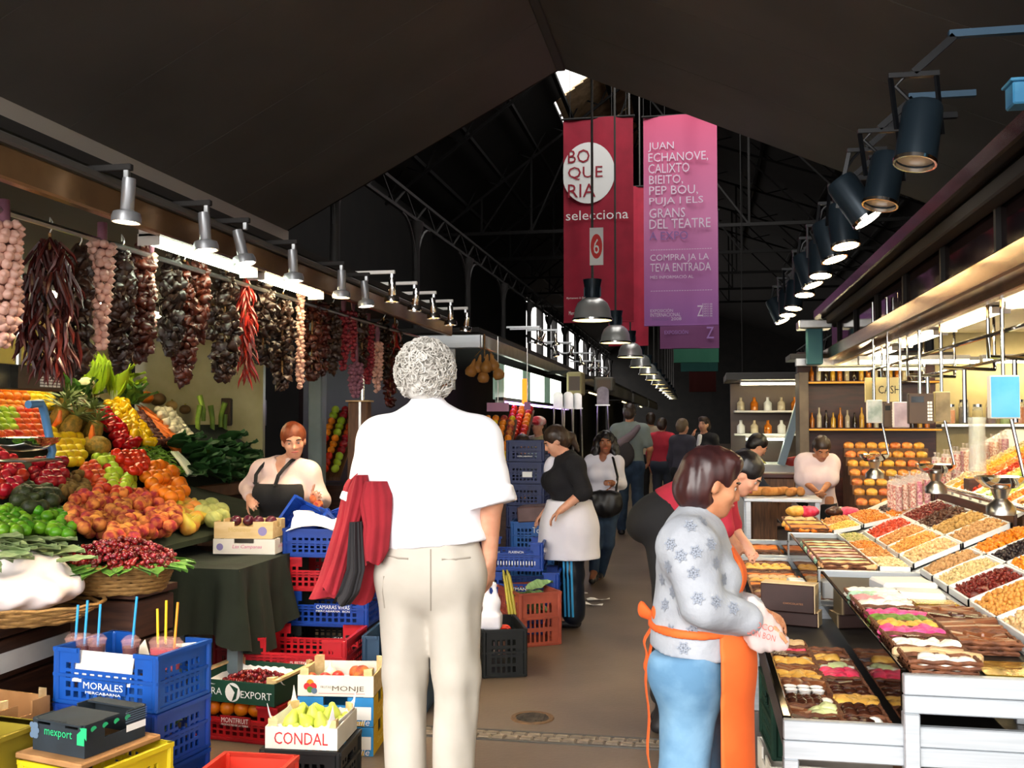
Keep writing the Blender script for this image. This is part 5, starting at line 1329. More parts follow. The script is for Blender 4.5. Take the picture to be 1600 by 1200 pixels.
for k, (px, py) in enumerate([(123, 622), (134, 600)]):
 o = solid('cauliflower', [EL_((0, 0, 0), (.06, .06, .05), .02)], .008, mat('cauli', '#e9dfae', '#d9ce98', rough=.7, scale=20), loc=atx(px, py, -4.4), noise=lumps(.01, 90, 3)); tag(o, f'cream cauliflower {["in front of","behind"][k]} the celery', 'cauliflower')
# green beans
mb = MB(); rr_ = random.Random(9); beans = MB().tube([(-.05, 0, 0), (-.02, 0, .006), (.02, 0, .006), (.05, 0, 0)], [.002, .005, .005, .002], 5).mesh('green_bean', 60); beans.materials.append(mat('bean_f', '#6d9a2a', '#587f20', rough=.45, scale=10, rand=.15)); n = 0
for i in range(4000):
 x = rr_.uniform(-4.2, -3.58); y = rr_.uniform(6, 8.4); z = uppz(x)+rr_.uniform(.01, .05); px, py = pix((x, y, z))
 if inpoly(px, py, [(205, 702), (252, 699), (290, 742), (262, 748), (228, 722)]):
  o = obj('green_bean', beans, None, None, (x, y, z), (rr_.uniform(-.4, .4), rr_.uniform(-.5, .5), rr_.uniform(0, 3))); tag(o, 'green bean in the heap right of the tomatoes', 'bean', 'green beans on the slope'); n += 1
  if n >= 220: break
CH_dark = with_mat(leaf_mesh(.34, .2, .25, 8, .012), 'leaf_dark')
for k, (px, py) in enumerate([(270, 700), (290, 712), (306, 725), (318, 706), (336, 722), (350, 735), (340, 698), (362, 715), (376, 735), (325, 742), (298, 738), (385, 742), (368, 748), (345, 746)]):
 p_ = uppp(px, py, .04)
 t = thing('chard_bunch', f'dark green leafy chard bunch on the slope, {["top left","upper left","left","top middle","middle","right of middle","upper right","right","far right","front middle","front left","front far right","front right","front"][k]}', 'chard', p_, group='chard bunches on the slope')
 for j in range(7): obj('leaf', CH_dark, None, t, (0, 0, 0), (R(rr_.uniform(-5, 40)), R(rr_.uniform(-25, 25)), R(-90+rr_.uniform(-45, 45))), rr_.uniform(.6, .9))
for k, (a, b_) in enumerate([((268, 706), (296, 742)), ((312, 702), (336, 736)), ((340, 690), (372, 728))]):
 A0 = uppp(a[0], a[1], .05); t = thing('chard_bundle', f'bundle of thick white chard stems on the slope, {["left","middle","right"][k]} one', 'chard', A0)
 for j in range(4):
  A = uppp(a[0]+j*3.2, a[1], .07)-A0; B = uppp(b_[0]+j*3.2, b_[1], .07)-A0
  MB().tube([A, (A+B)/2+V3(0, 0, .012), B], [.008, .013, .016], 8).build('stem', 'chard_white', t, 60)
for k, (px, py) in enumerate([(318, 640), (332, 655), (351, 668), (309, 655), (345, 650)]):
 A = atx(px, py, -4.2); o = MB().tube([A+V3(0, 0, -.1), A+V3(0, 0, .0), A+V3(.02*(k-2), 0, .12)], [.02, .022, .026], 8).build('leek', mat('leek_g', '#8fae3c', '#6d9030', rough=.5, scale=8), None, 60); tag(o, f'green leek standing at back of the chard, {["tallest left","middle","front","leftmost low","rear right"][k]}', 'leek')
# leaf mat, cherries on leaves in a basket
def lowp(px, py, dz=0):
 return surf(px, py, -2.4, .84+dz, .233)
MAT_L = with_mat(leaf_mesh(.30, .16, .12, 6, .006), mat('leaf_grey', '#8a9a6a', '#6f8453', rough=.6, scale=9, rand=.12, stretch=(6, 1, 1)))
for k in range(46):
 px = random.uniform(-40, 118); py = random.uniform(838, 880)
 if px > 40+(py-820): continue
 p_ = lowp(px, py, .02+.02*random.random())
 o = obj('vine_leaf', MAT_L, None, None, p_, (R(random.uniform(-8, 10)), R(random.uniform(-15, 15)), R(-75+random.uniform(-40, 40))), random.uniform(.5, .72)); tag(o, 'greyish green leaf in the flat mat before the limes', 'leaf', 'leaf mat in front of the limes')
cb = lowp(188, 884, .0); CBX, CBY = cb.x, cb.y
t = thing('wicker_basket', 'round wicker basket of cherries at the stall front', 'basket', (CBX, CBY, cb.z-.10))
mat('wicker', '#9a7440', '#7c5a2e', rough=.7, scale=30, bump=.5, bscale=40, stretch=(1, 1, 4))
def basket(t, rx, ry, h, m='wicker', rows=7, n=28, taper=.82):
 for j in range(rows):
  f_ = j/(rows-1); sc = taper+(1-taper)*f_; pts = [(rx*sc*math.cos(2*PI*i/n), ry*sc*math.sin(2*PI*i/n), h*f_+.006*(1 if (i+j) % 2 else -1)*.5) for i in range(n+1)]
  MB().tube(pts, h/rows*.62, 5, caps=False).build('wicker_row', m, t, 60)
 MB().lathe([(0, 0), (1, 0), (1, .008), (0, .008)], n, Rm=Matrix.Diagonal((rx*taper, ry*taper, 1))).build('basket_base', m, t)
basket(t, .25, .20, .11)
for k in range(26):
 a = 2*PI*k/26; o = obj('cherry_leaf', LC_mid, None, None, (CBX+.2*math.cos(a), CBY+.17*math.sin(a), cb.z+.015), (R(-6), R(random.uniform(-10, 10)), a-PI/2+random.uniform(-.3, .3)), random.uniform(.8, 1.15)); tag(o, 'green leaf spread around the basket of cherries', 'leaf', 'leaves under the cherries')
cherry = FR['cherry']
def cherry_heap(cx, cy, z0, rx, ry, hh, n, label, group, rot=0, seed=3):
 rr_ = random.Random(seed); c_ = 0
 for i in range(n):
  a = rr_.uniform(0, 2*PI); q = math.sqrt(rr_.random()); x = q*math.cos(a); y = q*math.sin(a)
  X = cx+rx*x*math.cos(rot)-ry*y*math.sin(rot); Y = cy+rx*x*math.sin(rot)+ry*y*math.cos(rot)
  Z = z0+hh*(1-q*q)*rr_.uniform(.85, 1.02)+.006
  o = obj('cherry', cherry, None, None, (X, Y, Z), (rr_.uniform(0, 6), rr_.uniform(0, 6), 0), rr_.uniform(.85, 1.1)); tag(o, label, 'cherry', group)
  if i % 3 == 0: MB().tube([(X, Y, Z+.008), (X+rr_.uniform(-.01, .01), Y, Z+.03), (X+rr_.uniform(-.02, .02), Y, Z+.042)], .0012, 4).build('stem', 'stalk_green', o) if False else None
cherry_heap(CBX, CBY, cb.z+.03, .27, .21, .09, 190, 'dark red cherry in the leaf lined wicker basket', 'cherries in the basket')
bxo = V3(cherry_box[0], cherry_box[1], .20)
cherry_heap(bxo.x, bxo.y, .225, .19, .16, .06, 110, 'dark red cherry in the dark green printed box', 'cherries in the green box', seed=5)
o = MB().grid(lambda u, v: ((u-.5)*.43, (v-.5)*.37, .05*(abs(u-.5)*2)**6+.06*(abs(v-.5)*2)**6+.004*math.sin(u*60)*(abs(v-.5)*2)**4), 30, 20, .002).build('paper_liner', 'paper_white', None, 60, loc=(bxo.x, bxo.y, .21)); tag(o, 'white scalloped paper liner inside the cherry box', 'paper')
# pears, peaches, oranges in the boxes
def box_fruit(kind, cx, cy, z, nx, ny, r, label, group, rz=0, lay2=True, seed=2, cat=None):
 rr_ = random.Random(seed); k = 0
 for L_ in range(2 if lay2 else 1):
  for i in range(nx-L_):
   for j in range(ny-L_):
    x = (i-(nx-1-L_)/2)*r*2.0+rr_.uniform(-.1, .1)*r; y = (j-(ny-1-L_)/2)*r*2.0+rr_.uniform(-.1, .1)*r
    o = obj(FR[kind].name, FR[kind], None, None, (cx+x*math.cos(rz)-y*math.sin(rz), cy+x*math.sin(rz)+y*math.cos(rz), z+L_*r*1.4), (rr_.uniform(-.6, .6), rr_.uniform(-.6, .6), rr_.uniform(0, 6)), rr_.uniform(.92, 1.08)); tag(o, label, cat or kind, group)
box_fruit('pear', PX_, PY_, .235, 4, 4, .033, 'green pear in the white printed box', 'green pears in the box')
o = MB().grid(lambda u, v: ((u-.5)*.29, (v-.5)*.28, .09*(abs(u-.5)*2)**8+.075*(abs(v-.5)*2)**8+.008*math.sin(u*40+v*9)*(abs(v-.5)*2)**3), 24, 20, .002).build('paper_liner', 'paper_white', None, 60, loc=(PX_, PY_, .205)); tag(o, 'white paper liner puffing up around the green pears', 'paper')
for k, (dx, dy, kd) in enumerate([(-.09, .06, 'onion'), (-.07, -.06, 'nectarine'), (-.02, -.02, 'nectarine'), (.07, .06, 'peach'), (.13, -.03, 'nectarine'), (-.13, -.08, 'nectarine'), (.03, .09, 'nectarine')]):
 o = obj(FR[kd].name, FR[kd], None, None, (MONJE[0]+dx, MONJE[1]+dy, .325), (k, k*.7, 0), 1.25 if kd == 'peach' else 1.0); tag(o, ['pale onion in the wooden peach tray', 'red nectarine in the wooden peach tray', 'large peach in the wooden tray'][0 if kd == 'onion' else 2 if kd == 'peach' else 1], 'fruit', 'fruit in the wooden tray')
for k in range(5):
 o = obj('orange', FR['orange'], None, None, (cherry_box[0]-.16+.075*k, cherry_box[1]-.13, .14), (k, 0, 0), .9); tag(o, 'orange peeping out of the dark red crate', 'orange', 'oranges in the red crate')
for k in range(6):
 a = at(783+5*(k % 3), 990+4*(k//3), 6.1); o = obj('tomato', FR['tomato'], None, None, (a.x-.03, 6.12+.06*(k//3), .25), (0, 0, k)); tag(o, 'red tomato beside the carrier bag in black crate', 'tomato', 'tomatoes in the black crate')
for k, (px, py) in enumerate([(491, 779), (497, 788)]):
 o = obj('peach', FR['peach'], None, None, at(px, py, 5.72), (k, 1, 0), .85); tag(o, f'peach {["held in","touching"][k]} the fingers of the red haired vendor', 'peach')
# --- white paper bundle on a wicker tray at the left edge
p_ = at(34, 950, 3.85); t = thing('wicker_tray', 'wide wicker tray under the white paper at left edge', 'basket', (p_.x, p_.y, p_.z-.04)); basket(t, .36, .26, .07, rows=5, taper=.7)
o = solid('paper_bundle', [EL_((-.06, 0, 0), (.34, .24, .10), .06), RC((-.3, 0, .10), (.12, .05, .06), .13, .08, .06), RC((.12, -.05, .02), (.24, -.1, .0), .06, .03, .04), RC((.0, -.18, -.03), (-.02, -.26, -.07), .05, .012, .04)], .009, mat('pink_paper', '#f3e9e8', '#e8dcdc', rough=.8, scale=5, bump=.25, bscale=16), loc=(p_.x-.02, p_.y, p_.z+.085), noise=folds(.018, 30, 12)); tag(o, 'big bundle of white wrapping paper on the wicker tray', 'paper')
# --- dark wooden stall front with white strips
cf = thing('stall_counter', 'dark red brown wooden counter front with white price strips', 'counter', (-3.2, 4.0, 0))
for z in (.15, .33, .51, .69): sp(MB().box((-3.02, 3.55, z), (.05, 2.3, .17), ch=.006), 'front_board', 'wood_dark', root=cf)
sp(MB().box((-3.3, 3.55, .79), (.6, 2.3, .03)), 'counter_top', 'wood_dark', root=cf)
for (y0, y1, z) in ((3.0, 4.45, .50),): sp(MB().box((-2.985, (y0+y1)/2, z), (.012, y1-y0, .085)), 'price_strip', 'paper_white', root=cf)
t = thing('wooden_box', 'brown wooden box under the cherry basket with a paper strip', 'box', (CBX-.02, CBY+.06, 0), R(-5))
for z in (.12, .30, .48, .66): MB().box((0, 0, z), (.34, .30, .17), ch=.006).build('box_board', 'wood_dark', t)
MB().box((.02, -.153, .50), (.24, .006, .08), Matrix.Rotation(R(-10), 3, 'Y')).build('paper_strip', 'paper_white', t)
MB().box((0, 0, .775), (.36, .32, .03)).build('box_lid', 'wood_dark', t)
# --- table with dark green cloth
mat('green_cloth', '#151f15', '#0f170f', rough=.9, scale=6, bump=.3, bscale=14)
tb = thing('cloth_table', 'wooden table under dark green cloth with two fruit boxes', 'table', (-2.75, 5.35, 0))
TX0, TX1, TY0, TY1, TZ = -.44, .42, -.55, .38, .79
MB().box((0, -.08, TZ-.02), (.84, .92, .03)).build('tabletop', 'wood_brown', tb)
for x in (-.36, .36):
 for y in (-.46, .3): MB().box((x, y, .385), (.06, .06, .77)).build('leg', 'blue_post', tb)
def drape(u, v):
 # u runs round the visible edge, v runs from the middle of the top out and down
 side = [(TX0, TY1), (TX0, TY0), (TX1, TY0), (TX1, TY1)]; s3 = u*3; k = min(2, int(s3)); f_ = s3-k
 a = V3(*side[k], 0); b_ = V3(*side[k+1], 0); e = a.lerp(b_, f_); c_ = V3(0, .05, 0)
 if v < .5: p_ = c_.lerp(e, v*2); return (p_.x, p_.y, TZ+.004+.012*math.sin(p_.x*13)*math.sin(p_.y*9))
 d_ = (v-.5)*2; n_ = [V3(-1, 0, 0), V3(0, -1, 0), V3(1, 0, 0)][k]; w_ = .03+.035*math.sin(u*60)+.02*math.sin(u*131)
 drop = .40+.07*math.sin(u*19)
 return (e.x+n_.x*w_*d_*1.2, e.y+n_.y*w_*d_*1.2, TZ-d_*drop)
MB().grid(drape, 110, 14, .003).build('tablecloth', 'green_cloth', tb, 60)
q = at(330, 880, 5.30); BXc = V3(q.x+.19, 5.42, TZ+.012)
t = tray('white printed carton of plums on the green cloth table', BXc, R(6), .36, .26, .085, 'white_card', 'white_card', posts=None); text('Las Campanas', t, (.02, -.131, .04), (1, 0, 0), (0, 0, 1), .17, .025, 'pink_ink', shear=.2); decal(circ(.02, 14), t, (-.14, -.131, .04), (1, 0, 0), (0, 0, 1), 'purple_ink', 'emblem')
text('Las Campanas', t, (.181, .0, .04), (0, 1, 0), (0, 0, 1), .15, .025, 'pink_ink', shear=.2)
t = tray('pale wooden carton with purple fruit stacked on white carton', BXc+V3(-.01, 0, .087), R(8), .34, .25, .095, 'pine', 'pine', posts=None); text('Monsieur', t, (-.02, -.126, .05), (1, 0, 0), (0, 0, 1), .13, .025, mat('gold_ink', '#c9a860', rough=.6)); decal(circ(.026, 14), t, (.11, -.126, .042), (1, 0, 0), (0, 0, 1), 'purple_ink', 'fruit_print')
for k in range(4):
 o = obj('plum', with_mat(FR['nectarine'], mat('plum', '#4a1226', '#3a0d1e', rough=.25, scale=9)), None, None, BXc+V3(-.1+.07*k, .02*(k % 2), .175), (k, 0, 0), 1.0); tag(o, 'dark purple plum in the pale wooden carton', 'plum', 'plums in the carton')
# --- blue scale with steel bowl
p_ = atx(40, 712, -3.45); sc_ = thing('market_scale', 'blue framed market scale with steel bowl among the fruit', 'scale', p_)
mat('scale_blue', '#5b8fc4', rough=.35, metal=.2)
o0 = p_
def sq(px, py, X=-3.45): return atx(px, py, X)-o0
MB().tube([sq(44, 632), sq(64, 630), sq(68, 640), sq(82, 705), sq(78, 718)], .022, 8).build('scale_frame', 'scale_blue', sc_, 60)
MB().lathe([(.0, .0), (.10, .01), (.17, .05), (.185, .075), (.178, .075), (.1, .02), (0, .012)], 28, sq(36, 706)).build('weighing_bowl', 'chrome', sc_, 60)
MB().box(sq(40, 716)+V3(0, 0, -.01), (.22, .3, .012), ch=.006).build('scale_plate', 'steel', sc_)
# --- hanging price computers
def price_box(label, px0, px1, py0, py1, X, keys=True):
 a = atx(px0, py0, X); b_ = atx(px1, py1, X); c_ = (a+b_)/2; t = thing('price_scale_head', label, 'scale', c_)
 w_ = abs(b_.y-a.y); h_ = abs(a.z-b_.z); MB().box((0, 0, 0), (.09, w_, h_), ch=.006).build('case', mat('case_brown', '#4a3c33', rough=.35, metal=.3), t)
 MB().box((.046, -w_*.28, 0), (.006, w_*.36, h_*.9)).build('screen', mat('screen_dark', '#20262c', rough=.1), t)
 if keys:
  for i in range(5):
   for j in range(6): MB().box((.047, w_*.2+i*w_*.055, -h_*.3+j*h_*.12), (.005, w_*.04, h_*.085)).build('key', 'white_paint', t)
 MB().tube([(0, 0, h_/2), (0, 0, 2.5-c_.z)], .014, 8).build('hanger', 'steel', t)
 return t
price_box('brown scale head with keypad hanging at the left edge', -40, 88, 565, 612, -3.4)
price_box('brown scale head hanging behind the red haired vendor', 352, 410, 622, 665, -4.3)
# ================================================================== HANGING STRINGS
mat('garlic_f', '#d9b0a0', '#c79484', rough=.5, scale=20, rand=.12); mat('garlic_tie', '#8a5a6a', '#6b4152', rough=.8, scale=12)
mat('pepper_dry', '#4a120d', '#2a0a08', rough=.35, scale=14, rand=.35); mat('pepper_brown', '#2f1a10', '#1b0f0a', rough=.4, scale=14, rand=.35); mat('pepper_bright', '#8c1a10', '#5e110c', rough=.3, scale=12, rand=.3)
mat('pepper_rust', '#5c2312', '#38160d', rough=.38, scale=14, rand=.35); mat('onion_red', '#8a2330', '#6d1a28', rough=.3, scale=10, rand=.15)
GB = fruit_mesh('garlic_bulb', [(.003, -.016), (.012, -.0135), (.0185, -.0025), (.016, .0075), (.0075, .015), (.003, .021)], 10, 'garlic_f', .07, 7)
def chili(L_, r, bend): return MB().tube([(0, 0, 0), (bend*.3, 0, -L_*.3), (bend*.8, 0, -L_*.65), (bend*.6, 0, -L_)], [r*.7, r, r*.8, .001], 5).mesh('dried_chili', 60)
CHL = {m_: [with_mat(chili(L_, r, b_), m_) for L_, r, b_ in ((.10, .008, .02), (.085, .009, -.02), (.12, .007, .015))] for m_ in ('pepper_dry', 'pepper_bright')}
def nora(r):
 me = fruit_mesh('dried_pepper', [(.15*r, -1.3*r), (.6*r, -1.0*r), (.95*r, -.2*r), (.8*r, .5*r), (.35*r, .9*r), (.1*r, 1.1*r)], 7, None, .2, 3, 40)
 for v in me.vertices: v.co = Vector((v.co.x*random.uniform(.45, 1.2), v.co.y*random.uniform(.45, 1.2)*.7, v.co.z*random.uniform(.85, 1.1)))
 return me
NOR = {m_: [with_mat(nora(r), m_) for r in (.022, .026, .019)] for m_ in ('pepper_brown', 'pepper_rust', 'pepper_dry')}
def hook(t, top): MB().tube([(0, 0, 0), (0, 0, .02), (.01, 0, .04), (.012, 0, .06), (0, 0, .08), (0, 0, top)], .003, 5).build('hook', 'steel', t, 60)
def hang(px, py_top, X):
 p_ = atx(px, py_top, X); return p_
def garlic(label, px, y0, y1, X=-2.42, w=.075, tail=.5, m_=None, big=1.0):
 a = atx(px, y0, X); b_ = atx(px, y1, X); t = thing('garlic_braid', label, 'garlic', a, group='braids on the left stall'); H_ = a.z-b_.z
 MB().tube([(0, 0, 2.33-a.z), (0, 0, 0), (0, 0, -H_*.2)], [.006, .02, w*.5], 8).build('braid_top', 'garlic_tie', t, 60)
 rr_ = random.Random(int(px)); me = GB if m_ is None else with_mat(GB, m_); k = 0
 z = -H_*.18
 while z > -H_:
  f_ = -z/H_; ww = w*(1-.75*max(0, f_-tail)/(1-tail+.001)); n = max(2, int(ww*2*PI/.03))
  for j in range(n):
   an = 2*PI*j/n+k*.5; obj('garlic_bulb', me, None, t, (ww*math.cos(an), ww*math.sin(an), z+rr_.uniform(-.008, .008)), (PI/2, rr_.uniform(0, 6), an+PI/2), rr_.uniform(.85, 1.1)*big)
  z -= .028*big; k += 1
 return t
garlic('thick pink garlic braid at the left edge of the stall', 6, 312, 545, w=.05, tail=.8)
garlic('tapering garlic braid right of the big red chilli bunch', 160, 348, 550, w=.04, tail=.25)
garlic('thin garlic braid behind the third spot lamp', 237, 372, 532, w=.014, tail=.9, big=.8)
garlic('thin garlic braid between dark pepper strings mid row', 470, 430, 610, w=.016, tail=.9, big=.85)
def bunch(label, px, y0, y1, wpx, kind, m_, n, X=-2.45, joined=True, group='dried pepper strings'):
 a = atx(px, y0, X); b_ = atx(px, y1, X); H_ = a.z-b_.z; w = wpx/1550*math.hypot(a.x, a.y)*.5*.9
 t = thing('dried_pepper_string', label, 'dried peppers', a, group=group); hook(t, max(.05, 2.30-a.z)); rr_ = random.Random(int(px*7))
 MB().tube([(0, 0, .02), (0, 0, -H_*.9)], .006, 5).build('cord', 'wicker', t)
 ms = (CHL if kind == 'chili' else NOR)[m_]; mb = MB()
 for i in range(n):
  f_ = rr_.random(); z = -H_*f_*(.93 if kind != 'chili' else .85); prof = min(1, .35+f_*2.2)*(1 if f_ < .8 else (1-f_)*3.5+.3); an = rr_.uniform(0, 2*PI); r = w*prof*math.sqrt(rr_.uniform(.25, 1))
  p_ = V3(r*math.cos(an), r*math.sin(an)*.9, z); sc = rr_.uniform(.8, 1.25)
  rot = (rr_.uniform(-.5, .5), rr_.uniform(-.5, .5), an) if kind == 'chili' else (rr_.uniform(0, 6), rr_.uniform(0, 6), rr_.uniform(0, 6))
  me = ms[i % 3]
  if not joined: obj(me.name.split('.')[0], me, None, t, p_, rot, sc)
  else:
   Rm = Euler(rot).to_matrix(); mb.add([Rm @ (v.co*sc)+p_ for v in me.vertices], [tuple(q.vertices) for q in me.polygons])
 if joined: tag(mb.build('peppers', m_, t, 60), kind='stuff')
 return t
bunch('broad bunch of long dark red dried chillies beside garlic', 78, 372, 605, 88, 'chili', 'pepper_dry', 300, joined=False)
bunch('nearly black dried pepper string left of the tapering garlic', 124, 392, 600, 34, 'nora', 'pepper_brown', 160)
specs = [(190, 395, 590, 40, 'nora', 'pepper_brown', 'dark brown dried pepper string right of tapering garlic'), (222, 385, 575, 36, 'nora', 'pepper_rust', 'rusty dried pepper string below the second spot lamp'),
 (268, 400, 560, 34, 'nora', 'pepper_brown', 'dark dried pepper string right of thin garlic'), (288, 412, 612, 36, 'nora', 'pepper_rust', 'long rusty dried pepper string hanging lowest near lamp three'), (312, 405, 540, 30, 'nora', 'pepper_rust', 'short rust coloured dried pepper string'),
 (352, 425, 605, 50, 'nora', 'pepper_brown', 'wide dark dried pepper string under the third spot lamp'), (384, 432, 605, 22, 'chili', 'pepper_bright', 'bright red thin chilli string in the middle of the row'), (412, 440, 580, 42, 'nora', 'pepper_brown', 'blackish dried pepper string under the fourth spot lamp'),
 (442, 462, 618, 36, 'nora', 'pepper_brown', 'dark string hanging lowest left of thin mid garlic'), (488, 468, 600, 30, 'nora', 'pepper_rust', 'rusty dried pepper string right of thin mid garlic'), (503, 470, 595, 24, 'nora', 'pepper_dry', 'dark red dried pepper string under fifth lamp'),
 (520, 478, 590, 24, 'nora', 'pepper_brown', 'black dried pepper string under the fifth lamp, right side')]
for px, y0, y1, w, kind, m_, lab in specs: bunch(lab, px, y0, y1, w, kind, m_, 190 if w > 30 else 130)
for k, (px, y0, y1, w, m_) in enumerate([(537, 470, 578, .03, 'onion_red'), (552, 472, 565, .015, 'onion_red'), (575, 490, 600, .035, 'onion_red'), (590, 520, 612, .03, 'garlic_f'), (556, 560, 622, .04, 'garlic_tie')]):
 garlic(f'dark red onion braid near the wooden post, {ord_(k)} from the left', px, y0, y1, -2.45, w, .7, m_)
for k, (px, y0, y1, w) in enumerate([(566, 480, 585, 20), (600, 500, 600, 26), (620, 515, 610, 22), (610, 560, 640, 18)]): bunch(f'blackish pepper string near the man\'s head, {ord_(k)} from the left', px, y0, y1, w, 'nora', 'pepper_brown' if k != 3 else 'pepper_dry', 100)
o = atx(598, 492, -2.45); bunch('single bright red chilli cluster left of the man\'s hair', 617, 500, 545, 12, 'chili', 'pepper_bright', 20)
# ================================================================== RIGHT STALL: steel counters
T1, T2 = .57, .74
TA, TB, TC = .27, .645, 1.14            # x of the tier edges
def rbox(x0, x1, y0, y1, z0, z1): return MB().box(((x0+x1)/2, (y0+y1)/2, (z0+z1)/2), (x1-x0, y1-y0, z1-z0), ch=.004)
mat('counter_glass', '#2c2620', rough=.06, metal=.85)
mat('counter_dark', '#17130f', rough=.5)
for k, (ya, yb) in enumerate(((3.42, 5.6), (5.72, 7.45), (7.6, 8.6))):
 ct = thing('steel_counter', f'two tier brushed steel sweets counter, {["nearest","middle","farthest"][k]} of three', 'counter', (TA, ya, 0), group='steel counters of the right stall')
 A = lambda mb, n, m='brushed': sp(mb, n, m, root=ct)
 xe = 1.03
 A(rbox(TA, xe, ya, ya+.03, T1-.065, T1), 'front_rail_upper'); A(rbox(TA, xe, ya+.004, ya+.03, T1-.13, T1-.068), 'front_rail_lower')
 A(rbox(TA, TA+.03, ya+.03, yb, T1-.10, T1+.005), 'side_rail', 'counter_glass'); A(rbox(TA, xe, yb-.03, yb, T1-.13, T1), 'rear_rail')
 A(rbox(TA+.03, xe, ya+.03, yb-.03, T1-.09, T1-.07), 'lower_shelf', 'counter_dark')
 for x in (TA, xe-.05): A(rbox(x, x+.05, ya+.003, ya+.053, 0, T1-.13), 'leg'); A(rbox(x, x+.05, yb-.053, yb-.003, 0, T1-.13), 'leg')
 A(rbox(TB, 1.66, ya-.02, ya+.012, T2-.065, T2), 'front_rail_upper'); A(rbox(TB, 1.66, ya-.016, ya+.012, T2-.125, T2-.068), 'front_rail_lower')
 A(rbox(TB, TB+.05, ya-.018, ya+.03, 0, T2-.125), 'leg')
 A(rbox(TB, TB+.02, ya+.03, yb, T1+.005, T2+.01), 'side_glass', 'counter_glass')
 A(rbox(TB+.02, 1.66, ya+.02, yb, T2-.04, T2-.02), 'upper_shelf', 'counter_dark')
 A(rbox(1.6, 1.65, yb-.05, yb, 0, T2-.04), 'leg')
 # sloped back bed for the trays and its supports
 vs = [V3(1.14, ya+.02, T2-.01), V3(1.66, ya+.02, .98), V3(1.66, yb, .98), V3(1.14, yb, T2-.01)]; vs += [v-V3(0, 0, .02) for v in vs]
 A(MB().add(vs, [(0, 1, 2, 3), (7, 6, 5, 4), (0, 4, 5, 1), (1, 5, 6, 2), (2, 6, 7, 3), (3, 7, 4, 0)]), 'sloped_bed', 'white_paint')
 vs = [V3(1.68, ya+.02, 1.06), V3(2.45, ya+.02, 1.50), V3(2.45, yb, 1.50), V3(1.68, yb, 1.06)]; vs += [v-V3(0, 0, .02) for v in vs]
 A(MB().add(vs, [(0, 1, 2, 3), (7, 6, 5, 4), (0, 4, 5, 1), (1, 5, 6, 2), (2, 6, 7, 3), (3, 7, 4, 0)]), 'upper_sloped_bed', 'white_paint')
 A(rbox(1.66, 1.68, ya+.02, yb, .5, 1.06), 'back_board', 'wood_dark'); A(rbox(2.44, 2.48, ya+.02, yb, 0, 1.5), 'back_board', 'wood_dark')
 if k == 0:
  for yy in (3.9, 4.6): A(MB().bar((1.0, yy-.4, .1), (1.35, yy, T2-.05), .035), 'diagonal_brace', 'grey_paint')
rl = thing('steel_rail', 'dark polished rail with clips in front of the upper trays', 'rail', (1.64, 6, 1.12))
sp(MB().tube([(1.66, 4.2, 1.10), (1.66, 7.45, 1.10)], .016, 10), 'rail_tube', 'chrome', 60, rl)
for i in range(14): sp(MB().box((1.66, 4.4+i*.22, 1.085), (.012, .02, .03)), 'rail_clip', 'steel', root=rl)
# ------------------------------------------------------------------ nuts and dried fruit in white trays
PIECE = {'round': [(.02, -.9), (.8, -.55), (1, 0), (.8, .55), (.02, .9)], 'long': [(.02, -1.5), (.6, -.9), (.75, 0), (.55, .9), (.02, 1.5)], 'flat': [(.02, -.4), (.9, -.25), (1, 0), (.9, .25), (.02, .4)]}
def piece_arr(kind, r, n=5):
 pf = PIECE[kind]; v = []; f = []
 for a, z in pf:
  for j in range(n): v.append((a*r*math.cos(2*PI*j/n), a*r*math.sin(2*PI*j/n), z*r))
 for i in range(len(pf)-1):
  for j in range(n): f.append((i*n+j, i*n+(j+1) % n, (i+1)*n+(j+1) % n, (i+1)*n+j))
 return np.array(v), np.array(f)
def rand_rots(k, g):
 q = g.normal(size=(k, 4)); q /= np.linalg.norm(q, axis=1)[:, None]; w, x, y, z = q.T
 return np.stack([np.stack([1-2*(y*y+z*z), 2*(x*y-w*z), 2*(x*z+w*y)], -1), np.stack([2*(x*y+w*z), 1-2*(x*x+z*z), 2*(y*z-w*x)], -1), np.stack([2*(x*z-w*y), 2*(y*z+w*x), 1-2*(x*x+y*y)], -1)], 1)
def heap_mesh(name, P, kind, r, seed, m):
 g = np.random.default_rng(seed); v, f = piece_arr(kind, r); k = len(P); Rm = rand_rots(k, g); sc = g.uniform(.8, 1.2, size=(k, 1, 1))
 V = np.einsum('kij,nj->kni', Rm, v)*sc+P[:, None, :]
 Fq = (f[None]+(np.arange(k)*len(v))[:, None, None]).reshape(-1, 4)
 me = np_mesh(name, V.reshape(-1, 3), Fq); me.materials.append(M_(m)); return me
HM = {}
def food(name, c1, c2, rough=.55): return mat(name, c1, c2, rough=rough, scale=28, lo=.3, hi=.7)
food('hazel', '#c9a06a', '#e2c290'); food('almond', '#b8783c', '#d29a5c'); food('walnut', '#a87a48', '#c79c68'); food('peanut', '#d89a48', '#c2823a'); food('cranberry', '#5b150f', '#7a2216', .3); food('raisin', '#241318', '#150b10', .35)
food('apricot', '#e8891c', '#d97812', .35); food('fig', '#b08a4a', '#94703a'); food('date', '#4a2413', '#361a0f', .3); food('pistachio', '#c2b07a', '#a3a557'); food('cashew', '#e6cf9f', '#d8bd86'); food('caramel', '#b8651c', '#d98a30', .3); food('goji', '#b5301a', '#c94a22', .4)
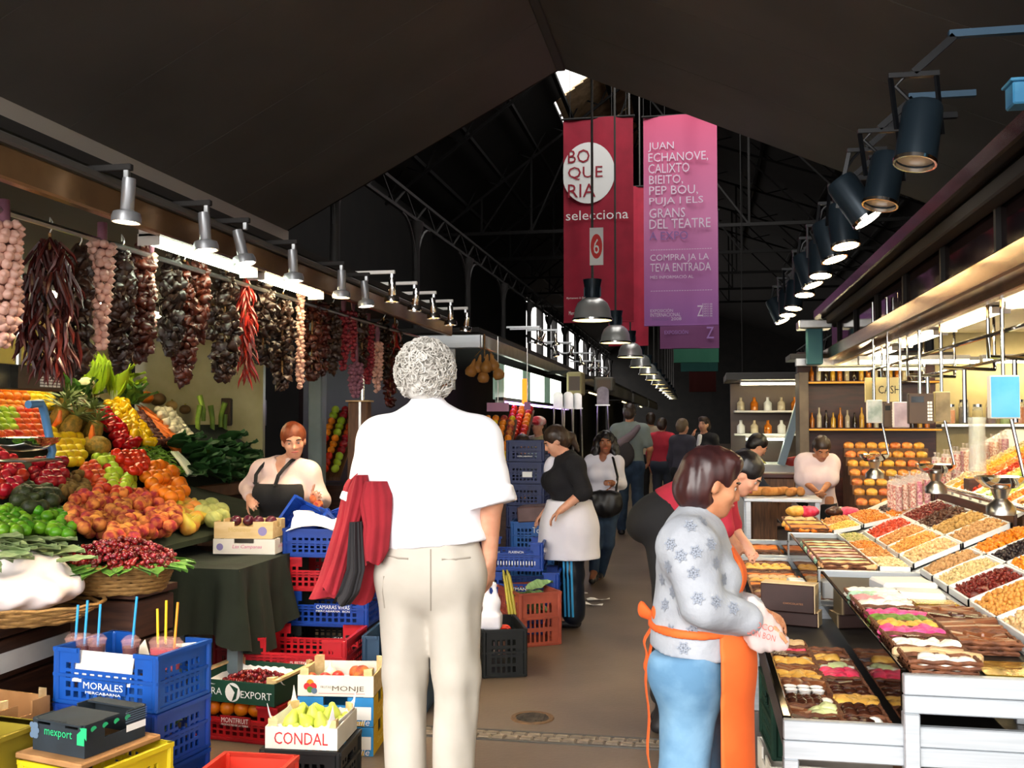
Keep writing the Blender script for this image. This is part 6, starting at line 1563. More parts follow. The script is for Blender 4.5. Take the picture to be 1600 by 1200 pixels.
food('banana_chip', '#e6cf7a', '#d9bd60'); food('papaya_cube', '#e8742a', '#f09440', .35); food('kiwi_chip', '#8fae3a', '#a8c24e', .4); food('mango_strip', '#eba82a', '#f0bc48', .4); food('melon_cube', '#c9d66a', '#b8c850', .4); food('coconut', '#f0e6cf', '#e3d4b2'); food('corn', '#e8c66a', '#dcb24e'); food('sesame', '#dcc48f', '#cfb47a'); food('choc', '#35190f', '#26110a', .3); food('prune', '#2c171a', '#3a1e20', .3); food('pear_dry', '#d9a45a', '#c98f45')
mat('tray_white', '#eef0f0', '#e4e7e7', rough=.3, scale=4)
def nut_tray(label, x0, x1, y0, y1, zfn, m, kind='round', r=.009, n=260, seed=1, name='nut_tray', wall=.035, cat='tray', group=None, dome=.03):
 c = V3((x0+x1)/2, (y0+y1)/2, zfn((x0+x1)/2)); t = thing(name, label, cat, c, group=group)
 w, d = x1-x0, y1-y0; sl = (zfn(x1)-zfn(x0))/w
 def L(x, y, z): return V3(x, y, x*sl+z)
 def hexa(a0, a1, b0, b1, c0, c1):
  vs = [L(x, y, z) for x in (a0, a1) for y in (b0, b1) for z in (c0, c1)]; return MB().add(vs, [(0, 1, 3, 2), (4, 6, 7, 5), (0, 4, 5, 1), (2, 3, 7, 6), (0, 2, 6, 4), (1, 5, 7, 3)])
 hexa(-w/2, w/2, -d/2, d/2, 0, .006).build('tray_floor', 'tray_white', t)
 for a in ((-w/2, w/2, -d/2, -d/2+.008), (-w/2, w/2, d/2-.008, d/2), (-w/2, -w/2+.008, -d/2, d/2), (w/2-.008, w/2, -d/2, d/2)): hexa(*a, 0, wall).build('tray_wall', 'tray_white', t)
 g = np.random.default_rng(seed); X = g.uniform(-w/2+.012, w/2-.012, n); Y = g.uniform(-d/2+.012, d/2-.012, n)
 dm = dome*(1-(2*X/w)**2)*(1-(2*Y/d)**2); Z = X*sl+wall*.55+dm+g.uniform(-.4, .8, n)*r
 me = heap_mesh('heap', np.stack([X, Y, Z], -1), kind, r, seed+1, m); o = obj('heap', me, None, t); o['kind'] = 'stuff'
 MB().grid(lambda u, v: L((u-.5)*(w-.02), (v-.5)*(d-.02), wall*.5+dome*(1-(2*u-1)**2)*(1-(2*v-1)**2)), 8, 8).build('heap_base', m, t, 60)
 return t
slA = lambda x: T2+(x-1.14)*.46          # lower sloped bed
slB = lambda x: 1.06+(x-1.68)*.57        # upper sloped bed
FO = [('hazel', 'round', .010, 'pale hazelnuts'), ('cranberry', 'flat', .009, 'dark red dried cranberries'), ('peanut', 'round', .011, 'golden honey peanuts'), ('cashew', 'long', .009, 'cream cashew nuts')]
def T(lab, m, kind, r, x0, x1, y0, y1, fn, seed, n=260, dome=.03): return nut_tray(lab, x0, x1, y0, y1, fn, m, kind, r, n, seed, dome=dome)
s_ = 0
rows = [  # nearest counter, lower slope: front to back
 (3.5, 3.83, [('coconut', 'flat', .010, 'white tray of pale sugared nuts at the right edge, nearest'), ('cashew', 'long', .010, 'white tray of cream cashews beside the sugared nuts')]),
 (3.85, 4.22, [('hazel', 'round', .011, 'white tray of pale peeled hazelnuts'), ('coconut', 'flat', .011, 'white tray of whitish dried slices beside the hazelnuts')]),
 (4.24, 4.62, [('peanut', 'round', .012, 'white tray of golden honey peanuts'), ('fig', 'round', .016, 'white tray of dried figs near the right edge')]),
 (4.64, 4.98, [('cranberry', 'flat', .010, 'white tray of dark red cranberries'), ('apricot', 'flat', .017, 'tray of bright orange dried apricots at right')]),
 (5.0, 5.3, [('sesame', 'flat', .009, 'white tray of pale sunflower seeds behind cranberries'), ('raisin', 'round', .009, 'tray of black raisins beside the apricots')]),
 (5.32, 5.58, [('walnut', 'round', .012, 'white tray of walnut pieces at the counter end'), ('apricot', 'flat', .016, 'tray of orange apricots at the counter end')])]
for y0, y1, cols in rows:
 for j, (m, kind, r, lab) in enumerate(cols):
  s_ += 1; T(lab, m, kind, r, 1.15+.255*j, 1.40+.255*j, y0, y1, slA, s_)
flatT2 = lambda x: T2-.015
rows = [(5.76, 6.14, [('cashew', 'flat', .011, 'white front tray of cream nuts on middle counter'), ('hazel', 'round', .011, 'white front tray of mixed beige nuts on middle counter'), ('walnut', 'round', .012, 'front tray of brown nuts at right of middle counter')]),
 (6.16, 6.52, [('almond', 'long', .010, 'tray of brown almonds on middle counter'), ('peanut', 'round', .011, 'tray of glazed golden nuts on middle counter'), ('fig', 'round', .016, 'tray of dried figs on middle counter')]),
 (6.54, 6.92, [('caramel', 'round', .011, 'tray of caramel coated nuts on middle counter'), ('almond', 'long', .010, 'second row tray of dark almonds on middle counter'), ('date', 'long', .014, 'tray of dark brown dates on middle counter')]),
 (6.94, 7.42, [('pistachio', 'round', .010, 'tray of pistachios on middle counter'), ('goji', 'flat', .009, 'tray of reddish berries on middle counter'), ('cranberry', 'round', .011, 'tray of dark red dried fruit on middle counter')])]
for y0, y1, cols in rows:
 for j, (m, kind, r, lab) in enumerate(cols):
  s_ += 1
  if j == 0: T(lab, m, kind, r, .97, 1.145, y0, y1, flatT2, s_)
  else: T(lab, m, kind, r, 1.15+.255*(j-1), 1.40+.255*(j-1), y0, y1, slA, s_)
rows = [(7.64, 8.0, [('corn', 'flat', .011, 'tray of toasted corn on farthest counter'), ('caramel', 'long', .012, 'tray of orange candied peel on farthest counter'), ('apricot', 'long', .013, 'tray of amber candied fruit on farthest counter')]),
 (8.02, 8.4, [('almond', 'long', .012, 'rear tray of almonds on farthest counter'), ('caramel', 'round', .012, 'rear tray of caramel nuts on farthest counter'), ('prune', 'round', .015, 'rear tray of dark prunes on farthest counter')])]
for y0, y1, cols in rows:
 for j, (m, kind, r, lab) in enumerate(cols):
  s_ += 1; T(lab, m, kind, r, .97+.215*j, 1.175+.215*j, y0, y1, (lambda x: T2-.015+max(0, x-1.0)*.25), s_)
# upper trays, striped colours rising to the right
ups = [('coconut', 'long', .011, 'coconut strips'), ('banana_chip', 'flat', .012, 'banana chips'), ('sesame', 'flat', .009, 'pale seeds'), ('walnut', 'round', .011, 'broken walnuts'), ('corn', 'flat', .010, 'toasted corn'), ('mango_strip', 'long', .012, 'mango strips'), ('pistachio', 'round', .010, 'pistachios'), ('almond', 'long', .010, 'almond slivers'), ('papaya_cube', 'round', .012, 'papaya cubes'), ('melon_cube', 'round', .012, 'green melon cubes'), ('kiwi_chip', 'flat', .013, 'kiwi slices'), ('banana_chip', 'flat', .012, 'yellow pineapple rings'), ('goji', 'flat', .010, 'red dried berries'), ('papaya_cube', 'round', .012, 'orange candied cubes'), ('mango_strip', 'long', .012, 'yellow candied strips'), ('cashew', 'long', .010, 'pale cashews')]
y = 4.3
for k, (m, kind, r, lab) in enumerate(ups):
 if 5.56 < y < 5.74: y = 5.74
 s_ += 1; nut_tray(f'slanted white tray of {lab} in the upper right row, {ord_(k) if k < 14 else ["fifteenth","sixteenth"][k-14]} along', 1.70, 2.4, y, y+.185, slB, m, kind, r, 300, s_, dome=.025); y += .197
g = np.random.default_rng(5); cp = []
for cx, cy, z0, rx, ry, hh, n in ((CBX, CBY, cb.z+.012, .265, .205, .085, 420), (bxo.x, bxo.y, .212, .19, .16, .055, 260)):
 a = g.uniform(0, 6.283, n); q = np.sqrt(g.random(n)); cp.append(np.stack([cx+rx*q*np.cos(a), cy+ry*q*np.sin(a), z0+hh*(1-q*q)*g.uniform(.75, .98, n)], -1))
tag(obj('cherries', heap_mesh('cherries', np.concatenate(cp), 'round', .0125, 3, 'cherry'), None), 'mass of dark cherries under those lying on top', 'cherries', kind='stuff')
# ------------------------------------------------------------------ sweets in little wicker trays
mat('wicker_dark', '#7d4c30', '#5e3826', rough=.6, scale=30, bump=.5, bscale=60)
_BK = {}
def sweet_basket(label, x0, x1, y0, y1, z, group='sweets baskets', h=.045, name='sweets_basket'):
 w, d = x1-x0, y1-y0; t = thing(name, label, 'basket', ((x0+x1)/2, (y0+y1)/2, z), R(random.uniform(-2, 2)), group)
 for j in range(3):
  f_ = .9+.05*j; pts = []
  for (a, b_) in ((-1, -1), (1, -1), (1, 1), (-1, 1)):
   for q in range(6):
    nx = {(-1, -1): (1, -1), (1, -1): (1, 1), (1, 1): (-1, 1), (-1, 1): (-1, -1)}[(a, b_)]
    pts.append((f_*(a+(nx[0]-a)*q/6)*w/2, f_*(b_+(nx[1]-b_)*q/6)*d/2, .010+j*h/2.6+.0025*(1 if (q+j) % 2 else -1)))
  pts.append(pts[0]); MB().tube(pts, .008, 5, caps=False).build('wicker_row', 'wicker_dark', t, 60)
 MB().box((0, 0, .006), (w*.92, d*.92, .01)).build('basket_base', 'wicker_dark', t)
 return t
def sw(name, c1, c2, rough=.35): return mat(name, c1, c2, rough=rough, scale=30, rand=.12)
sw('sw_dark', '#3a1d13', '#4a2718', .25); sw('sw_milk', '#8a5230', '#74432a', .3); sw('sw_white', '#fbf6ea', '#f2ead8', .5); sw('sw_pink', '#e0387c', '#f0689c', .4); sw('sw_green', '#5c7a2c', '#7a983f', .4); sw('sw_gold', '#dba040', '#ecbb5c', .35); sw('sw_red', '#e02a50', '#ee5a78', .4); sw('sw_lime', '#d8dfa8', '#c6d08c', .4); sw('sw_cup', '#f2f0ec', '#e6e3dc', .35); sw('sw_orange', '#e0701c', '#ee8e34', .35); sw('sw_nougat', '#d9b98c', '#c9a677', .5); sw('sw_mint', '#9cc4a4', '#b6d4b8', .5); sw('sw_rose', '#d98f92', '#e6abaa', .5); sw('sw_peach', '#e6a76a', '#eebb86', .5)
def lump(r, sq, n=8): return fruit_mesh('sweet', ball(r, sq, 0, 6), n)
SWM = {'ball': lump(.02, .95), 'flatball': lump(.024, .6), 'slab': MB().box((0, 0, 0), (.05, .022, .016), ch=.004).mesh('sweet'), 'bar': MB().box((0, 0, 0), (.11, .026, .02), ch=.005).mesh('sweet'), 'cluster': np_mesh('sweet', *nets(*field([EL_((0, 0, 0), (.027, .021, .018), .01), EL_((.012, .006, .008), (.014, .014, .012), .006)], .005, lumps(.005, 260, 4)), smooth=0))}
_SM = {}; FAR = []
def sweets(label, x0, x1, y0, y1, z, kind, m, group, nx, ny, name='sweet', cat='sweet', jit=.15, sc=1.45):
 key = (kind, m)
 if key not in _SM: _SM[key] = with_mat(SWM[kind], m)
 rr_ = random.Random(int(x0*1e4+y0*1e3)); k = 0
 for i in range(nx):
  for j in range(ny):
   x = x0+(x1-x0)*(i+.5)/nx; y = y0+(y1-y0)*(j+.5)/ny; s1 = (x1-x0)/nx; s2 = (y1-y0)/ny
   if y > 4.75 or (z < .6 and y > 4.5):
    FAR.append((kind, m, (x+rr_.uniform(-jit, jit)*s1, y, z+.032), rr_.uniform(-.5, .5), sc)); continue
   o = obj(name, _SM[key], None, None, (x+rr_.uniform(-jit, jit)*s1, y+rr_.uniform(-jit, jit)*s2, z+.03+rr_.uniform(0, .01)), (rr_.uniform(-.2, .2), rr_.uniform(-.2, .2), rr_.uniform(-.5, .5) if kind in ('slab', 'bar') else rr_.uniform(0, 6)), sc*rr_.uniform(.9, 1.1)); tag(o, label, cat, group)
zs1 = T1-.068
def SB(lab, x0, x1, y0, y1, z, fills, cat='sweet'):
 sweet_basket(f'dark wicker basket holding {lab}', x0, x1, y0, y1, z)
 for f_ in fills:
  kind, m, nx, ny = f_[:4]; fx0, fx1 = (f_[4], f_[5]) if len(f_) > 4 else (0, 1); ml = .012
  xa = x0+ml+(x1-x0-2*ml)*fx0; xb = x0+ml+(x1-x0-2*ml)*fx1
  c_ = m[3:]; sweets(f'{ {"dark":"dark chocolate","milk":"milk chocolate","white":"white","pink":"bright pink","green":"green sugared","gold":"golden nut","red":"red candied","lime":"pale green","cup":"white paper cup","orange":"orange jelly","nougat":"beige nougat","mint":"mint green","rose":"pale rose","peach":"peach coloured"}[c_]} sweet among {lab}', xa, xb, y0+ml, y1-ml, z, kind, m, f'{c_} sweets with {lab}', nx, ny)
def rowspace(y0, n, d): return [(y0+i*d, y0+(i+1)*d-.008) for i in range(n)]
# nearest counter, lower tier, two columns
xl, xm, xr = TA+.035, TA+.20, TB-.005
ys = rowspace(3.46, 14, .118)
L_ = [('flat dark chocolate bark at the front edge', [('slab', 'sw_dark', 3, 2)]), ('plain chocolate slabs and pale green lumps', [('slab', 'sw_milk', 2, 2, 0, .5), ('cluster', 'sw_lime', 2, 2, .5, 1)]), ('dark truffles with one white ball', [('ball', 'sw_dark', 4, 3, 0, .8), ('ball', 'sw_white', 1, 1, .8, 1)]), ('white cups of chocolate', []),
   ('chocolate nut clusters behind the cups', [('cluster', 'sw_milk', 4, 2)]), ('almond chocolate pieces mid counter', [('cluster', 'sw_gold', 3, 2), ('slab', 'sw_dark', 2, 2)]), ('long chocolate sticks', [('bar', 'sw_milk', 1, 4)]), ('small nut bites with cream tops', [('cluster', 'sw_gold', 3, 2), ('ball', 'sw_white', 1, 1, .7, 1)]), ('dark chocolate bark further back', [('slab', 'sw_dark', 3, 3)]), ('red jelly edged chocolates', [('slab', 'sw_red', 3, 2)]), ('pale almond bites at the back', [('cluster', 'sw_nougat', 3, 2)])]
for (y0, y1), (lab, f_) in zip(ys, L_): SB(lab, xl, xm, y0, y1, zs1, f_)
Rr = [('one large white meringue at the front', [('cluster', 'sw_dark', 2, 2, 0, .5), ('ball', 'sw_white', 1, 1, .5, 1)]), ('dark cherry chocolates', [('ball', 'sw_dark', 3, 3)]), ('golden nut brittle', [('cluster', 'sw_gold', 4, 3)]), ('round dark bonbons behind the brittle', [('flatball', 'sw_dark', 3, 3)]), ('dark ribbed bonbons', [('slab', 'sw_dark', 3, 3)]), ('bright candied rose petals', [('cluster', 'sw_red', 3, 3)]), ('white chocolate pieces beside the rose petals', [('slab', 'sw_white', 2, 2), ('cluster', 'sw_lime', 1, 2)]), ('mixed dark and gold pieces', [('cluster', 'sw_gold', 2, 2, 0, .5), ('slab', 'sw_dark', 2, 2, .5, 1)]), ('plain chocolate pieces near the box', [('slab', 'sw_milk', 2, 2)])]
for (y0, y1), (lab, f_) in zip(rowspace(3.46, 9, .13), Rr): SB(lab, xm+.008, xm+.155, y0, y1, zs1, f_)
for i in range(3):
 for j in range(2):
  t = thing('chocolate_cup', f'white ridged cup filled with chocolate, {["left","middle","right"][i]} of the {["front","rear"][j]} three', 'chocolate', (xl+.03+.047*i, ys[3][0]+.03+.05*j, zs1+.018), group='white chocolate cups'); MB().lathe([(.014, 0), (.023, .04), (.025, .042), (.021, .036), (.013, .004)], 12, caps=False).build('cup', 'sw_cup', t, 40); MB().lathe([(0, .03), (.0195, .03), (.0195, .033), (0, .036)], 12).build('filling', 'sw_milk', t, 60)
# nearest counter, upper tier
zs2 = T2-.018
U = [('whipped white meringues at the front rail', [('flatball', 'sw_white', 4, 2, .2, 1)]), ('cream and nut bars', [('bar', 'sw_nougat', 2, 2)]), ('two rows of white meringue clusters', [('cluster', 'sw_white', 4, 2)]), ('plain dark slabs between meringues', [('slab', 'sw_dark', 4, 1)]), ('pink sugared almonds in front', [('cluster', 'sw_pink', 6, 2)]), ('golden glazed nuts between pink rows', [('ball', 'sw_gold', 6, 2)]), ('green sugared almonds', [('cluster', 'sw_green', 6, 2)]), ('pink sugared almonds behind the green ones', [('cluster', 'sw_pink', 6, 2)]), ('dark slabs behind the pink row', [('slab', 'sw_dark', 4, 2)]), ('white nougat flowers', [('cluster', 'sw_white', 6, 2)]), ('rose and white flowers', [('cluster', 'sw_rose', 3, 2, 0, .5), ('cluster', 'sw_white', 3, 2, .5, 1)]), ('mint and white flowers', [('cluster', 'sw_mint', 3, 2, 0, .5), ('cluster', 'sw_white', 3, 2, .5, 1)]), ('white sugared flowers at the back', [('cluster', 'sw_white', 6, 2)])]
for (y0, y1), (lab, f_) in zip(rowspace(3.47, 13, .112), U): SB(lab, TB+.03, TB+.255, y0, y1, zs2, f_)
U2 = [('brown sugar slabs in the deep basket', [('slab', 'sw_milk', 4, 3)]), ('flat brown wafers', [('bar', 'sw_milk', 2, 4)]), ('flat dark wafers further back', [('bar', 'sw_dark', 2, 4)]), ('brown wafers at the rear', [('bar', 'sw_milk', 2, 3)])]
for (y0, y1), (lab, f_) in zip([(3.80, 4.0), (4.04, 4.2), (4.23, 4.36), (4.38, 4.5)], U2): SB(lab, TB+.27, TB+.475, y0, y1, zs2, f_)
o = MB().box((0, 0, 0), (.2, .2, .004)).build('gold_card', mat('gold_foil', '#d9b53a', '#c49a20', rough=.15, metal=.8, scale=9, bump=.4, bscale=20), None, loc=(1.02, 3.6, T2-.014)); tag(o, 'shiny gold cake card lying at the front of upper tier', 'card')
# white boxes and plastic behind
for k, (x, y, w, d, h) in enumerate([(1.0, 4.9, .22, .16, .05), (1.03, 4.72, .2, .14, .03), (.98, 5.15, .26, .22, .06)]):
 o = MB().box((x, y, T2-.018+h/2), (w, d, h), rotz(R(8*k-6)), ch=.012).build('plastic_tub', 'tray_white' if k != 1 else 'gold_foil'); tag(o, ['low white plastic tub on the upper tier', 'gold foil pack before the white tub', 'wide white plastic lid at back of upper tier'][k], 'tub')
# chocolate gift boxes
gx = at(1168, 948, 5.28); mat('choc_card', '#3a1f1a', '#2e1814', rough=.4, scale=5); mat('cream_card', '#ecd2a8', '#e0c294', rough=.6, scale=5)
for k in range(2):
 t = thing('gift_box', ['brown chocolate box with cream side standing on its edge', 'second brown chocolate box lying under the standing one'][k], 'box', (.46+.02*k, 5.36+.03*k, T1-.068+[.075, 0][k]), R(-16))
 MB().box((0, 0, .07 if k == 0 else .036), (.27, .11, .14 if k == 0 else .07), ch=.004).build('box_body', 'choc_card', t); MB().box((.003, .004, .142 if k == 0 else .074), (.272, .105, .004)).build('box_side', 'cream_card', t); MB().box((.137, 0, .07 if k == 0 else .036), (.004, .108, .138 if k == 0 else .068)).build('box_end', 'cream_card', t)
 if k == 0: text('CHOCOLATES', t, (.03, -.056, .045), (1, 0, 0), (0, 0, 1), .1, .009, mat('copper_ink', '#a8704a', rough=.5))
# middle counter, lower tier and striped nougat
for (y0, y1), (lab, f_) in zip(rowspace(5.76, 12, .138), [('white tipped bonbons behind the gift boxes', [('ball', 'sw_white', 4, 1, 0, 1), ('slab', 'sw_dark', 3, 1)]), ('brown nut slices in film', [('cluster', 'sw_milk', 5, 3)]), ('pale sliced nougat rounds', [('flatball', 'sw_nougat', 4, 2)]), ('dark wafers under film', [('slab', 'sw_dark', 4, 2)]), ('orange and lemon jelly slices', [('bar', 'sw_orange', 3, 3)]), ('caramel nut mix on middle counter', [('cluster', 'sw_gold', 5, 3)]), ('rough chopped nuts', [('cluster', 'sw_nougat', 5, 3)]), ('orange jellies on the far side', [('bar', 'sw_orange', 3, 3)]), ('dark fruit cake pieces', [('slab', 'sw_dark', 4, 3)]), ('amber nut mix by the gap', [('cluster', 'sw_gold', 5, 3)]), ('yellow corn sweets', [('ball', 'sw_gold', 5, 3)]), ('brown squares at the far end', [('slab', 'sw_milk', 4, 3)])]): SB(lab, TA+.04, TB-.02, y0, y1, zs1, f_)
for k, m in enumerate(['sw_peach', 'sw_mint', 'sw_rose', 'sw_nougat', 'sw_rose', 'sw_mint', 'sw_peach', 'sw_mint']):
 y0 = 5.77+k*.135; SB(f'striped nougat bars, {ord_(k)} row on middle counter', TB+.03, TB+.30, y0, y0+.127, zs2, [('bar', m, 2, 4)])
for k, (m, lab) in enumerate([('sw_orange', 'orange glazed fruit slices'), ('sw_gold', 'golden peel'), ('sw_nougat', 'rough almond pieces')]):
 y0 = 7.63+k*.3; SB(f'{lab} on the farthest counter', TB+.03, TB+.30, y0, y0+.28, zs2, [('bar' if k < 2 else 'cluster', m, 3, 6)])
SB('mixed dark pieces low on the farthest counter', TA+.04, TB-.02, 7.65, 8.0, zs1, [('slab', 'sw_dark', 4, 5)]); SB('mixed orange pieces low on the farthest counter', TA+.04, TB-.02, 8.05, 8.4, zs1, [('bar', 'sw_orange', 3, 6)])
sv_ = []; sf_ = []; _mi = []; _ml = sorted({q[1] for q in FAR})
for kind, m, p_, a_, sc in FAR:
 me = SWM[kind]; b0 = len(sv_); Rz = rotz(a_); sv_ += [Rz @ (q.co*sc)+V3(*p_) for q in me.vertices]; sf_ += [tuple(i+b0 for i in q.vertices) for q in me.polygons]; _mi += [_ml.index(m)]*len(me.polygons)
me = new_mesh('sweets', sv_, sf_, 60)
for m in _ml: me.materials.append(M_(m))
me.polygons.foreach_set('material_index', _mi); tag(obj('sweets', me, None), 'small sweets filling the baskets farther along the right counters', 'sweets', kind='stuff')
o = MB().box((.55, 5.95, T1+.01), (.1, .12, .14), ch=.01).build('card_box', 'tray_white'); tag(o, 'small white card box on the middle counter edge', 'box')
# ------------------------------------------------------------------ tubes of sweets and jars
mat('clear_film', '#f2e9e4', rough=.05, alpha=.22, spec=.9)
mat('sweet_mix', '#c24a4f', '#f0c9b8', rough=.35, scale=60, lo=.45, hi=.55, rand=.25, hue=.05)
tubes = MB().lathe([(.024, 0), (.026, .20), (.027, .205), (.02, .205), (.02, .004)], 10, caps=False).mesh('tube', 60); tubes.materials.append(MATS['clear_film']); fil = MB().lathe([(.0, .004), (.021, .005), (.022, .18), (.0, .185)], 10).mesh('filling', 60); fil.materials.append(MATS['sweet_mix']); knot = MB().lathe([(.02, .2), (.006, .215), (.012, .24), (0, .235)], 8, caps=False).mesh('knot', 60); knot.materials.append(MATS['clear_film'])
k = 0
for i in range(9):
 for j in range(4):
  x = 1.44+.062*i*.8; y = 7.66+.11*j+.03*(i % 2); z = T2+.03+max(0, x-1.0)*.25+.02
  t = thing('sweet_tube', 'clear film tube of red and white sweets standing behind trays', 'sweets', (x, y, z), random.uniform(0, 6), 'sweet tubes on farthest counter'); obj('film', tubes, None, t); obj('filling', fil, None, t); obj('knot', knot, None, t); k += 1
for i in range(8):
 for j in range(2):
  t = thing('sweet_tube', 'clear film tube of pink sweets on the upper right ledge', 'sweets', (1.72+.065*i, 7.68+.1*j, 1.06+.57*.04*i+.03), 0, 'sweet tubes on the upper ledge'); obj('film', tubes, None, t); obj('filling', fil, None, t); obj('knot', knot, None, t)
mat('jar_glass', '#dfe6e2', rough=.04, alpha=.28, spec=.9)
def jar(label, loc, r, h, fm, lid='chrome', group=None):
 t = thing('glass_jar', label, 'jar', loc, group=group); MB().lathe([(.0, 0), (r, .004), (r, h*.86), (r*.85, h*.93), (r*.85, h)], 14, caps=False).build('glass', 'jar_glass', t, 60); MB().lathe([(0, .006), (r*.93, .008), (r*.93, h*.75), (0, h*.78)], 12).build('contents', fm, t, 60); MB().lathe([(0, h+.02), (r*.9, h+.018), (r*.9, h-.01)], 14, caps=False).build('lid', lid, t, 60)
p_ = at(1527, 700, 6.9); t = thing('glass_cylinder', 'tall empty ribbed glass cylinder behind the upper trays', 'vase', (p_.x, 6.9, p_.z-.16)); MB().lathe([(.0, 0), (.055, .004), (.05, .3), (.06, .36), (.054, .36), (.045, .3), (.05, .01)], 20, caps=False).build('cylinder', 'jar_glass', t, 60); MB().lathe([(.05, 0), (.06, -.02), (.06, -.03)], 16).build('foot', 'jar_glass', t, 60); MB().box((0, 0, -.35), (.14, .14, .62)).build('stand', 'wood_dark', t)
# scales with bowls and rods
def bowl_scale(label, px, py, Y, r=.13):
 p_ = at(px, py, Y); t = thing('bowl_scale', label, 'scale', p_); MB().lathe([(0, -.05), (r*.6, -.045), (r*.92, -.01), (r, .012), (r*.95, .012), (r*.55, -.036), (0, -.042)], 26).build('bowl', 'chrome', t, 60)
 MB().lathe([(0, -.05), (.05, -.05), (.03, -.10), (.07, -.14), (.07, -.18), (0, -.18)], 16).build('pedestal', 'steel', t, 60); MB().tube([(r*.9, 0, .01), (r*.5, .02, .30)], .009, 8).build('rod', 'chrome', t, 60); return t
bowl_scale('steel bowl scale above the middle tray rows', 1462, 728, 7.0); bowl_scale('steel bowl scale at the right edge over upper trays', 1563, 748, 5.4, .125); bowl_scale('small steel bowl scale beside the pink vendor', 1366, 712, 8.3, .12)
# display heads and signs hanging on rods
def head(label, px0, px1, py0, py1, Y, m, face=None, keys=0, txt=None, name='display_sign', cat='sign', top_z=2.5):
 a = at(px0, py0, Y); b_ = at(px1, py1, Y); c_ = (a+b_)/2; t = thing(name, label, cat, c_); w, h = b_.x-a.x, a.z-b_.z
 MB().box((0, 0, 0), (w, .06, h), ch=.004).build('case', m, t); MB().box((0, -.032, 0), (w*.94, .004, h*.94)).build('frame_face', face or m, t)
 if keys:
  for i in range(2):
   for j in range(6): MB().box((w*.28+i*w*.1, -.036, -h*.36+j*h*.11), (w*.08, .004, h*.08)).build('key', 'white_paint', t)
  MB().box((-w*.15, -.036, h*.3), (w*.5, .004, h*.2)).build('screen', 'screen_dark', t)
 MB().tube([(0, 0, h/2), (0, 0, top_z-c_.z)], .011, 8).build('hanger_rod', 'chrome', t, 60)
 if txt: text(txt, t, (w*.02, -.036, 0), (1, 0, 0), (0, 0, 1), w*.8, h*.32, 'black_print')
 return t
mat('sign_cream', '#b5a878', rough=.5); mat('sign_blue', '#3f9fe0', '#58aee6', rough=.4, scale=5); mat('grey_face', '#b9c4c4', '#8fa09a', rough=.25, scale=12); mat('mauve_face', '#b5a6b4', '#9a8c98', rough=.3, scale=10)
t = head('cream cash desk sign hanging over the right stall', 1366, 1408, 590, 628, 8.4, 'sign_cream', txt='CASH'); MB().box((-.14, .05, 0), (.1, .012, .2), rotz(R(50)), ch=.003).build('side_panel', 'sign_cream', t)
head('grey framed mirror sign below the cash sign', 1354, 1378, 625, 661, 8.2, 'white_paint', 'grey_face'); head('dark scale head with keypad beside mirror sign', 1380, 1397, 630, 668, 7.9, 'case_brown', keys=1); head('mauve framed panel beside the scale head', 1395, 1420, 628, 668, 7.6, 'white_paint', 'mauve_face'); head('large brown scale head with keypad on middle rod', 1418, 1458, 615, 662, 7.0, 'case_brown', keys=1, cat='scale'); head('tan side panel next to the large scale head', 1459, 1484, 612, 660, 7.1, 'sign_cream', mat('tan_face', '#8a7a5c', '#6d5f45', rough=.35, scale=12)); head('bright blue hanging notice at the right edge', 1544, 1592, 587, 654, 5.6, 'white_paint', 'sign_blue')
# stacked round packs of dried fruit and bottle shelves behind
mat('pack_film', '#c9762e', '#e0a050', rough=.2, scale=25, rand=.25, hue=.03); pk = MB().lathe([(0, 0), (.05, .004), (.052, .03), (.046, .042), (0, .046)], 14).mesh('fruit_pack', 60); pk.materials.append(MATS['pack_film'])
pst = thing('pack_stand', 'stepped wooden stand of packed dried fruit near cash sign', 'stand', (1.95, 9.9, 0))
for j in range(7):
 sp(MB().box((1.85, 9.75+.13*j, (.78+.085*j)/2), (.8, .125, .78+.085*j)), 'step', 'wood_brown', root=pst)
 for i in range(7):
  o = obj('fruit_pack', pk, None, None, (1.5+.112*i, 9.74+.13*j, .785+.085*j), (R(25), 0, 0)); tag(o, 'round clear pack of amber dried fruit on stepped stand', 'pack', 'dried fruit packs on the stand')
cb_ = thing('bottle_cabinet', 'reddish wooden cabinet with two lit shelves of bottles', 'cabinet', (1.75, 11.5, 0))
A = lambda mb, n, m: sp(mb, n, m, root=cb_)
mat('red_wood', '#4a1d17', '#381410', rough=.4, scale=4, stretch=(1, 1, 6)); A(rbox(1.12, 2.6, 11.7, 11.74, .5, 2.35), 'back_panel', 'red_wood'); A(rbox(1.1, 1.2, 11.3, 11.75, 0, 2.1), 'side_column', mat('grey_wood', '#7a6a58', '#66584a', rough=.5, scale=4))
for z in (1.46, 1.98): A(rbox(1.2, 2.6, 11.42, 11.72, z, z+.03), 'shelf', 'red_wood'); A(rbox(1.2, 2.6, 11.41, 11.43, z, z+.02), 'shelf_edge', mat('shelf_glow', '#c9862e', emit=.6))  # shelf edges emit, so their lit look is in the material
A(rbox(2.6, 4.3, 11.7, 11.74, 0, 2.6), 'end_wall', mat('cream_wall', '#c9b98a', '#b5a372', rough=.5, scale=2)); A(rbox(2.6, 4.2, 11.45, 11.7, 1.5, 1.53), 'shelf', 'steel'); A(rbox(1.2, 2.6, 11.25, 11.72, 0, .95), 'base', 'red_wood'); A(rbox(1.05, 2.7, 11.1, 11.2, 2.16, 2.24), 'steel_canopy_edge', 'steel'); A(rbox(1.0, 2.7, 11.2, 11.8, 2.24, 2.3), 'canopy_top', 'grey_paint')
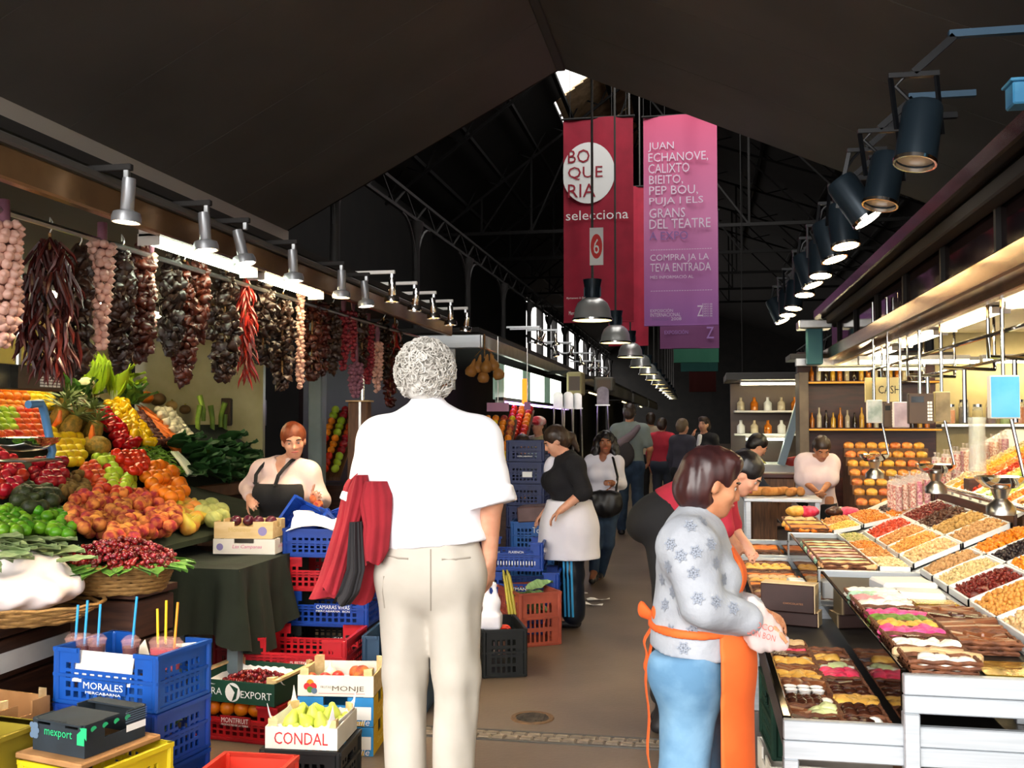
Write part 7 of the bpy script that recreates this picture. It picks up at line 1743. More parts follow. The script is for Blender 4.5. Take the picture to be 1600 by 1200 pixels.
bot = MB().lathe([(0, 0), (.03, .002), (.03, .13), (.012, .17), (.011, .22), (.013, .225), (0, .228)], 10).mesh('bottle', 60)
for z, n_ in ((1.49, 17), (2.01, 15)):
 for i in range(n_):
  m = ['b_amber', 'b_gold', 'b_dark', 'b_clear'][i*7 % 4]; mm = {'b_amber': ('#a85a12', '#c9741c'), 'b_gold': ('#d9a83a', '#c9922a'), 'b_dark': ('#24160f', '#33200f'), 'b_clear': ('#cfc4a8', '#b8a98a')}[m]
  if (m, 'bt') not in _SM: _SM[(m, 'bt')] = with_mat(bot, mat(m, mm[0], mm[1], rough=.08, scale=20, coat=.5))
  o = obj('bottle', _SM[(m, 'bt')], None, None, (1.26+.076*i, 11.55, z), (0, 0, i), (.9, .9, .75+.25*((i*5) % 3)/2)); tag(o, f'small {["amber","golden","dark","clear"][i*7 % 4]} bottle on the {"lower" if z < 1.6 else "upper"} shelf of the cabinet', 'bottle', f'bottles on the {"lower" if z < 1.6 else "upper"} cabinet shelf')
for i in range(11): jar(f'glass jar of preserves on the cream wall shelf, {ord_(i)} from the left', (2.72+.14*i, 11.57, 1.53), .055, .2+.05*(i % 2), ['papaya_cube', 'date', 'banana_chip', 'cranberry', 'kiwi_chip'][i % 5], group='jars on the cream wall shelf')
batten((2.7, 11.4, 2.2), (4.0, 11.4, 2.2), 'tube_on', 'bright fluorescent light over the cream wall at right')
batten((1.3, 11.35, 2.13), (2.4, 11.35, 2.13), 'glow_lamp', 'warm fluorescent light over the bottle cabinet', nt=1)
# low wooden chest with loaves, white table in front of the vendor
p_ = at(1208, 742, 10.2); t = thing('wooden_chest', 'brown wooden chest with red top goods beside far counter', 'chest', (p_.x, 10.3, 0)); MB().box((0, 0, .5), (.42, .3, 1.0), ch=.01).build('chest_body', 'wood_brown', t); MB().box((0, 0, 1.02), (.46, .34, .05), ch=.01).build('chest_lid', 'red_wood', t); MB().box((0, -.155, .85), (.05, .01, .06)).build('lock', 'black_metal', t)
for k in range(6):
 q = at(1165+k*14, 748+2*(k % 2), 9.5); o = solid('bread_loaf', [RC((-.07, 0, 0), (.07, 0, 0), .04, .04, .02)], .012, mat('loaf', '#a8682c', '#c98d4a', rough=.7, scale=12), loc=(.48+.085*k, 9.2+.08*(k % 2), .93), rot=(0, 0, .3*k)); tag(o, f'brown loaf on the white table, {ord_(k)} from the left', 'loaf')
tb2 = thing('steel_table', 'white topped steel table between the aisle and the vendor', 'table', (.72, 9.15, 0)); MB().box((0, 0, .875), (.66, .5, .03), ch=.005).build('tabletop', 'brushed', tb2)
for x in (-.29, .29):
 for y in (-.21, .21): MB().box((x, y, .43), (.04, .04, .86)).build('leg', 'brushed', tb2)
for k, (px, py, m) in enumerate([(1258, 770, 'sw_red'), (1300, 772, 'sw_dark'), (1318, 768, 'sw_red'), (1240, 768, 'sw_gold')]):
 q = at(px, py, 8.75); o = solid('sweets_bag', [EL_((0, 0, 0), (.09, .07, .045), .02)], .012, m, loc=(q.x, 8.5, T2+.08), noise=lumps(.012, 60, k)); tag(o, f'{["red","dark","second red","golden"][k]} bag of sweets under the pink vendor hands', 'bag')
# far right stall: bright counter with fruit
fs = thing('market_stall', 'brightly lit far stall with pale blue sloping post', 'stall', (1.2, 15, 0)); A = lambda mb, n, m: sp(mb, n, m, root=fs)
A(rbox(.55, 2.4, 14.6, 15.6, 0, .95), 'counter', 'white_paint'); A(MB().bar((1.15, 14.5, .95), (1.45, 14.5, 1.95), .16, .1), 'sloping_post', mat('pale_post', '#a9c0cc', rough=.4)); A(rbox(.4, 2.6, 14.3, 15.8, 2.15, 2.25), 'canopy', 'grey_paint'); A(rbox(.5, 2.6, 15.75, 15.8, .9, 2.15), 'back_panel', 'case_brown')
for z in (1.35, 1.7): A(rbox(.55, 2.4, 15.45, 15.75, z, z+.03), 'shelf', 'white_paint')
batten((.6, 14.6, 2.1), (1.9, 14.6, 2.1), 'tube_on', 'white fluorescent light on the far right stall'); batten((.7, 15.2, 1.3), (1.3, 15.2, 1.3), 'tube_cool', 'cool white shelf light in the far right stall', nt=1)
for k in range(16):
 z = 1.73 if k < 8 else 1.38; o = obj('jar', with_mat(bot, ['b_clear', 'b_amber', 'tray_white'][k % 3]), None, None, (.65+.2*(k % 8), 15.55, z), None, (2.0, 2.0, .9)); tag(o, f'stout jar on the {"upper" if k < 8 else "lower"} shelf of the far stall', 'jar', 'jars in the far stall')
for k in range(7):
 o = MB().tube([(0, -.06, .02), (0, 0, 0), (0, .06, .02)], [.006, .017, .006], 6).build('banana', mat('banana_f', '#d8c84a', '#c9b83a', rough=.4, scale=6), None, 60, loc=(.62+.05*k, 14.65, .98), rot=(.5, 0, .1*k)); tag(o, 'yellow banana on the far stall counter', 'banana', 'bananas on the far stall')
o = solid('watermelon_slice', [EL_((0, 0, 0), (.17, .05, .12), .02), CUT((0, 0, .02), (0.3, 0, 1))], .014, mat('watermelon', '#c23a34', '#d24a40', rough=.4, scale=8), loc=(1.35, 14.62, 1.05), rot=(0, -.5, 0)); tag(o, 'red cut watermelon on the far stall counter', 'watermelon')
hl = thing('round_fan_lamp', 'pale slatted box lamp hanging down the aisle', 'lamp', at(1160, 608, 17)); MB().box((0, 0, 0), (.22, .2, .28), ch=.06).build('housing', 'grey_face', hl)
for k in range(6): MB().box((.02, -.103, -.1+k*.04), (.14, .01, .012)).build('slat', 'grey_paint', hl)
MB().tube([(0, 0, .1), (0, 0, 9.6-hl.location.z)], .01, 6).build('cord', 'dark_steel', hl)
# under the nearest counter
q = atz(1184, 1160, .0); crate('dark green crate under the sweets counter', (.42, 4.55, .13), R(4), .26, .38, .30, 'green_plastic', cut=False);
t = tray('white fruit box on the floor beneath the green crate', (.42, 4.5, 0), R(4), .30, .40, .125, 'white_card', 'white_card', posts=None)
for k in range(3): decal([(-.03, -.004), (.03, -.004), (.03, .004), (-.03, .004)], t, (.05, -.201, .04+.02*k), (1, 0, 0), (0, 0, 1), 'green_ink', 'print')
bxw = .38; t = tray('white fruit box with red lettering and orange prints under counter', (.50, 3.72, .26), R(-3), bxw, .3, .11, 'white_card', 'cardboard', posts=None, notch=False)
text('FRUITS DE', t, (.03, -.151, .075), (1, 0, 0), (0, 0, 1), .17, .026, 'red_ink2'); text('XENIPALLART', t, (.03, -.151, .035), (1, 0, 0), (0, 0, 1), .18, .026, 'red_ink2')
for x in (-.155, .155): decal(circ(.026, 16), t, (x, -.151, .055), (1, 0, 0), (0, 0, 1), 'squash_or', 'orange_print'); decal([(-.01, 0), (.0, .012), (.01, 0)], t, (x, -.151, .082), (1, 0, 0), (0, 0, 1), 'leaf_mid', 'leaf_print', .002)
o = MB().box((.50, 3.76, .13), (.36, .3, .26)).build('cardboard_box', 'cardboard'); tag(o, 'flat brown cardboard box under the lettered fruit box', 'box')
# ------------------------------------------------------------------ things of the second left stall
g_ = thing('gourd_bunch', 'bunch of tan bottle gourds hanging by the grey fascia', 'gourds', at(757, 560, 9.75))
gm = fruit_mesh('gourd', [(.01, -.09), (.05, -.08), (.068, -.04), (.055, 0), (.024, .04), (.02, .07), (.012, .1), (.004, .11)], 14, mat('gourd_f', '#c08a4a', '#a87438', rough=.4, scale=6))
for k, (dx, dz, a) in enumerate([(-.13, -.1, .3), (-.02, -.16, 0), (.12, -.13, -.3), (.02, -.06, .1), (-.07, -.06, .2), (.07, -.04, -.2)]): obj('gourd', gm, None, g_, (dx, .04*(k % 3), dz), (0, a, 0), .95)
MB().tube([(0, 0, 0), (0, 0, at(757, 530, 9.75).z-g_.location.z+.05)], .008, 6).build('cord', 'wicker', g_); MB().tube([(-.1, 0, .02), (0, 0, .12), (.1, 0, .02)], .004, 5).build('ties', 'wicker', g_)
rr_ = random.Random(12)
def rack(label, px0, px1, py0, py1, Y, cols, r=.045, name='orange', cat='fruit', kinds=None):
 a = at(px0, py1, Y); b_ = at(px1, py0, Y); n = 0
 t = thing('fruit_rack', f'slanted wooden rack under {label}', 'rack', (a.x, Y, 0)); W_ = b_.x-a.x; H_ = b_.z-a.z
 vs = [V3(0, 0, a.z-.02), V3(W_, 0, a.z-.02), V3(W_, .6, b_.z), V3(0, .6, b_.z)]; vs += [v-V3(0, 0, .03) for v in vs]
 MB().add(vs, [(0, 1, 2, 3), (7, 6, 5, 4), (0, 4, 5, 1), (1, 5, 6, 2), (2, 6, 7, 3), (3, 7, 4, 0)]).build('rack_bed', 'wood_brown', t); MB().box((W_/2, .3, a.z/2-.05), (W_, .5, a.z-.1)).build('rack_base', 'wood_dark', t)
 L_ = math.hypot(.6, H_); nj = int(L_/(r*1.75)); ni = max(1, int(W_/(r*1.9)))
 for j in range(nj):
  for i in range(ni):
   kd = kinds[(i*len(kinds)//max(1, ni)+j//3) % len(kinds)]; f_ = (j+.5)/nj
   o = obj(FR[kd].name, FR[kd], None, None, (a.x+(i+.5)*W_/ni, Y+.6*f_-.02, a.z+H_*f_+r*.8), (rr_.uniform(0, 6), rr_.uniform(0, 6), 0), r/.04); tag(o, f'{FR[kd].name.split(".")[0].replace("_", " ")} in {label}', cat, f'{kd} fruit in {label}')
rack('the far heap right of the blue grey post', 482, 532, 640, 742, 8.75, 5, .042, kinds=['persimmon', 'tomato', 'tangerine', 'green_apple', 'dark_apple'])
rack('the fruit rack behind the man\'s right shoulder', 738, 792, 655, 735, 10.1, 4, .045, kinds=['tangerine', 'peach', 'lemon'])
rack('the red fruit rack beside the navy crates', 784, 822, 640, 690, 11.3, 4, .05, kinds=['tangerine', 'red_apple', 'tomato'])
for k, (px, py, w, h, Y, m) in enumerate([(778, 636, 36, 14, 10.4, 'sign_pinkish'), (824, 634, 10, 12, 11.3, 'sign_pinkish')]):
 p_ = at(px, py, Y); t = thing('price_sign', ['long pink price sign over the second stall fruit', 'small square pink price sign by the violet light'][k], 'sign', p_); MB().box((0, 0, 0), (w/1550*Y, .01, h/1550*Y)).build('sign_card', mat('sign_pinkish', '#c98fb0', rough=.5), t); MB().tube([(0, 0, 0), (0, 0, 2.47-p_.z)], .006, 5).build('hanger', 'steel', t)
p_ = at(820, 612, 11.4); o = MB().box(p_, (.06, .06, .3), ch=.01).build('orange_sign_light', mat('orange_glow', '#ff7a1f', emit=1.5)); tag(o, 'narrow orange lit strip under the violet light', 'light')
p_ = at(745, 530, 9.85)
# tall steel stools of sign frames in the aisle: mirrors with rounded tops
for k, (px, py0, py1, Y, m, lab) in enumerate([(872, 612, 636, 13.5, 'steel', 'square topped steel sign stand behind the cardigan woman'), (888, 612, 637, 13.7, 'steel', 'arched steel sign stand in the middle of three'), (902, 614, 637, 13.9, 'steel', 'arched steel sign stand nearest the walking woman'), (942, 604, 632, 15.0, 'mauve_face', 'tall arched pink sign stand before the far shutters')]):
 p_ = at(px, py1, Y); h = at(px, py0, Y).z-p_.z; t = thing('sign_stand', lab, 'sign stand', (p_.x, Y, 0), group='arched sign stands'); w = .13 if k < 3 else .18
 arch = [(-w/2, 0), (w/2, 0)]+[(w/2*math.cos(a), h-w*.4+w*.4*math.sin(a)) for a in [i*PI/8 for i in range(9)]]; MB().prism(arch, -.01, .01, lambda a, t_, b_: (a, t_, p_.z+b_)).build('arched_panel', m, t)
 for q in (-1, 1): MB().tube([(q*w*.42, 0, p_.z), (q*w*.7, 0, 0)], .014, 6).build('leg', 'steel', t)
 MB().box((0, 0, p_.z-.01), (w*1.2, .06, .02)).build('panel_base', 'steel', t)
for k, (px0, px1, py0, py1, Y) in enumerate([(888, 912, 582, 618, 14.5), (930, 960, 590, 612, 17.0)]):
 a = at(px0, py0, Y); b_ = at(px1, py1, Y); t = thing('vent_box', ['tan ventilation box above the arched sign stands', 'dark canopy box above the tall pink sign'][k], 'box', ((a.x+b_.x)/2, Y, b_.z)); MB().box((0, 0, (a.z-b_.z)/2), (b_.x-a.x, .4, a.z-b_.z), ch=.02).build('box_body', ['sign_cream', 'grey_paint'][k], t); MB().box((0, -.205, (a.z-b_.z)/2), ((b_.x-a.x)*.7, .01, (a.z-b_.z)*.6)).build('grille', 'case_brown', t); MB().bar((0, 0, (a.z-b_.z)), (-.9 if k else -.5, .3, (a.z-b_.z)+.02), .05).build('bracket', 'dark_steel', t)
# ================================================================== PEOPLE
def JP(loc, face, H, D, d):
 """joints read off as (pixel x, pixel y, offset down the aisle), turned into the figure's own metres"""
 s = H/1.75; Rm = Matrix.Rotation(-face, 3, 'Z'); out = {}
 for k, v in d.items():
  if k in ('look', 'tilt'):
   out[k] = tuple(Rm @ Vector(v)) if k == 'look' else v
  else: out[k] = (Rm @ (at(v[0], v[1], D+v[2])-Vector(loc)))/s
 return out
def floor_xy(px, D): p = at(px, 900, D); return Vector((p.x, D, 0))
def garment(p, name, prims, m, noise=None, res=None, smooth=1, shell=None):
 return solid(name, prims, res or p.res, m, p.root, noise=noise, smooth=smooth, shell=shell)
def top(p, m, g=.018, sl=1.95, hem=None, name='shirt', noise=None, g2=None, neck=.05, hemr=None, res=None, vneck=0, k=.04):
 J, s = p.J, p.s; up = (J['neck']-J['pelvis']).normalized(); acr = (J['shR']-J['shL']).normalized(); fw = up.cross(acr).normalized()
 pr = p.torso(g, k)+p.arm('L', g, sl if not isinstance(sl, tuple) else sl[0], g2=g2)+p.arm('R', g, sl if not isinstance(sl, tuple) else sl[1], g2=g2)
 hp_ = J['pelvis']-up*(hem or 0)*s
 if hem is not None: pr.append(RC(J['pelvis'], hp_, (hemr or .165)*s*p.b+g, (hemr or .165)*s*p.b+g, .04, (tuple(fw), .7)))
 pr.append(EL_(J['neck']+up*.045*s+fw*.02*s, (.062*s+neck*.1, .062*s+neck*.1, .05*s), .01, op='sub'))
 if vneck: pr.append(RC(J['neck']+fw*.1*s, J['neck']+fw*.13*s-up*vneck*s, .05*s, .012*s, .01, op='sub'))
 pr.append(CUT(hp_ if hem is not None else J['pelvis']-up*.06*s, -up))
 return garment(p, name, pr, m, noise, res)
def pants(p, m, g=.012, upto=1.97, g2=.02, waist=.06, noise=None, name='trousers', res=None, seat=.035):
 J, s = p.J, p.s; up = (J['neck']-J['pelvis']).normalized(); acr = (J['shR']-J['shL']).normalized(); fw = up.cross(acr).normalized()
 pr = [RC(J['pelvis']-up*.02*s, J['pelvis']+up*.1*s, .168*s*p.b+g, .158*s*p.b+g, .03, (tuple(fw), .7))]+p.leg('L', g, upto, g2=g2)+p.leg('R', g, upto, g2=g2)
 for q in 'LR': pr.append(EL_(J['hi'+q]-fw*seat*s+up*.01*s, [.085*s*p.b+g]*3, .08))
 pr.append(CUT(J['pelvis']+up*waist*s, up))
 return garment(p, name, pr, m, noise, res)

# ---- the man in the white shirt, seen from behind
mat('white_shirt', '#f4f4fa', '#eeeef6', rough=.7, scale=3, bump=.12, bscale=9)
mat('chino', '#bdb6ab', '#b2ab9f', rough=.75, scale=4, bump=.15, bscale=10)
mat('grey_hair', '#dcd9d2', '#b5b0a8', rough=.6, scale=30)
D = 3.83; L0 = floor_xy(672, D); H = 1.86
man = Person('grey curly haired man in white shirt and beige trousers seen from behind', 'person', L0, 0, H, JP(L0, 0, H, D, dict(
 head=(668, 590, .03), neck=(668, 652, 0), chest=(668, 735, 0), waist=(672, 815, 0), pelvis=(674, 880, 0), shL=(597, 688, 0), shR=(744, 688, 0),
 elL=(572, 782, -.03), wrL=(590, 778, .24), elR=(767, 785, -.02), wrR=(765, 868, .02), hiL=(637, 898, 0), hiR=(711, 898, 0),
 knL=(632, 1052, .03), knR=(712, 1052, .0), anL=(636, 1246, -.02), anR=(707, 1250, 0), ftL=(630, 1285, .16), ftR=(712, 1285, .16), look=(.05, 1, -.08))), res=.009)
man.body(hk={'R': dict(curl=.3, facing=(-1, .3, 0)), 'L': dict(curl=.5, facing=(0, 0, -1))})
s = man.s; J = man.J
def crease(P):
 z = P[..., 2]; x = P[..., 0]; y = P[..., 1]
 w = np.exp(-((z-1.12)/.16)**2)
 return (.006*w*np.sin(38*z+9*x)+.004*np.sin(21*x+13*z+4*np.sin(9*z))*np.clip((1.55-z)*2, 0, 1)).astype(np.float32)
pr = man.arm('R', .034, .96, g2=.05)+[*[BXP(J['sh'+q].lerp(J['el'+q], f_)+(J['el'+q]-J['sh'+q]).normalized()*.08, (.13, .13, .07), .005, .008, [list(r_) for r_ in Matrix(basis((J['el'+q]-J['sh'+q]))[1:]+basis((J['el'+q]-J['sh'+q]))[:1]).transposed()], 'sub') for q, f_ in (('R', .97),)]]+man.torso(.024, .06)+[RC(J['waist'], J['pelvis']+V3(0, 0, .125), .178, .186, .05, ((0, 1, 0), .74)), RC(J['waist']+V3(.1, 0, 0), J['pelvis']+V3(.13, 0, .09), .09, .09, .05)]
pr += man.arm('L', .036, 1.02, g2=.044)
pr += [RC(J['neck']+V3(0, -.01, -.02), J['neck']+V3(0, .0, .055), .078, .066, .02), EL_(J['neck']+V3(0, .02, .09), (.058, .058, .05), .008, op='sub'), CUT(J['pelvis']+V3(0, 0, .075), (0.1, 0, -1))]
garment(man, 'shirt', pr, 'white_shirt', crease, .009)
for sd, a_, b_ in (('L', .93, 1.05), ('R', .8, .98)):      # rolled cuffs
 a = J['sh'+sd].lerp(J['el'+sd], a_); b = J['sh'+sd].lerp(J['el'+sd], min(b_, 1.0))
 d = (b-a).normalized()
 solid('rolled_cuff', [RC(a, b, .102, .104, .01), CUT(a-d*.0, -d), CUT(b+d*.02, d)], .008, 'white_shirt', man.root, noise=folds(.008, 60, 4))
solid('collar', [RC(J['neck']+V3(-.0, -.005, .0), J['neck']+V3(0, .004, .052), .082, .072, .01), EL_(J['neck']+V3(0, .01, .04), (.064, .064, .08), .006, op='sub'), CUT(J['neck']+V3(0, 0, .05), (0, 0, 1)), CUT(J['neck']-V3(0, 0, .005), (0, 0, -1))], .007, 'white_shirt', man.root)
pants(man, 'chino', g=.02, g2=.04, waist=.125, noise=folds(.009, 24, 8, .5), res=.009, seat=.01)
def hitp(o, px, py):
 Mi = o.matrix_world.inverted(); h_, l_, n_, _ = o.ray_cast(Mi @ Vector((0, 0, CAMZ)), (Mi.to_3x3() @ ray(px, py)).normalized()); return l_ if h_ else None
bpy.context.view_layer.update(); tr_ = [o for o in man.root.children if o.name.startswith('trousers')][0]
for nm, pts, r_ in (('pocket_welt', [(606, 868), (622, 872), (638, 873)], .004), ('pocket_welt', [(690, 874), (712, 874), (735, 871)], .004), ('back_seam', [(673, y_) for y_ in range(858, 962, 8)], .003), ('pocket_welt', [(600, 900), (598, 925), (601, 950)], .003)):
 ps = [q for q in (hitp(tr_, *p_) for p_ in pts) if q is not None]
 if len(ps) > 1: MB().tube(ps, r_, 5).build(nm, mat('chino_seam', '#978f83', rough=.8), man.root, 60)
man.shoes(mat('brown_shoe', '#4a3426', rough=.5))
man.hair('grey_hair', 'short', noise=lumps(.008, 70, 5))
# loose curls over the scalp
mb = MB(); rr = random.Random(4)
for i in range(620):
 z = rr.uniform(-.75, 1); a = rr.uniform(0, 2*PI); r = math.sqrt(1-z*z)
 if r*math.sin(a) > .55 and z < .55: continue
 if z > .72 and rr.random() < .55: continue
 q = V3(r*math.cos(a)*.102, r*math.sin(a)*.11-.03, z*.115+.02)
 n = V3(r*math.cos(a), r*math.sin(a), z); _, s1, u1 = basis(n); R0 = rr.uniform(.012, .021); ph = rr.uniform(0, 6.28)
 pts = [q+n*(.006*k*.25)+(s1*math.cos(ph+k*1.15)+u1*math.sin(ph+k*1.15))*R0*(1-.06*k)+n*.012*math.sin(k*.9) for k in range(7)]
 mb.tube([man.hpt(*p_) for p_ in pts], [.0028]*5+[.002, .001], 4, caps=False)
tag(mb.build('hair_curls', 'grey_hair', man.root, 60), kind='stuff')
# ---- red fleece jacket hung over his forearm
mat('red_fleece', '#97202b', '#861a25', rough=.95, scale=6, bump=.2, bscale=60)
mat('black_lining', '#211f22', rough=.8)
jk = thing('red_jacket', 'red fleece jacket with black lining hung over the man\'s left forearm', 'jacket', at(555, 760, D-.05))
o0 = jk.location
def jp(px, py, dy): return at(px, py, D+dy)-o0
def flute(name, L_, R_, dy, dp, m, nf, amp, ph=0, n=48, rows=18):
 # hanging cloth: closed fluted rings between a left and a right outline
 def lerp_(P, v):
  k = min(len(P)-2, int(v*(len(P)-1))); f_ = v*(len(P)-1)-k; return (P[k][0]+(P[k+1][0]-P[k][0])*f_, P[k][1]+(P[k+1][1]-P[k][1])*f_)
 mb = MB()
 for i in range(rows+1):
  v = i/rows; l = lerp_(L_, v); r = lerp_(R_, v); A = jp(l[0], l[1], dy); B = jp(r[0], r[1], dy); c_ = (A+B)/2; hx = (B-A)/2
  for j in range(n):
   a = 2*PI*j/n; g = 1+amp*(.35+.65*v)*math.sin(nf*a+ph+1.3*v)+amp*.5*math.sin((nf*2+1)*a+2*ph)
   mb.v.append(c_+hx*math.cos(a)*(1+(g-1)*.35)+V3(0, math.sin(a)*dp*g, .012*math.sin(3*a+ph)*v))
 for i in range(rows):
  for j in range(n): q = i*n+j; q2 = i*n+(j+1) % n; mb.f.append((q, q2, q2+n, q+n))
 mb.f.append(tuple(range(n))); mb.f.append(tuple(rows*n+j for j in range(n))[::-1])
 return mb.build(name, m, jk, 60)
flute('jacket_body', [(560, 738), (540, 752), (527, 810), (510, 865), (497, 905), (486, 928)], [(596, 738), (606, 752), (604, 810), (600, 860), (592, 900), (576, 940)], -.03, .075, 'red_fleece', 5, .2)
flute('jacket_sleeve', [(572, 752), (562, 775), (570, 820), (566, 862), (572, 880)], [(604, 752), (612, 775), (610, 820), (606, 862), (600, 876)], -.13, .05, 'red_fleece', 4, .2, 1)
flute('jacket_sleeve', [(556, 742), (545, 765), (536, 820), (520, 880), (505, 918)], [(574, 742), (578, 765), (562, 820), (546, 880), (534, 925)], -.12, .045, 'red_fleece', 4, .2, 2)
flute('jacket_lining', [(548, 815), (545, 850), (543, 890), (530, 925), (524, 936)], [(566, 815), (568, 850), (570, 890), (562, 925), (546, 944)], -.145, .03, 'black_lining', 5, .3, 2)

# ---- the woman in the orange apron, profile to the right
mat('grey_fleece', '#a5a9b0', '#989ca4', rough=.95, scale=9, bump=.25, bscale=50)
mat('flake', '#8f96a3', rough=.95)
mat('orange_cloth', '#e06426', '#d4581e', rough=.75, scale=5, bump=.12, bscale=14)
mat('pale_denim', '#7299b6', '#547c9c', rough=.85, scale=7, bump=.2, bscale=30, detail=6)
mat('dark_brown_hair', '#2b1516', '#3d1d1b', rough=.35, scale=26, stretch=(1, 1, .25))
D = 3.15; L0 = floor_xy(1092, D); H = 1.50; fa = R(-76)
wom = Person('short dark haired woman in grey snowflake fleece and orange apron', 'person', L0, fa, H, JP(L0, fa, H, D, dict(
 head=(1112, 757, .0), neck=(1083, 823, 0), chest=(1086, 885, 0), waist=(1090, 965, 0), pelvis=(1088, 1032, 0), shL=(1092, 850, .15), shR=(1074, 853, -.14),
 elR=(1098, 945, -.2), wrR=(1172, 968, -.10), elL=(1115, 940, .17), wrL=(1180, 955, .06), hiL=(1084, 1050, .085), hiR=(1078, 1050, -.085),
 knL=(1090, 1220, .08), knR=(1068, 1220, -.07), anL=(1080, 1392, .08), anR=(1056, 1400, -.06), ftL=(1140, 1412, .1), ftR=(1120, 1420, -.06), look=(.96, .22, -.30))), build=1.02, res=.008, female=True, skin='skin_tan', bust=.62)
wom.body(hk={'R': dict(curl=.75, facing=(0, .4, -1), sz=1.05), 'L': dict(curl=.75, facing=(0, -.5, -1))})
J = wom.J
up_ = (J['neck']-J['pelvis']).normalized(); fw_ = V3(0, 1, 0)
bl = folds(.008, 30, 21, 1.0)
pr = wom.torso(.03, .05)+wom.arm('R', .03, 1.86, g2=.028)+wom.arm('L', .03, 1.86, g2=.028)
pr += [RC(J['waist'], J['pelvis']-V3(0, 0, .005), .15, .155, .04, ((0, 1, 0), .95)), RC(J['neck']-V3(0, .0, .04), J['neck']+V3(0, .012, .04), .066, .058, .02), EL_(J['neck']+V3(0, .03, .085), (.05, .05, .05), .006, op='sub'), CUT(J['pelvis']+V3(0, 0, .03), (0, -.1, -1))]
solid('fleece_jacket', pr, .0075, 'grey_fleece', wom.root, noise=bl)
pants(wom, 'pale_denim', g=.012, g2=.04, waist=.05, noise=folds(.007, 28, 15, .9), res=.009)
wom.hair('dark_brown_hair', 'bob', noise=folds(.004, 85, 17, .3))
s_ = wom.s
wom.shoes(mat('black_shoe', '#17161a', rough=.5))
# apron: band round the waist, bow and ribbon behind, skirt over the front
apr = wom.torso(.046, .05)
wz = J['waist']+V3(0, 0, -.02)
def ring(zc, hh, g, cuts=()): return wom.torso(g, .05)+[RC(J['waist'], J['pelvis'], .158, .163, .04, ((0, 1, 0), .95)), CUT((0, 0, zc+hh), (0, 0, 1)), CUT((0, 0, zc-hh), (0, 0, -1))]+list(cuts)
solid('apron_band', ring(wz.z, .013, .044), .007, 'orange_cloth', wom.root)
sk = [RC(J['waist'], J['pelvis']+fw_*.0, .165, .172, .05), RC(J['pelvis']+fw_*.0, J['pelvis']+V3(.0, .0, -.78), .172, .18, .05),
   CUT(J['waist']-V3(0, 0, .01), (0, 0, 1)), CUT(J['pelvis']+V3(0, 0, -.68), (0, 0, -1)), CUT((0, .02, 0), (0, -1, .0))]
solid('apron_skirt', sk, .008, 'orange_cloth', wom.root, noise=folds(.006, 16, 31, .2), shell=.014)
bw = at(1024, 968, D)-L0; bw = Matrix.Rotation(-fa, 3, 'Z') @ bw
solid('apron_bow', [RC(bw, bw+V3(.05, -.01, .03), .012, .026, .01, ((0, 1, 0), .5)), RC(bw, bw+V3(-.06, -.03, .02), .012, .028, .01, ((0, 1, 0), .5)), EL_(bw, (.018, .018, .02), .01)], .006, 'orange_cloth', wom.root)
for k, (x2, ln) in enumerate(((.03, .52), (-.025, .2))):
 MB().grid(lambda u, v: (bw.x+x2*u+(v-.5)*.03, bw.y-.012-.02*math.sin(u*3)+.006*math.sin(u*14), bw.z-u*ln), 14, 2, .002).build('apron_ribbon', 'orange_cloth', wom.root, 60)
bib = at(1160, 870, D)-L0; bib = Matrix.Rotation(-fa, 3, 'Z') @ bib
solid('apron_bib', wom.torso(.038, .05)+[CUT(J['waist'], (0, 0, -1)), CUT(J['chest']+V3(0, 0, .06), (0, 0, 1)), CUT((0, .09, 0), (0, -1, 0)), CUT((.11, 0, 0), (1, 0, 0)), CUT((-.11, 0, 0), (-1, 0, 0))], .008, 'orange_cloth', wom.root)
# printed snowflakes on the fleece: pressed onto the surface by ray
flakes = []
def press(obj_, pts_px, rad, m, name, Dn):
 dg = bpy.context.evaluated_depsgraph_get()
 Mi = obj_.matrix_world.inverted()
 for px, py in pts_px:
  d = ray(px, py).normalized(); o = Vector((0, 0, CAMZ))
  hit, loc, nor, _ = obj_.ray_cast(Mi @ o, (Mi.to_3x3() @ d).normalized())
  if not hit: continue
  _, s1, u1 = basis(nor); mb = MB()
  for k in range(3):
   a = k*PI/3+px*.1; e = s1*math.cos(a)+u1*math.sin(a); t_ = s1*-math.sin(a)+u1*math.cos(a)
   mb.add([loc+nor*.004+e*rad*x+t_*rad*.13*y for x, y in ((-1, -1), (1, -1), (1, 1), (-1, 1))], [(0, 1, 2, 3)])
   for q in (-.6, .6):
    mb.add([loc+nor*.004+e*rad*(q+x)+t_*rad*y for x, y in ((-.1, -.3), (.1, -.3), (.1, .3), (-.1, .3))], [(0, 1, 2, 3)])
  me = mb.mesh(name); obj(name, me, m, obj_.parent)
bpy.context.view_layer.update()
fl_ = [o for o in wom.root.children if o.name.startswith('fleece')][0]
press(fl_, [(1048, 850), (1078, 822), (1045, 885), (1087, 862), (1110, 850), (1083, 895), (1052, 925), (1118, 880), (1035, 905), (1090, 935), (1062, 955), (1130, 905), (1048, 985), (1082, 985), (1068, 1012), (1118, 940), (1145, 950), (1040, 945), (1098, 815), (1064, 868)], .02, 'flake', 'snowflake_print', D)
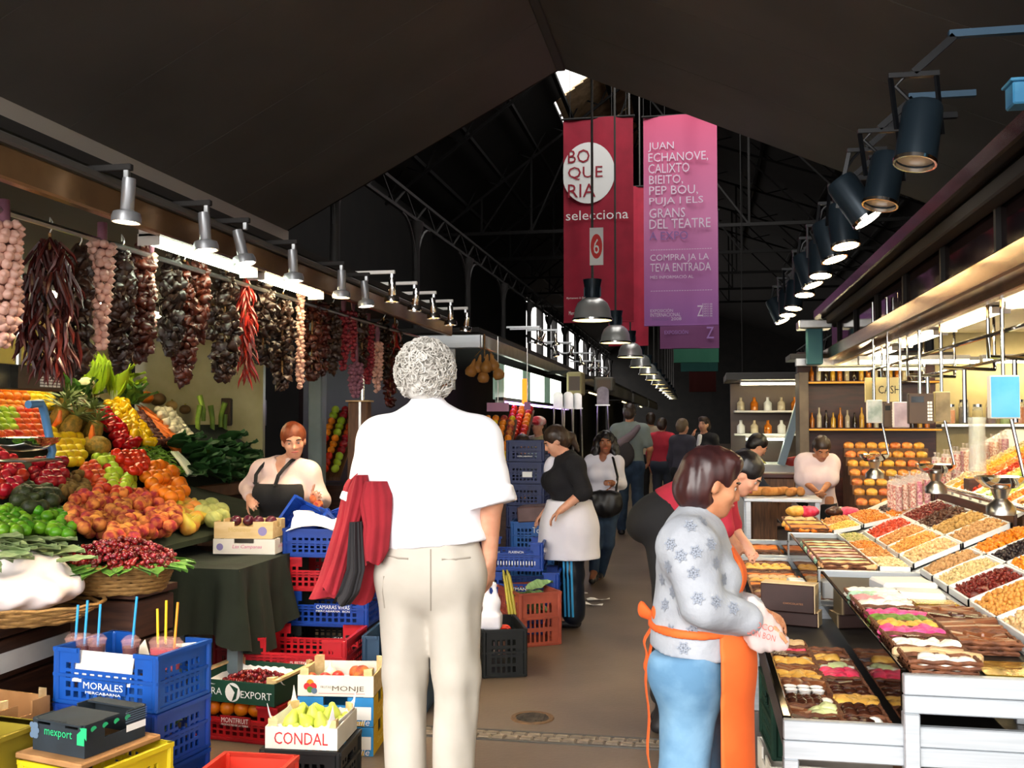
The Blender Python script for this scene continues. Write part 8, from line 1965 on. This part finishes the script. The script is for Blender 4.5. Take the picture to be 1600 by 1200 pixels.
# clear bag she is holding
mat('clear_bag', '#e6d6d4', '#f3e9e6', rough=.15, alpha=.42, scale=8, bump=.3, bscale=20)
bag = thing('plastic_bag', 'clear plastic bag with printed letters held by the apron woman', 'bag', at(1190, 975, D-.1))
o0 = bag.location
def bp_(px, py, dy=0): return at(px, py, D-.1+dy)-o0
solid('bag_film', [RC(bp_(1180, 950), bp_(1192, 990), .022, .055, .02, ((0, 1, 0), .6)), RC(bp_(1192, 990), bp_(1218, 1002), .05, .03, .02, ((0, 1, 0), .6)), RC(bp_(1175, 935), bp_(1182, 955), .012, .022, .02)], .006, 'clear_bag', bag, noise=folds(.008, 70, 3))
text('XOCO', bag, bp_(1190, 978, -.05), (1, 0, -.25), (.2, 0, 1), .07, .018, 'lips'); text('BON BON', bag, bp_(1190, 992, -.055), (1, 0, -.25), (.2, 0, 1), .08, .018, 'lips')

# ---- vendor in black bib behind the crates, left
mat('pale_top', '#e3c9c2', '#d8bcb5', rough=.85, scale=5, bump=.1, bscale=30)
mat('black_cloth', '#1b1a1c', '#131214', rough=.85, scale=5)
mat('ginger_hair', '#8a4423', '#6d3219', rough=.45, scale=30, stretch=(1, 1, .3))
D = 6.0; L0 = floor_xy(452, D); H = 1.60; fa = R(160)
ven = Person('red haired vendor in pale top and black bib apron behind crates', 'person', L0, fa, H, JP(L0, fa, H, D, dict(
 head=(459, 690, -.03), neck=(447, 722, .02), chest=(447, 765, .0), waist=(449, 815, 0), pelvis=(450, 850, 0), shR=(410, 735, .03), shL=(482, 738, .0),
 elR=(388, 762, .1), wrR=(391, 778, -.10), elL=(503, 782, .02), wrL=(493, 779, -.20), hiL=(472, 858, 0), hiR=(428, 858, 0), knL=(472, 950, 0), knR=(428, 950, 0),
 anL=(472, 1045, 0), anR=(428, 1045, 0), ftL=(475, 1055, -.15), ftR=(425, 1055, -.15), look=(.38, -.85, -.22), tilt=.1)), build=1.15, res=.010, female=True)
ven.body(hk={'L': dict(curl=.7, facing=(-.3, -1, .3)), 'R': dict(curl=.5, facing=(0, -1, -.4))})
top(ven, 'pale_top', g=.016, sl=1.8, hem=.05, vneck=.09, noise=folds(.005, 30, 2))
garment(ven, 'bib_apron', ven.torso(.03)+[RC(ven.J['pelvis'], ven.J['pelvis']-V3(0, 0, .35), .2, .22, .04, ((0, 1, 0), .8)), CUT((0, .05, 0), (0, -1, 0)), CUT(ven.J['chest']+V3(0, 0, .045), (0, 0, 1)), CUT(ven.J['pelvis']-V3(0, 0, .3), (0, 0, -1))], 'black_cloth')
for q in (-1, 1):
 J = ven.J; pts = [J['chest']+V3(q*.085, .185, .04), J['chest']+V3(q*.095, .17, .10), J['neck']+V3(q*.10, .125, -.035), J['neck']+V3(q*.1, .06, .012), J['neck']+V3(q*.09, -.03, .03)]
 MB().tube(pts, .012, 6).build('strap', 'black_cloth', ven.root, 60); MB().lathe([(0, -.01), (.012, 0), (0, .01)], 8, pts[0]).build('strap_button', 'steel', ven.root)
pants(ven, 'black_cloth'); ven.hair('ginger_hair', 'short', noise=folds(.006, 80, 3, .4)); ven.shoes('black_shoe')

# ---- woman in black cardigan, white apron and striped tracksuit
mat('cardigan', '#16151a', '#0f0e12', rough=.9, scale=8, bump=.2, bscale=70)
mat('white_cotton', '#e4e1ea', '#d6d3dd', rough=.8, scale=3, bump=.12, bscale=12)
mat('navy_nylon', '#101724', '#0b1019', rough=.35, scale=4)
mat('stripe_blue', '#3f9fd8', rough=.5)
mat('brown_hair', '#2b2019', '#3a2b20', rough=.4, scale=24, stretch=(1, 1, .3))
D = 7.6; L0 = floor_xy(893, D); H = 1.63; fa = R(78)
w2 = Person('woman in black cardigan, white half apron and striped tracksuit looking down', 'person', L0, fa, H, JP(L0, fa, H, D, dict(
 head=(868, 690, -.02), neck=(886, 715, 0), chest=(888, 745, 0), waist=(889, 785, 0), pelvis=(890, 815, 0), shL=(898, 728, -.15), shR=(884, 728, .14),
 elL=(913, 768, -.27), wrL=(878, 796, -.30), elR=(880, 775, .17), wrR=(852, 800, .08), hiL=(893, 828, -.08), hiR=(888, 828, .08), knL=(893, 895, -.08), knR=(885, 895, .08),
 anL=(895, 960, -.08), anR=(886, 952, .08), ftL=(880, 968, -.1), ftR=(868, 960, .08), look=(-.85, -.25, -.5))), build=1.22, res=.011, female=True)
w2.body(hk={'L': dict(curl=.4, facing=(-.3, .5, -1)), 'R': dict(curl=.4, facing=(0, -.5, -1))})
top(w2, 'cardigan', g=.02, sl=1.15, hem=-.0, name='cardigan', noise=folds(.005, 30, 4))
J = w2.J
solid('white_vest', [EL_(J['chest']+V3(0, .13, .05), (.06, .07, .11), .02)], .012, 'white_cotton', w2.root)
solid('half_apron', [RC(J['waist']+V3(0, 0, .01), J['pelvis']+V3(0, .0, -.05), .185, .225, .05, ((0, 1, 0), .95)), RC(J['pelvis']+V3(0, 0, -.05), J['pelvis']+V3(0, .01, -.30), .225, .25, .05), CUT(J['waist']+V3(0, 0, .02), (0, 0, 1)), CUT(J['pelvis']+V3(0, 0, -.27), (0, 0, -1))], .011, 'white_cotton', w2.root, noise=folds(.008, 20, 5, .3))
pants(w2, 'navy_nylon', g=.02, g2=.055, noise=folds(.008, 25, 6, .8), waist=.0)
for k in range(3):
 a = J['hiL']; e = J['knL']; f_ = J['anL']; out = V3(-1, 0, 0)
 def off(p_, r, kk): return p_+V3(-r*.93, (kk-1)*.03-.005, 0)
 MB().tube([off(a, .118, k), off(a.lerp(e, .6), .116, k), off(e, .106, k), off(e.lerp(f_, .6), .108, k), off(f_, .107, k)], .009, 5).build('side_stripe', 'stripe_blue', w2.root, 60)
text('adidas', w2.root, J['anL']+V3(-.105, .075, .08), (-.12, 0.05, 1), (-.05, -1, 0), .11, .035, 'white_print')
w2.hair('brown_hair', 'pony'); w2.shoes('black_shoe')

# ---- woman in white blouse walking towards us
mat('black_hair', '#0c0a0b', '#171214', rough=.4, scale=30)
mat('blue_jeans', '#2b4058', '#1f3046', rough=.85, scale=8, bump=.15, bscale=40)
mat('black_leather', '#0f0e10', rough=.4)
D = 9.8; L0 = floor_xy(938, D); H = 1.58; fa = R(190)
w3 = Person('curly black haired woman in white blouse with black shoulder bag', 'person', L0, fa, H, JP(L0, fa, H, D, dict(
 head=(946, 692, -.02), neck=(943, 713, 0), chest=(943, 735, 0), waist=(943, 768, 0), pelvis=(940, 790, 0), shR=(924, 722, 0), shL=(963, 722, 0),
 elL=(972, 757, .03), wrL=(958, 755, -.2), elR=(918, 762, .02), wrR=(930, 785, -.1), hiL=(952, 798, 0), hiR=(928, 798, 0), knL=(950, 848, -.05), knR=(930, 848, -.1),
 anL=(938, 898, .18), anR=(928, 893, -.1), ftL=(935, 903, .02), ftR=(925, 905, -.25), look=(.1, -1, -.05))), res=.012, female=True, skin='skin_brown')
w3.body(hk={'L': dict(curl=.6)}); top(w3, 'white_cotton', g=.014, sl=1.85, hem=.08, vneck=.08, noise=folds(.004, 35, 7))
pants(w3, 'blue_jeans', g2=.015); w3.hair('black_hair', 'curly', noise=lumps(.014, 60, 8)); w3.shoes('black_shoe')
b = thing('shoulder_bag', 'large black slouchy shoulder bag carried by the curly haired woman', 'bag', at(946, 788, D-.25)); o0 = b.location
solid('bag_body', [EL_((0, 0, 0), (.17, .07, .13), .03), RC((-.12, 0, .09), (.12, 0, .09), .03, .03, .05)], .012, 'black_leather', b, noise=folds(.01, 25, 3))
MB().tube([(.1, 0, .1), at(965, 745, D-.15)-o0, at(958, 716, D-.12)-o0, at(955, 712, D+.08)-o0], .012, 6).build('bag_strap', 'black_leather', b, 60)

# ---- man in grey T-shirt with sling bag, from behind
mat('grey_tee', '#7f8a88', '#737d7b', rough=.9, scale=5); mat('sling', '#2a2528', rough=.7); mat('sling_strap', '#6d5f66', rough=.8)
D = 13.8; L0 = floor_xy(985, D); H = 1.80
m2 = Person('tall man in grey t-shirt and jeans with a sling bag, walking away', 'person', L0, 0, H, dict(elR=V3(.27, .0, 1.15), wrR=V3(.24, .16, 1.0), anL=V3(-.12, .05, .085), ftL=V3(-.14, .2, .03), look=(.1, 1, -.2)), res=.014, skin='skin_tan')
m2.body(); top(m2, 'grey_tee', g=.02, sl=.75, hem=.08, noise=folds(.005, 25, 1)); pants(m2, 'blue_jeans', g2=.03); m2.hair('brown_hair', 'short'); m2.shoes('black_shoe')
b = thing('sling_bag', 'dark sling bag worn across back of the grey t-shirt man', 'bag', L0+V3(-.12, -.2, 1.12))
solid('bag_body', [EL_((0, 0, 0), (.2, .06, .2), .03)], .015, 'sling', b)
MB().tube([(-.02, 0, .12), (.16, .04, .26), (.24, .12, .36), (.27, .22, .4)], [.07, .05, .04, .03], 8).build('bag_strap', 'sling_strap', b, 60)

# ---- people further down the aisle
mat('red_top', '#b5283c', '#9f2034', rough=.85, scale=5); mat('beige_top', '#b5a48c', rough=.85); mat('charcoal', '#3c3a45', rough=.9); mat('denim_skirt', '#2c3440', rough=.85)
def walker(label, px, D, H, fa, topm, legm, hairm, style, skin='skin', build=1.0, fem=True, sl=1.9, J=None, hem=.05):
 L0 = floor_xy(px, D); q = Person(label, 'person', L0, fa, H, J, build, .017, skin, female=fem)
 q.body(); top(q, topm, g=.018, sl=sl, hem=hem); pants(q, legm, g2=.02); q.hair(hairm, style); q.shoes('black_shoe'); return q
q = walker('woman in red top with black handbag seen from behind down the aisle', 1036, 16.5, 1.62, R(-15), 'red_top', 'denim_skirt', 'brown_hair', 'short', build=1.1)
b = thing('handbag', 'small black handbag on the shoulder of the woman in red', 'bag', q.root.location+V3(.2, -.13, 1.0))
solid('bag_body', [EL_((0, 0, 0), (.12, .07, .13), .03)], .015, 'black_leather', b); MB().tube([(.02, 0, .1), (.0, .03, .3), (-.02, .13, .36)], .014, 6).build('bag_strap', 'black_leather', b)
walker('person in beige top half hidden behind the woman in red', 1018, 18.0, 1.72, 0, 'beige_top', 'black_cloth', 'brown_hair', 'short', fem=False)
walker('fair haired person in dark grey jumper beside the woman in red', 1068, 14.5, 1.6, R(-40), 'charcoal', 'black_cloth', mat('fair_hair', '#6b5843', rough=.5), 'short')
q = walker('woman in black with white scarf and hand raised to face', 1102, 15.0, 1.63, R(150), 'black_cloth', 'black_cloth', 'brown_hair', 'bob', J=dict(elR=V3(.24, .1, 1.2), wrR=V3(.1, .17, 1.46)))
solid('white_scarf', [RC(q.J['neck']+V3(.02, .1, -.02), q.J['waist']+V3(.04, .16, 0), .035, .045, .02)], .017, 'white_print', q.root)
# man bending to the counter, dark jacket and blue collar
bendJ = lambda d: dict(head=V3(0, .42*d, 1.42), neck=V3(0, .3*d, 1.33), chest=V3(0, .2*d, 1.2), waist=V3(0, .05*d, 1.03), shL=V3(-.17, .27*d, 1.29), shR=V3(.17, .27*d, 1.29),
 elL=V3(-.22, .38*d, 1.03), elR=V3(.22, .38*d, 1.03), wrL=V3(-.15, .55*d, .92), wrR=V3(.15, .55*d, .92), look=(0, .8, -.6))
q = walker('dark haired man in navy jacket bending over the far counter', 1130, 10.0, 1.62, R(-80), mat('navy_jacket', '#1c2130', rough=.85), 'black_cloth', 'black_hair', 'short', fem=False, J=bendJ(.9))
solid('blue_collar', [EL_(q.J['neck']+V3(0, .02, -.05), (.1, .1, .07), .02)], .015, mat('royal_blue', '#1f4fb0', rough=.7), q.root)
# woman in red and black leaning over the sweets, behind the apron woman
D = 5.15; L0 = floor_xy(1052, D); H = 1.55; fa = R(-82)
w4 = Person('woman in red top and black trousers leaning over the sweets counter', 'person', L0, fa, H, JP(L0, fa, H, D, dict(
 head=(1163, 742, .0), neck=(1135, 752, 0), chest=(1105, 762, 0), waist=(1060, 785, 0), pelvis=(1035, 805, 0), shR=(1120, 762, -.15), shL=(1128, 762, .15),
 elR=(1128, 820, -.15), wrR=(1146, 848, -.06), elL=(1140, 815, .15), wrL=(1160, 845, .1), hiR=(1035, 822, -.08), hiL=(1035, 822, .08), knR=(1045, 935, -.08), knL=(1045, 935, .08),
 anR=(1035, 1088, -.08), anL=(1035, 1078, .08), ftR=(1075, 1105, -.08), ftL=(1075, 1095, .08), look=(.75, -.1, -.65))), build=1.08, res=.011, female=True)
w4.body(hk={'R': dict(curl=.4)}); top(w4, 'red_top', g=.018, sl=1.2, hem=-.03); pants(w4, 'black_cloth', g=.02, g2=.03, waist=.09); w4.hair('black_hair', 'bun'); w4.shoes('black_shoe')
# vendor in pale pink tunic at the right stall
mat('pink_tunic', '#ecd9da', '#e2cccd', rough=.85, scale=4, bump=.1, bscale=20)
D = 9.7; L0 = floor_xy(1276, D); H = 1.6; fa = R(172)
w5 = Person('vendor in pale pink tunic looking down behind the right counter', 'person', L0, fa, H, JP(L0, fa, H, D, dict(
 head=(1284, 702, -.12), neck=(1279, 718, -.02), chest=(1276, 738, 0), waist=(1274, 765, 0), pelvis=(1273, 790, .05), shR=(1256, 722, 0), shL=(1298, 723, 0),
 elR=(1252, 748, -.05), wrR=(1271, 764, -.2), elL=(1300, 748, -.08), wrL=(1288, 764, -.22), look=(.1, -.8, -.55))), build=1.12, res=.012, female=True, skin='skin_tan')
w5.body(hk={'R': dict(curl=.5), 'L': dict(curl=.5)}); top(w5, 'pink_tunic', g=.022, sl=1.25, hem=.2, hemr=.18, noise=folds(.005, 25, 3)); pants(w5, 'black_cloth'); w5.hair('brown_hair', 'short'); w5.shoes('black_shoe')
# vendor bent behind the stacked blue crates, and a shopper in a red cap
q = walker('dark haired vendor with light blue shirt bent behind stacked navy crates', 826, 10.75, 1.6, R(170), mat('pale_blue', '#9fb4c4', rough=.85), 'black_cloth', 'brown_hair', 'short', fem=False, J=bendJ(.5))
q = walker('shopper in a red and white cap behind the woman in cardigan', 842, 12.0, 1.62, R(150), mat('olive_top', '#a7a583', rough=.85), 'black_cloth', 'brown_hair', 'short')
solid('cap', [EL_(q.hpt(0, 0, .06), (.1, .11, .07), .02), EL_(q.hpt(0, .1, .05), (.07, .07, .015), .02)], .015, mat('cap_red', '#c4283c', '#e8d8d4', rough=.8, scale=9), q.root)
flush_text()
# sub-parts: small pieces belong to the part they sit on
def stem_(o): return o.name.split('.')[0]
SUBS = [(('lettering', 'emblem', 'emblem_disc', 'emblem_leaf', 'arrow_print', 'grape_print', 'leaf_print', 'label_print', 'fine_print', 'fruit_print', 'rule_print', 'band_print', 'orange_print', 'print', 'dash', 'white_disc', 'red_disc', 'numeral'), ('label_plate', 'front_wall', 'banner_cloth', 'sign_plate', 'frame_face', 'box_body', 'bag_film', 'trousers')),
 (('rolled_cuff', 'collar'), ('shirt',)), (('pocket_welt', 'back_seam', 'side_stripe'), ('trousers',)), (('snowflake_print',), ('fleece_jacket',)), (('apron_bow', 'apron_ribbon'), ('apron_band',)), (('strap_button', 'strap'), ('bib_apron',)),
 (('cooling_fin',), ('ballast_cap',)), (('bulb',), ('shade',)), (('lens', 'rim'), ('housing',)), (('key', 'screen'), ('case',)), (('crown_leaf',), ('fruit_body',)), (('stem',), ('pumpkin_body',)), (('rail_clip',), ('rail_tube',)), (('drop_rod',), ('frame_tube',)), (('juice',), ('cup_wall',)), (('knot',), ('film',)), (('blue_collar',), ('shirt',))]
for root in [o for o in SC.objects if o.parent is None]:
 ch = list(root.children)
 if not ch: continue
 by = {}
 for c in ch: by.setdefault(stem_(c), []).append(c)
 for kids, hosts in SUBS:
  h = next((by[n] for n in hosts if n in by), None)
  if h is None: continue
  for k in kids:
   for c in by.get(k, []):
    c.parent = h[0]; c.matrix_parent_inverse = h[0].matrix_basis.inverted()
 for e, i in zip(by.get('eye', []), by.get('iris', [])): i.parent = e; i.matrix_parent_inverse = e.matrix_basis.inverted()
